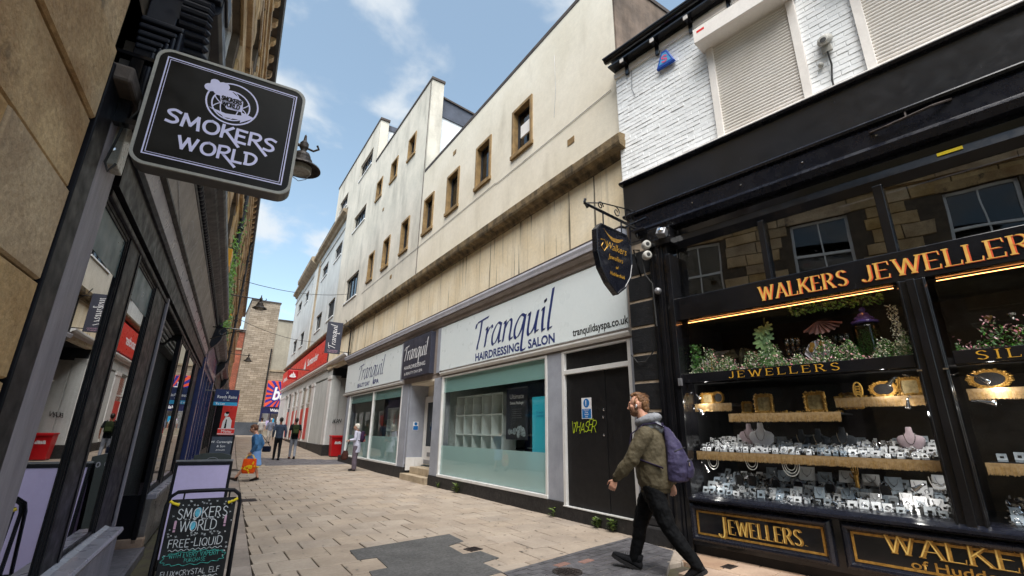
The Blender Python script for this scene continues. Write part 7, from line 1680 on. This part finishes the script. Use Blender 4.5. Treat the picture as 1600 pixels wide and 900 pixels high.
b = MB(); ring2(b, 0, .90, .09, .07, .005, y=-.016); ring2(b, -.17, .89, .04, .02, .02, y=-.016); ring2(b, .16, .89, .02, .03, .015, y=-.016); b.build('emblem', M['greyband'], t, rot=(-.12, 0, 0)); box('rear_board', M['satin'], t, -.25, .25, .2, .22, 0, .95)
t = thing('pavement_sign', 'dark slate A-board with white lettering of a family jeweller behind the cafe board', 'sign board', Lw(.64, 11.0, 0), -AZL)
b = MB(); w = .19
for sx in (-1, 1): b.box(sx*w-.016, sx*w+.016, -.012, .012, 0, 1.28)
b.box(-w, w, -.012, .012, 1.25, 1.28); b.box(-w, w, -.012, .012, .3, .33); f = b.build('board_frame', M['satin'], t, rot=(-.1, 0, 0), bev=.003); box('board_face', mat('slate_board', '#3a4150', None, ns=3, rough=.5), f, -w+.016, w-.016, -.006, .006, .33, 1.25)
ftext('lettering', 'W. Cartwright\n& Son', .042, M['white'], f, (0, -.008, 1.13), (1, 0, 0), (0, 0, 1), align='CENTER', lines=1.3); ftext('lettering', 'JEWELLERS', .022, M['white'], f, (0, -.008, .99), (1, 0, 0), (0, 0, 1), align='CENTER'); box('rear_board', M['satin'], t, -w, w, .22, .24, 0, 1.2)
t = thing('pavement_sign', 'small red topped menu board, highest of the boards on the left', 'sign board', Lw(.66, 13.2, 0), -AZL)
box('board_face', M['winframe'], t, -.17, .17, -.015, .015, 0, 1.25); box('red_header', M['bankred'], t, -.17, .17, -.02, .02, 1.26, 1.40); b = MB(); b.box(-.165, .165, -.0215, -.0202, 1.265, 1.28); b.box(-.165, .165, -.0215, -.0202, 1.38, 1.395); b.build('header_border', M['white'], t)
ftext('lettering', 'Menu', .07, M['white'], t, (-.10, -.021, 1.30), (1, 0, 0), (0, 0, 1), width=.2)
# ---------------- people ----------------
def remesh(o, vox, smooth=3, disp=None):
    r = o.modifiers.new('remesh', 'REMESH'); r.mode = 'VOXEL'; r.voxel_size = vox; r.use_smooth_shade = True
    s = o.modifiers.new('smooth', 'SMOOTH'); s.factor = .5; s.iterations = smooth
    if disp:
        tx = bpy.data.textures.new('folds', 'CLOUDS'); tx.noise_scale = disp[1]; tx.noise_depth = 2
        d = o.modifiers.new('folds', 'DISPLACE'); d.texture = tx; d.strength = disp[0]; d.mid_level = .5; d.texture_coords = 'LOCAL'
    return o
def skinmat(n, c, c2): return mat(n, c, c2, ns=14, rough=.5, fine=.05, bump=.1, bs=120)
SK = skinmat('fair_skin', '#d3a288', '#bd8770'); SK2 = skinmat('tan_skin', '#8f5f48', '#7b4e3a'); SK3 = skinmat('pale_skin', '#bf9a86', '#a9806c')
def cloth(n, c, c2=None, bump=.5, bs=70, rough=.85, **k): return mat(n, c, c2, ns=7, rough=rough, spec=.15, bump=bump, bs=bs, fine=.12, **k)
def head(mb, c, k=1.0, yaw=0.0, pitch=0.0, n=14):
    """head looking along +y, c = centre of skull, ears and face included"""
    R = Matrix.Rotation(yaw, 3, 'Z') @ Matrix.Rotation(pitch, 3, 'X'); c = Vector(c)
    P = lambda x, y, z: tuple(c + R @ Vector((x*k, y*k, z*k)))
    def el(x, y, z, rx, ry, rz, nn=12, mm=8):
        rings = []
        for j in range(mm+1):
            a = -pi/2+pi*j/mm; q = max(cos(a), .03); rings.append([P(x+rx*q*cos(2*pi*i/nn), y+ry*q*sin(2*pi*i/nn), z+rz*sin(a)) for i in range(nn)])
        mb.loft(rings)
    el(0, -.012, .02, .074, .094, .088, 16, 10); el(0, .03, -.035, .055, .058, .075); el(0, .055, -.088, .030, .028, .026); el(0, .0, -.06, .054, .05, .05)
    el(0, .078, .028, .040, .018, .014)                       # brow
    el(0, .096, -.018, .012, .022, .022); el(0, .112, -.027, .014, .016, .011); el(0, .092, .006, .009, .017, .026)   # nose
    el(0, .084, -.056, .022, .014, .008); el(0, .083, -.066, .019, .013, .008)     # lips
    for sx in (-1, 1):
        el(sx*.040, .060, -.018, .022, .026, .02); el(sx*.077, -.010, -.008, .009, .017, .028); el(sx*.079, -.015, .006, .010, .012, .015)
        el(sx*.030, .068, .006, .016, .012, .010)
    return P
def hand(mb, w, d, side, curl=.8, k=1.0, n=8, spread=.13, palm=None):
    """w wrist, d direction of the forearm, palm: direction the palm faces"""
    w, d = Vector(w), Vector(d).normalized(); pn = Vector(palm or (-side, 0, 0)); pn = (pn-d*pn.dot(d)).normalized(); s = d.cross(pn).normalized()*(-side)
    if s.y < 0: s = -s
    rings = []
    for t, a, b in ((-.01, .026, .019), (.02, .03, .017), (.05, .040, .016), (.085, .042, .014), (.095, .036, .011)):
        rings.append([tuple(w+d*t*k+s*(a*k*cos(2*pi*i/10))+pn*(b*k*sin(2*pi*i/10))) for i in range(10)])
    mb.loft(rings)
    for i, (off, l) in enumerate(((.031, .070), (.011, .080), (-.010, .075), (-.030, .058))):
        b0 = w+d*.088*k+s*off*k; p = [b0]; a = curl*.45
        for sgm in (.45, .32, .23):
            a += curl*.42; p.append(p[-1]+(d*cos(a)+pn*sin(a)+s*off*spread*2)*l*sgm*k)
        mb.chain([(q.x, q.y, q.z, r*k) for q, r in zip(p, (.0095, .0088, .008, .0065))], n, 2)
    b0 = w+d*.03*k+s*.030*k; p = [b0, b0+(d*.6+s*.65+pn*.35).normalized()*.035*k]; p.append(p[-1]+(d*.85+s*.2+pn*.5).normalized()*.03*k); p.append(p[-1]+(d*.9+pn*.45).normalized()*.022*k)
    mb.chain([(q.x, q.y, q.z, r*k) for q, r in zip(p, (.014, .011, .0095, .007))], n, 2)
def ring_body(mb, rows, n=20):
    mb.loft([[(x+a*cos(2*pi*i/n), y+b*sin(2*pi*i/n), z) for i in range(n)] for x, y, z, a, b in rows])
def shoe(name, m_, par, ankle, toe_dir, k=1.0, pitch=0.0, sole=None, yaw=0):
    b = MB(); prof = [(-.085, .012, .030, .05), (-.07, .0, .036, .075), (-.03, .0, .038, .088), (.03, .0, .042, .075), (.09, .0, .048, .056), (.14, .0, .046, .044), (.175, .006, .034, .034), (.19, .016, .014, .024)]
    b.loft([[(w*cos(2*pi*i/12), y, (z0+h)/2+(h-z0)/2*sin(2*pi*i/12)*(1 if sin(2*pi*i/12) > 0 else .9)) for i in range(12)] for y, z0, w, h in prof])
    b.tube([(0, -.035, .06), (0, -.035, .12)], [.038, .036], 12)
    o = b.build(name, m_, par, loc=ankle, rot=(pitch, 0, yaw), smooth=True); o.scale = (k, k, k)
    s = MB(); pl = [(-.09, .03), (-.05, .042), (.02, .040), (.09, .052), (.15, .046), (.19, .02)]
    pts = [(w, y) for y, w in pl]+[(-w, y) for y, w in pl[::-1]]; s.prism(pts, lambda x, y, t: (x, y, t), -.012, .016); s.build('sole', sole or M['rubber'], o)
    return o
# ---- walking man with the purple rucksack
man = thing('person', 'bearded young man in olive bomber jacket and black jeans striding left past the jewellers', 'person', (4.30, 3.76, 0), .50)
b = MB(); P = head(b, (0, .100, 1.728), 1.08, pitch=-.12)
b.chain([(0, .01, 1.44, .075), (0, .035, 1.55, .066), (0, .065, 1.64, .060)], 14)
ring_body(b, [(0, -.02, .90, .14, .10), (0, -.01, 1.1, .14, .10), (0, 0, 1.3, .16, .11), (0, .01, 1.42, .14, .09), (0, .02, 1.48, .06, .05)])
LA = [(-.185, 0, 1.415), (-.245, .15, 1.14), (-.225, .345, .925)]; RA = [(.185, 0, 1.415), (.25, -.14, 1.15), (.23, -.16, .885)]
for A_ in (LA, RA): b.chain([(*A_[0], .05), (*A_[1], .04), (*A_[2], .027)], 12, 4)
hand(b, LA[2], (.0, .42, -.9), -1, curl=.75, palm=(1, .1, .2)); hand(b, RA[2], (0, -.15, -1), 1, curl=.8, palm=(-1, 0, 0))
LL = [(-.085, .0, .90), (-.095, -.16, .47), (-.085, -.43, .14)]; RL = [(.085, .0, .90), (.085, .17, .49), (.08, .27, .10)]
for A_ in (LL, RL): b.chain([(*A_[0], .07), (*A_[1], .05), (*A_[2], .035)], 12, 4)
remesh(b.build('body', SK, man), .0065, 2)
# hair: cap plus swept strands
hm = mat('light_brown_hair', '#7a5534', '#573a22', ns=60, rough=.6, fine=.3, stretch=(1, 1, .3)); c = Vector((0, .100, 1.728))
b = MB(); b.ball((0, .070, 1.772), (.079, .090, .076), 16, 10); b.ball((0, .032, 1.735), (.074, .058, .080), 14, 8); b.ball((0, .150, 1.832), (.056, .040, .028), 12, 6); b.ball((-.066, .112, 1.752), (.014, .016, .045), 10, 8); b.ball((.066, .112, 1.752), (.014, .016, .045), 10, 8); b.ball((0, .02, 1.68), (.058, .045, .05), 12, 8); b.ball((0, .105, 1.842), (.058, .065, .028), 12, 6)
r = random.Random(5)
h = b.build('hair', hm, man); remesh(h, .007, 1, (.016, .03))
b = MB()
for _ in range(420):
    a = r.uniform(0, 2*pi); e = r.uniform(.15, 1.35); p = Vector((.079*cos(a)*cos(e), .072+.092*sin(a)*cos(e), 1.772+.078*sin(e)))
    if p.y > .165 and p.z < 1.80: continue
    d = Vector((r.uniform(-.3, .3), -.6+r.uniform(-.3, .5) if p.y < .12 else r.uniform(-.1, .6), .35 if p.z > 1.80 else -.5)).normalized(); l = r.uniform(.018, .038); t_ = d.orthogonal().normalized()*.0018
    b.add([p-t_, p+t_, p+d*l+Vector((0, 0, -.004))], [(0, 1, 2)])
b.build('hair_strands', hm, man)
# beard
b = MB(); b.ball(P(0, .052, -.088), (.047, .054, .038), 12, 8); b.ball(P(0, .030, -.070), (.066, .064, .044), 12, 8); b.ball(P(0, .016, -.040), (.071, .040, .042), 12, 8); b.chain([tuple(P(-.028, .084, -.050))+(.008,), tuple(P(0, .096, -.044))+(.008,), tuple(P(.028, .084, -.050))+(.008,)], 8)
o = b.build('beard', mat('ginger_stubble', '#7c5a42', '#5f4433', ns=90, rough=.8, fine=.4), man); remesh(o, .006, 1, (.004, .012))
MB().chain([tuple(P(-.088, -.002, -.012))+(.009,), tuple(P(-.086, .010, -.034))+(.0045,)], 8).build('earbud', M['white'], man, smooth=True)
b = MB()
for sx in (-1, 1): b.ball(P(sx*.033, .0765, .004), (.011, .009, .005), 8, 6)
b.build('eyes', mat('eye_white', '#b9b3ad', None, ns=50, rough=.2), man, smooth=True)
b = MB()
for sx in (-1, 1): b.ball(P(sx*.034, .0835, .004), (.0045, .003, .0045), 8, 6); b.chain([tuple(P(sx*.014, .092, .024))+(.003,), tuple(P(sx*.050, .080, .026))+(.003,)], 6)
b.build('brow_and_iris', hm, man)
# jacket
ol = cloth('olive_bomber_nylon', '#5a5241', '#4a4334', bump=.8, bs=26, rough=.7)
b = MB()
ring_body(b, [(0, -.03, .845, .185, .160), (0, -.03, .88, .200, .185), (0, -.03, 1.0, .212, .200), (0, -.02, 1.15, .215, .195), (0, -.01, 1.30, .218, .185), (0, 0, 1.40, .20, .160), (0, .01, 1.46, .145, .12), (0, .02, 1.50, .095, .09)], 24)
for A_ in (LA, RA):
    s = Vector(A_[0]); e = Vector(A_[1]); w = Vector(A_[2]); m1 = s.lerp(e, .5); m2 = e.lerp(w, .55)
    b.chain([(s.x*.92, s.y, s.z-.02, .095), (m1.x, m1.y, m1.z, .086), (e.x, e.y-.006, e.z, .078), (m2.x, m2.y, m2.z, .068), (w.x, w.y-.02, w.z+.03, .050)], 16, 4)
remesh(b.build('jacket', ol, man), .008, 2, (.022, .07))
b = MB(); ring_body(b, [(0, -.03, .80, .170, .145), (0, -.03, .805, .180, .156), (0, -.03, .855, .182, .158), (0, -.03, .86, .172, .148)], 24); b.build('hem_band', cloth('olive_rib', '#453e2f', bump=.9, bs=120), man, smooth=True)
b = MB()
for A_ in (LA, RA):
    w = Vector(A_[2]); e = Vector(A_[1]); d = (w-e).normalized(); b.chain([(*(w-d*.045), .040), (*(w-d*.005), .036)], 14, 2)
b.build('cuff', cloth('olive_rib_cuff', '#453e2f', bump=.9, bs=120), man, smooth=True)
# hood
hd = cloth('grey_marl_hood', '#8b8d92', '#77797f', bump=.5, bs=120); b = MB()
b.tube([(.106*cos(a), .012+.094*sin(a)-.03*(sin(a) < 0), 1.556+.036*sin(-a)) for a in [2*pi*k/18 for k in range(18)]], .044, 10, closed=True)
b.chain([(-.085, -.025, 1.565, .055), (0, -.075, 1.580, .060), (.085, -.025, 1.565, .055)], 12); b.chain([(-.05, -.10, 1.49, .05), (0, -.14, 1.44, .05), (.05, -.10, 1.49, .05)], 12)
ring_body(b, [(0, .0, 1.45, .125, .105), (0, .0, 1.50, .115, .10), (0, .008, 1.56, .098, .092)], 20)
remesh(b.build('hood', hd, man), .009, 3, (.012, .05))
# jeans
jn = cloth('black_denim', '#08090c', '#050608', bump=.6, bs=30, rough=.8); b = MB()
ring_body(b, [(0, -.02, .70, .12, .11), (0, -.02, .80, .165, .14), (0, -.02, .90, .160, .135), (0, -.02, .93, .15, .12)], 20)
b.chain([(-.085, -.01, .86, .112), (-.092, -.08, .66, .104), (-.095, -.16, .47, .080), (-.092, -.27, .32, .074), (-.085, -.405, .155, .060)], 16, 4)
b.chain([(.085, .01, .86, .112), (.088, .10, .67, .104), (.085, .17, .49, .080), (.083, .215, .30, .070), (.08, .262, .115, .062)], 16, 4)
remesh(b.build('jeans', jn, man), .009, 2, (.022, .06))
sb = cloth('black_trainer_knit', '#131316', '#1d1d20', bump=.6, bs=150)
s_ = shoe('shoe', sb, man, (.08, .30, .035), None, 1.2, pitch=.38, sole=cloth('dark_grey_sole', '#2b2a2b')); lc = MB()
for k in range(4): lc.tube([(-.022, .035+.018*k, .081-.006*k), (.022, .045+.018*k, .081-.006*k)], .003, 5)
lc.build('laces', M['steel'], s_)
shoe('shoe', sb, man, (-.085, -.40, .065), None, 1.15, pitch=-.55, sole=cloth('dark_grey_sole2', '#2b2a2b'))
# rucksack: held on the back
bg_ = thing('rucksack', 'slouching dark purple rucksack worn on the back of the walking man', 'rucksack', (4.30, 3.76, 0), .50); pu = cloth('purple_nylon', '#45405c', '#353149', bump=.7, bs=30, rough=.6)
b = MB(); rings = []
for z, y, a, d in ((.915, -.265, .08, .06), (.935, -.275, .155, .105), (1.02, -.29, .175, .125), (1.12, -.29, .172, .115), (1.22, -.275, .150, .096), (1.32, -.25, .118, .075), (1.41, -.215, .080, .050), (1.48, -.185, .040, .03)):
    rings.append([(a*math.copysign(abs(cos(q))**.8, cos(q)), y+d*math.copysign(abs(sin(q))**.85, sin(q)), z) for q in [2*pi*k/20 for k in range(20)]])
b.loft(rings); remesh(b.build('bag_body', pu, bg_), .009, 2, (.02, .06))
b = MB(); rings = []
for z, y, a, d in ((.955, -.385, .07, .02), (.97, -.392, .110, .038), (1.05, -.405, .118, .044), (1.13, -.392, .110, .036), (1.155, -.380, .07, .02)): rings.append([(a*math.copysign(abs(cos(q))**.7, cos(q)), y+d*sin(q), z) for q in [2*pi*k/16 for k in range(16)]])
b.loft(rings); remesh(b.build('front_pocket', pu, bg_), .008, 2, (.01, .05))
b = MB(); b.tube([(-.11, -.405, 1.135), (-.055, -.432, 1.15), (.0, -.440, 1.153), (.055, -.432, 1.15), (.11, -.405, 1.135)], .006, 6); b.tube([(-.15, -.29, 1.23), (-.10, -.355, 1.26), (0, -.375, 1.27), (.10, -.355, 1.26)], .005, 6); b.build('zip', M['rubber'], bg_)
b = MB(); b.box(-.115, -.10, -.43, -.415, 1.085, 1.125); b.build('buckle', M['chrome'], bg_, bev=.003)
b = MB()
for sx in (-1, 1):
    pts = catmull([(0, 0), (1, 1)], 2)
    P3 = [(sx*.06, -.18, 1.475), (sx*.10, -.10, 1.52), (sx*.13, .02, 1.505), (sx*.155, .16, 1.40), (sx*.185, .185, 1.26), (sx*.222, .08, 1.14), (sx*.20, -.17, 1.06)]
    b.tube(P3, [(.022, .007)]*7, 8)
b.tube([(-.03, -.165, 1.47), (-.028, -.155, 1.52), (.028, -.155, 1.52), (.03, -.165, 1.47)], .008, 6); b.build('strap', cloth('purple_webbing', '#2e2640', bump=.5, bs=150), bg_, smooth=True)

# ---- generic smaller figures
def figure(lab, loc, rz, J, skin, top, bottom, shoes, hair, top_len=.86, skirt=None, vox=.011, hk=1.0, cap=None, sleeves=True, vis_arm=True, belly=1.0, headp=0, disp=.012):
    t = thing('person', lab, 'person', (loc[0], loc[1], gz(loc[1])), rz); b = MB(); hc = Vector(J['head']); nk = Vector(J['neck'])
    head(b, hc, hk, pitch=headp); b.chain([(nk.x, nk.y, nk.z-.05, .055), (*(nk.lerp(hc, .5)), .05)], 12)
    hp = Vector(J['hip']); ring_body(b, [(hp.x, hp.y, hp.z, .13, .10), ((hp.x+nk.x)/2, (hp.y+nk.y)/2, (hp.z+nk.z)/2, .13, .10), (nk.x, nk.y, nk.z-.1, .14, .09), (nk.x, nk.y, nk.z-.02, .06, .05)])
    for s, k_ in ((-1, 'L'), (1, 'R')):
        sh, el, wr = J['arm'+k_]; b.chain([(*sh, .045), (*el, .036), (*wr, .025)], 10, 3); d = Vector(wr)-Vector(el); hand(b, wr, d, s, curl=.8, n=6, palm=J.get('palm'+k_))
        kn, an = J['leg'+k_]; b.chain([(hp.x+s*.08, hp.y, hp.z, .06), (*kn, .048), (*an, .033)], 10, 3)
    remesh(b.build('body', skin, t), vox*.75, 2)
    b = MB(); nn = nk; sw = J.get('sw', .185)
    rows = [(hp.x, hp.y, top_len, .155*belly, .12*belly), (hp.x, hp.y, max(hp.z, top_len+.05), .160*belly, .125*belly)]
    for q, a, d in ((.35, .155*belly, .12*belly), (.65, .17, .125), (.85, sw, .12), (.95, sw*.75, .09), (1.0, .08, .07)):
        rows.append((hp.x+(nn.x-hp.x)*q, hp.y+(nn.y-hp.y)*q, hp.z+(nn.z-.03-hp.z)*q, a, d))
    ring_body(b, rows, 20)
    for k_ in 'LR':
        sh, el, wr = [Vector(v) for v in J['arm'+k_]]
        if sleeves: b.chain([(sh.x, sh.y, sh.z, .062), (el.x, el.y, el.z, .052), (*(el.lerp(wr, .85)), .040)], 12, 4)
        else: b.chain([(sh.x, sh.y, sh.z, .064), (*(sh.lerp(el, .7)), .055)], 12, 4)
    remesh(b.build('top', top, t), vox, 2, (disp, .06))
    if skirt: b = MB(); ring_body(b, skirt, 22); remesh(b.build('skirt', bottom, t), vox, 2, (disp, .07))
    else:
        b = MB(); ring_body(b, [(hp.x, hp.y, hp.z-.12, .12, .10), (hp.x, hp.y, hp.z, .148, .115), (hp.x, hp.y, hp.z+.07, .14, .105)])
        for s, k_ in ((-1, 'L'), (1, 'R')):
            kn, an = [Vector(v) for v in J['leg'+k_]]; tw = J.get('tw', (.088, .066, .052)); b.chain([(hp.x+s*.08, hp.y, hp.z-.03, tw[0]), (*kn, tw[1]), (an.x, an.y, an.z+.01, tw[2])], 14, 5)
        remesh(b.build('trousers', bottom, t), vox, 2, (disp, .06))
    for k_ in 'LR':
        an = Vector(J['leg'+k_][1]); shoe('shoe', shoes, t, (an.x, an.y+.03, an.z-.075), None, J.get('sk', 1.0), pitch=J.get('p'+k_, 0))
    if hair is not None:
        b = MB(); k = hk; Rm = Matrix.Rotation(headp, 3, 'X'); HP = lambda x, y, z: tuple(hc+Rm @ Vector((x*k, y*k, z*k)))
        b.ball(HP(0, -.022, .038), (.083*k, .098*k, .082*k), 14, 9); b.ball(HP(0, -.055, -.01), (.076*k, .062*k, .075*k), 12, 8); b.ball(HP(0, .045, .085), (.05*k, .035*k, .025*k), 10, 6)
        remesh(b.build('hair' if cap is None else cap, hair, t), vox*.7, 1, (.012, .03))
    return t
A = lambda *p: p
# woman in blue, striding left in three-quarter view
yaw_w = 1.15
wj = dict(head=(0, .16, 1.40), neck=(0, .06, 1.27), hip=(0, 0, .82), sw=.165, armL=((-.15, .02, 1.20), (-.20, -.04, .97), (-.16, .08, .76)), armR=((.15, .02, 1.20), (.21, -.08, .98), (.20, .02, .74)),
          legL=((-.07, .16, .44), (-.06, .40, .10)), legR=((.07, .0, .44), (.07, -.12, .10)), pL=.35, pR=-.15, sk=.85)
wm_ = figure('woman in a blue dress and denim blue jacket striding left with her head bowed', (1.55, 15.7), yaw_w, wj, SK, cloth('denim_blue_jacket', '#4a78a8', '#3d6894'), cloth('powder_blue_dress', '#7ea4da', '#6f96cf'), cloth('dark_brown_shoe', '#3a2a22'), mat('auburn_hair', '#6b4630', '#4c2f1f', ns=60, rough=.6, fine=.3),
    top_len=.78, skirt=[(0, .06, .40, .17, .24), (0, .05, .43, .175, .245), (0, .03, .6, .165, .18), (0, 0, .78, .155, .13), (0, .01, .95, .14, .11), (0, .03, 1.18, .12, .09)], vox=.011, hk=1.0, headp=-.35)
t = thing('shopping_bag', 'bright orange shopping bag with yellow print carried by the woman in blue', 'bag', (1.55, 15.7, 0), yaw_w)
b = MB(); b.loft([[(-.30+(.045*math.copysign(abs(cos(q))**.5, cos(q))*k_), .02+.17*math.copysign(abs(sin(q))**.5, sin(q))*w_, z) for q in [2*pi*k/16 for k in range(16)]] for z, w_, k_ in ((.22, .85, .9), (.26, 1.0, 1.3), (.42, 1.05, 1.4), (.60, 1.0, .7))]); bgo = b.build('bag_body', cloth('orange_woven_plastic', (.75, .10, .01, 1), (.6, .06, .01, 1), bump=.4, bs=20, rough=.5), t)
b = MB(); b.tube([(-.27, -.10, .59), (-.22, -.02, .69), (-.17, .08, .70), (-.22, .12, .69), (-.27, .14, .59)], .008, 6); b.tube([(-.33, -.10, .59), (-.25, -.02, .69), (-.18, .08, .70), (-.25, .12, .69), (-.33, .14, .59)], .008, 6); b.build('handle', mat('yellow_strap', '#d8b01a', None, rough=.6), t)
r = random.Random(2); b = MB()
for k in range(26): b.ball((-.366, .02+r.gauss(0, .07), .40+r.gauss(0, .05)), (.004, .022, .022), 8, 5)
b.build('yellow_print', mat('yellow_print', '#e8c316', None, rough=.5), t); b2 = MB()
for k in range(26): b2.ball((-.234, .02+r.gauss(0, .07), .40+r.gauss(0, .05)), (.004, .022, .022), 8, 5)
b2.build('yellow_print', mat('yellow_print_b', '#e8c316', None, rough=.5), t)
t = thing('handbag', 'small dark navy handbag hanging at the right side of the woman in blue', 'bag', (1.55, 15.7, 0), yaw_w)
MB().box(.20, .30, -.30, -.08, .76, .92).build('bag_body', cloth('navy_leather', '#161c2e', rough=.4), t, bev=.02); MB().tube([(.22, -.10, .92), (.19, -.04, 1.1), (.16, .0, 1.24), (.17, -.06, 1.2), (.22, -.28, .92)], .008, 6).build('strap', M['rubber'], t)
# elderly person in a pale headscarf
ej = dict(head=(0, .05, 1.50), neck=(0, -.0, 1.38), hip=(0, -.02, .86), sw=.17, armL=((-.16, .0, 1.31), (-.20, .0, 1.06), (-.17, .20, 1.04)), armR=((.16, 0, 1.31), (.20, .0, 1.06), (.14, .24, 1.02)), palmL=(0, 0, -1), palmR=(0, 0, -1),
          legL=((-.08, .0, .48), (-.08, -.02, .10)), legR=((.08, .03, .48), (.08, .03, .10)), tw=(.10, .085, .085), sk=.9)
el = figure('elderly person in a white headscarf, pale tunic and wide grey trousers by the salon window', (4.95, 17.85), 1.0, ej, SK3, cloth('pale_lilac_tunic', '#c5c6d8', '#b4b5c8'), cloth('grey_brown_trousers', '#6a606a', '#574e58'), cloth('dark_shoe', '#2a2626'), cloth('white_headscarf', '#c9c6bd', '#b0aca0', bump=.9, bs=60), top_len=.62, vox=.012, cap='headscarf', belly=1.08, hk=1.02)
t = thing('rucksack', 'small dark patterned rucksack on the back of the person in the headscarf', 'rucksack', (4.95, 17.85, gz(17.85)), 1.0)
b = MB(); b.loft([[(.13*k_*math.copysign(abs(cos(q))**.7, cos(q)), -.20+.07*k_*math.copysign(abs(sin(q))**.7, sin(q)), z) for q in [2*pi*k/14 for k in range(14)]] for z, k_ in ((.98, .8), (1.02, 1), (1.2, 1), (1.32, .8), (1.35, .5))]); b.build('bag_body', cloth('dark_plum_nylon', '#2a1f33', '#3a2440'), t, smooth=True)
b = MB(); [b.ball((r.uniform(-.12, .12), -.27-.0*r.random(), r.uniform(1.0, 1.28)), (.022, .008, .016), 6, 4) for _ in range(12)]; b.build('pink_pattern', mat('pink_pattern', '#c0416c', '#d07a30', ns=20, rough=.6), t)
b = MB(); b.tube([(-.08, -.18, 1.33), (-.11, -.02, 1.38), (-.13, .09, 1.28), (-.14, .06, 1.1), (-.12, -.14, 1.02)], .014, 6); b.tube([(.08, -.18, 1.33), (.11, -.02, 1.38), (.13, .09, 1.28), (.14, .06, 1.1), (.12, -.14, 1.02)], .014, 6); b.build('strap', M['rubber'], t)
t = thing('handbag', 'slouchy brown handbag held out low by the person in the headscarf', 'bag', (4.95, 17.85, gz(17.85)), 1.0)
b = MB(); b.loft([[(.0+.05*k_*cos(q), .38+.13*k_*sin(q)+(z-.5)*-.1, z) for q in [2*pi*k/14 for k in range(14)]] for z, k_ in ((.36, .6), (.42, 1.05), (.55, 1.0), (.68, .6))]); remesh(b.build('bag_body', cloth('brown_leather', '#4a2a24', '#33201c', rough=.5), t), .012, 2, (.012, .05))
MB().tube([(-.05, .30, .66), (-.10, .28, .9), (-.03, .27, 1.0), (.06, .29, .98), (.04, .36, .68)], .010, 6).build('handle', M['rubber'], t)
# two men walking away
def walk(st, h=1.0):
    return dict(head=(0, .02, 1.66*h), neck=(0, -.0, 1.50*h), hip=(0, 0, .93*h), armL=((-.18, 0, 1.43*h), (-.255, -.04, 1.17*h), (-.25, .03*st, .93*h)), armR=((.18, 0, 1.43*h), (.255, -.04, 1.17*h), (.25, -.05*st, .93*h)),
        legL=((-.09, .06*st, .50*h), (-.085, -.10*st if st < 0 else .12*st, .10)), legR=((.09, -.0*st, .52*h), (.085, -.16*st, .13)), pL=0, pR=-.4)
m1 = figure('man in a slate blue shirt and black trousers walking away, left of the pair', (3.19, 24.04), -.03, walk(1, 1.03), SK2, cloth('slate_blue_shirt', '#3c4658', '#323b4c'), cloth('black_trousers', '#15161a'), cloth('black_shoe', '#1a1817'), mat('black_hair', '#17130f', None, ns=50, rough=.5), vox=.013, top_len=.92)
m2 = figure('man in a black t-shirt and light grey joggers walking away, right of the pair', (3.92, 24.6), -.05, walk(1, 1.03), SK2, cloth('black_tshirt', '#181d20', '#101416'), cloth('grey_joggers', '#8d9099', '#797c85'), cloth('maroon_trainer', '#5a2a26'), mat('dark_brown_hair', '#241710', None, ns=50, rough=.5), vox=.013, sleeves=False)
t = thing('rucksack', 'olive green rucksack on the back of the man in grey joggers', 'rucksack', (3.92, 24.6, gz(24.6)), -.05)
b = MB(); b.loft([[(.15*k_*math.copysign(abs(cos(q))**.6, cos(q)), -.19+.08*k_*math.copysign(abs(sin(q))**.7, sin(q)), z) for q in [2*pi*k/14 for k in range(14)]] for z, k_ in ((1.08, .8), (1.12, 1), (1.35, 1), (1.47, .85), (1.52, .5))]); remesh(b.build('bag_body', cloth('olive_canvas', '#2a331f', '#1f2718'), t), .013, 2, (.01, .05))
MB().box(-.1, .1, -.30, -.27, 1.14, 1.3).build('front_pocket', cloth('light_olive', '#3a4528'), t, bev=.015); b = MB(); b.tube([(-.1, -.18, 1.5), (-.12, -.02, 1.56), (-.13, .12, 1.46)], .018, 6); b.tube([(.1, -.18, 1.5), (.12, -.02, 1.56), (.13, .12, 1.46)], .018, 6); b.build('strap', M['rubber'], t)
# distant pair
d1 = figure('distant person in a grey jacket with white hair near the end of the street', (4.45, 38.5), .1, walk(-1, .98), SK3, cloth('grey_jacket', '#7b8294'), cloth('white_trousers', '#b9b8b4'), cloth('pale_shoe', '#8a8580'), mat('white_hair', '#c5c2bc', None, ns=50, rough=.7), vox=.02)
d2 = figure('distant person in a white t-shirt half hidden behind the woman in blue', (3.95, 39.5), .0, walk(1, .98), SK, cloth('white_tshirt', '#c9c7c2'), cloth('cream_trousers', '#a8a49a'), cloth('brown_shoe', '#4a3a30'), mat('brown_hair', '#3a261a', None, ns=50, rough=.6), vox=.02, sleeves=False)
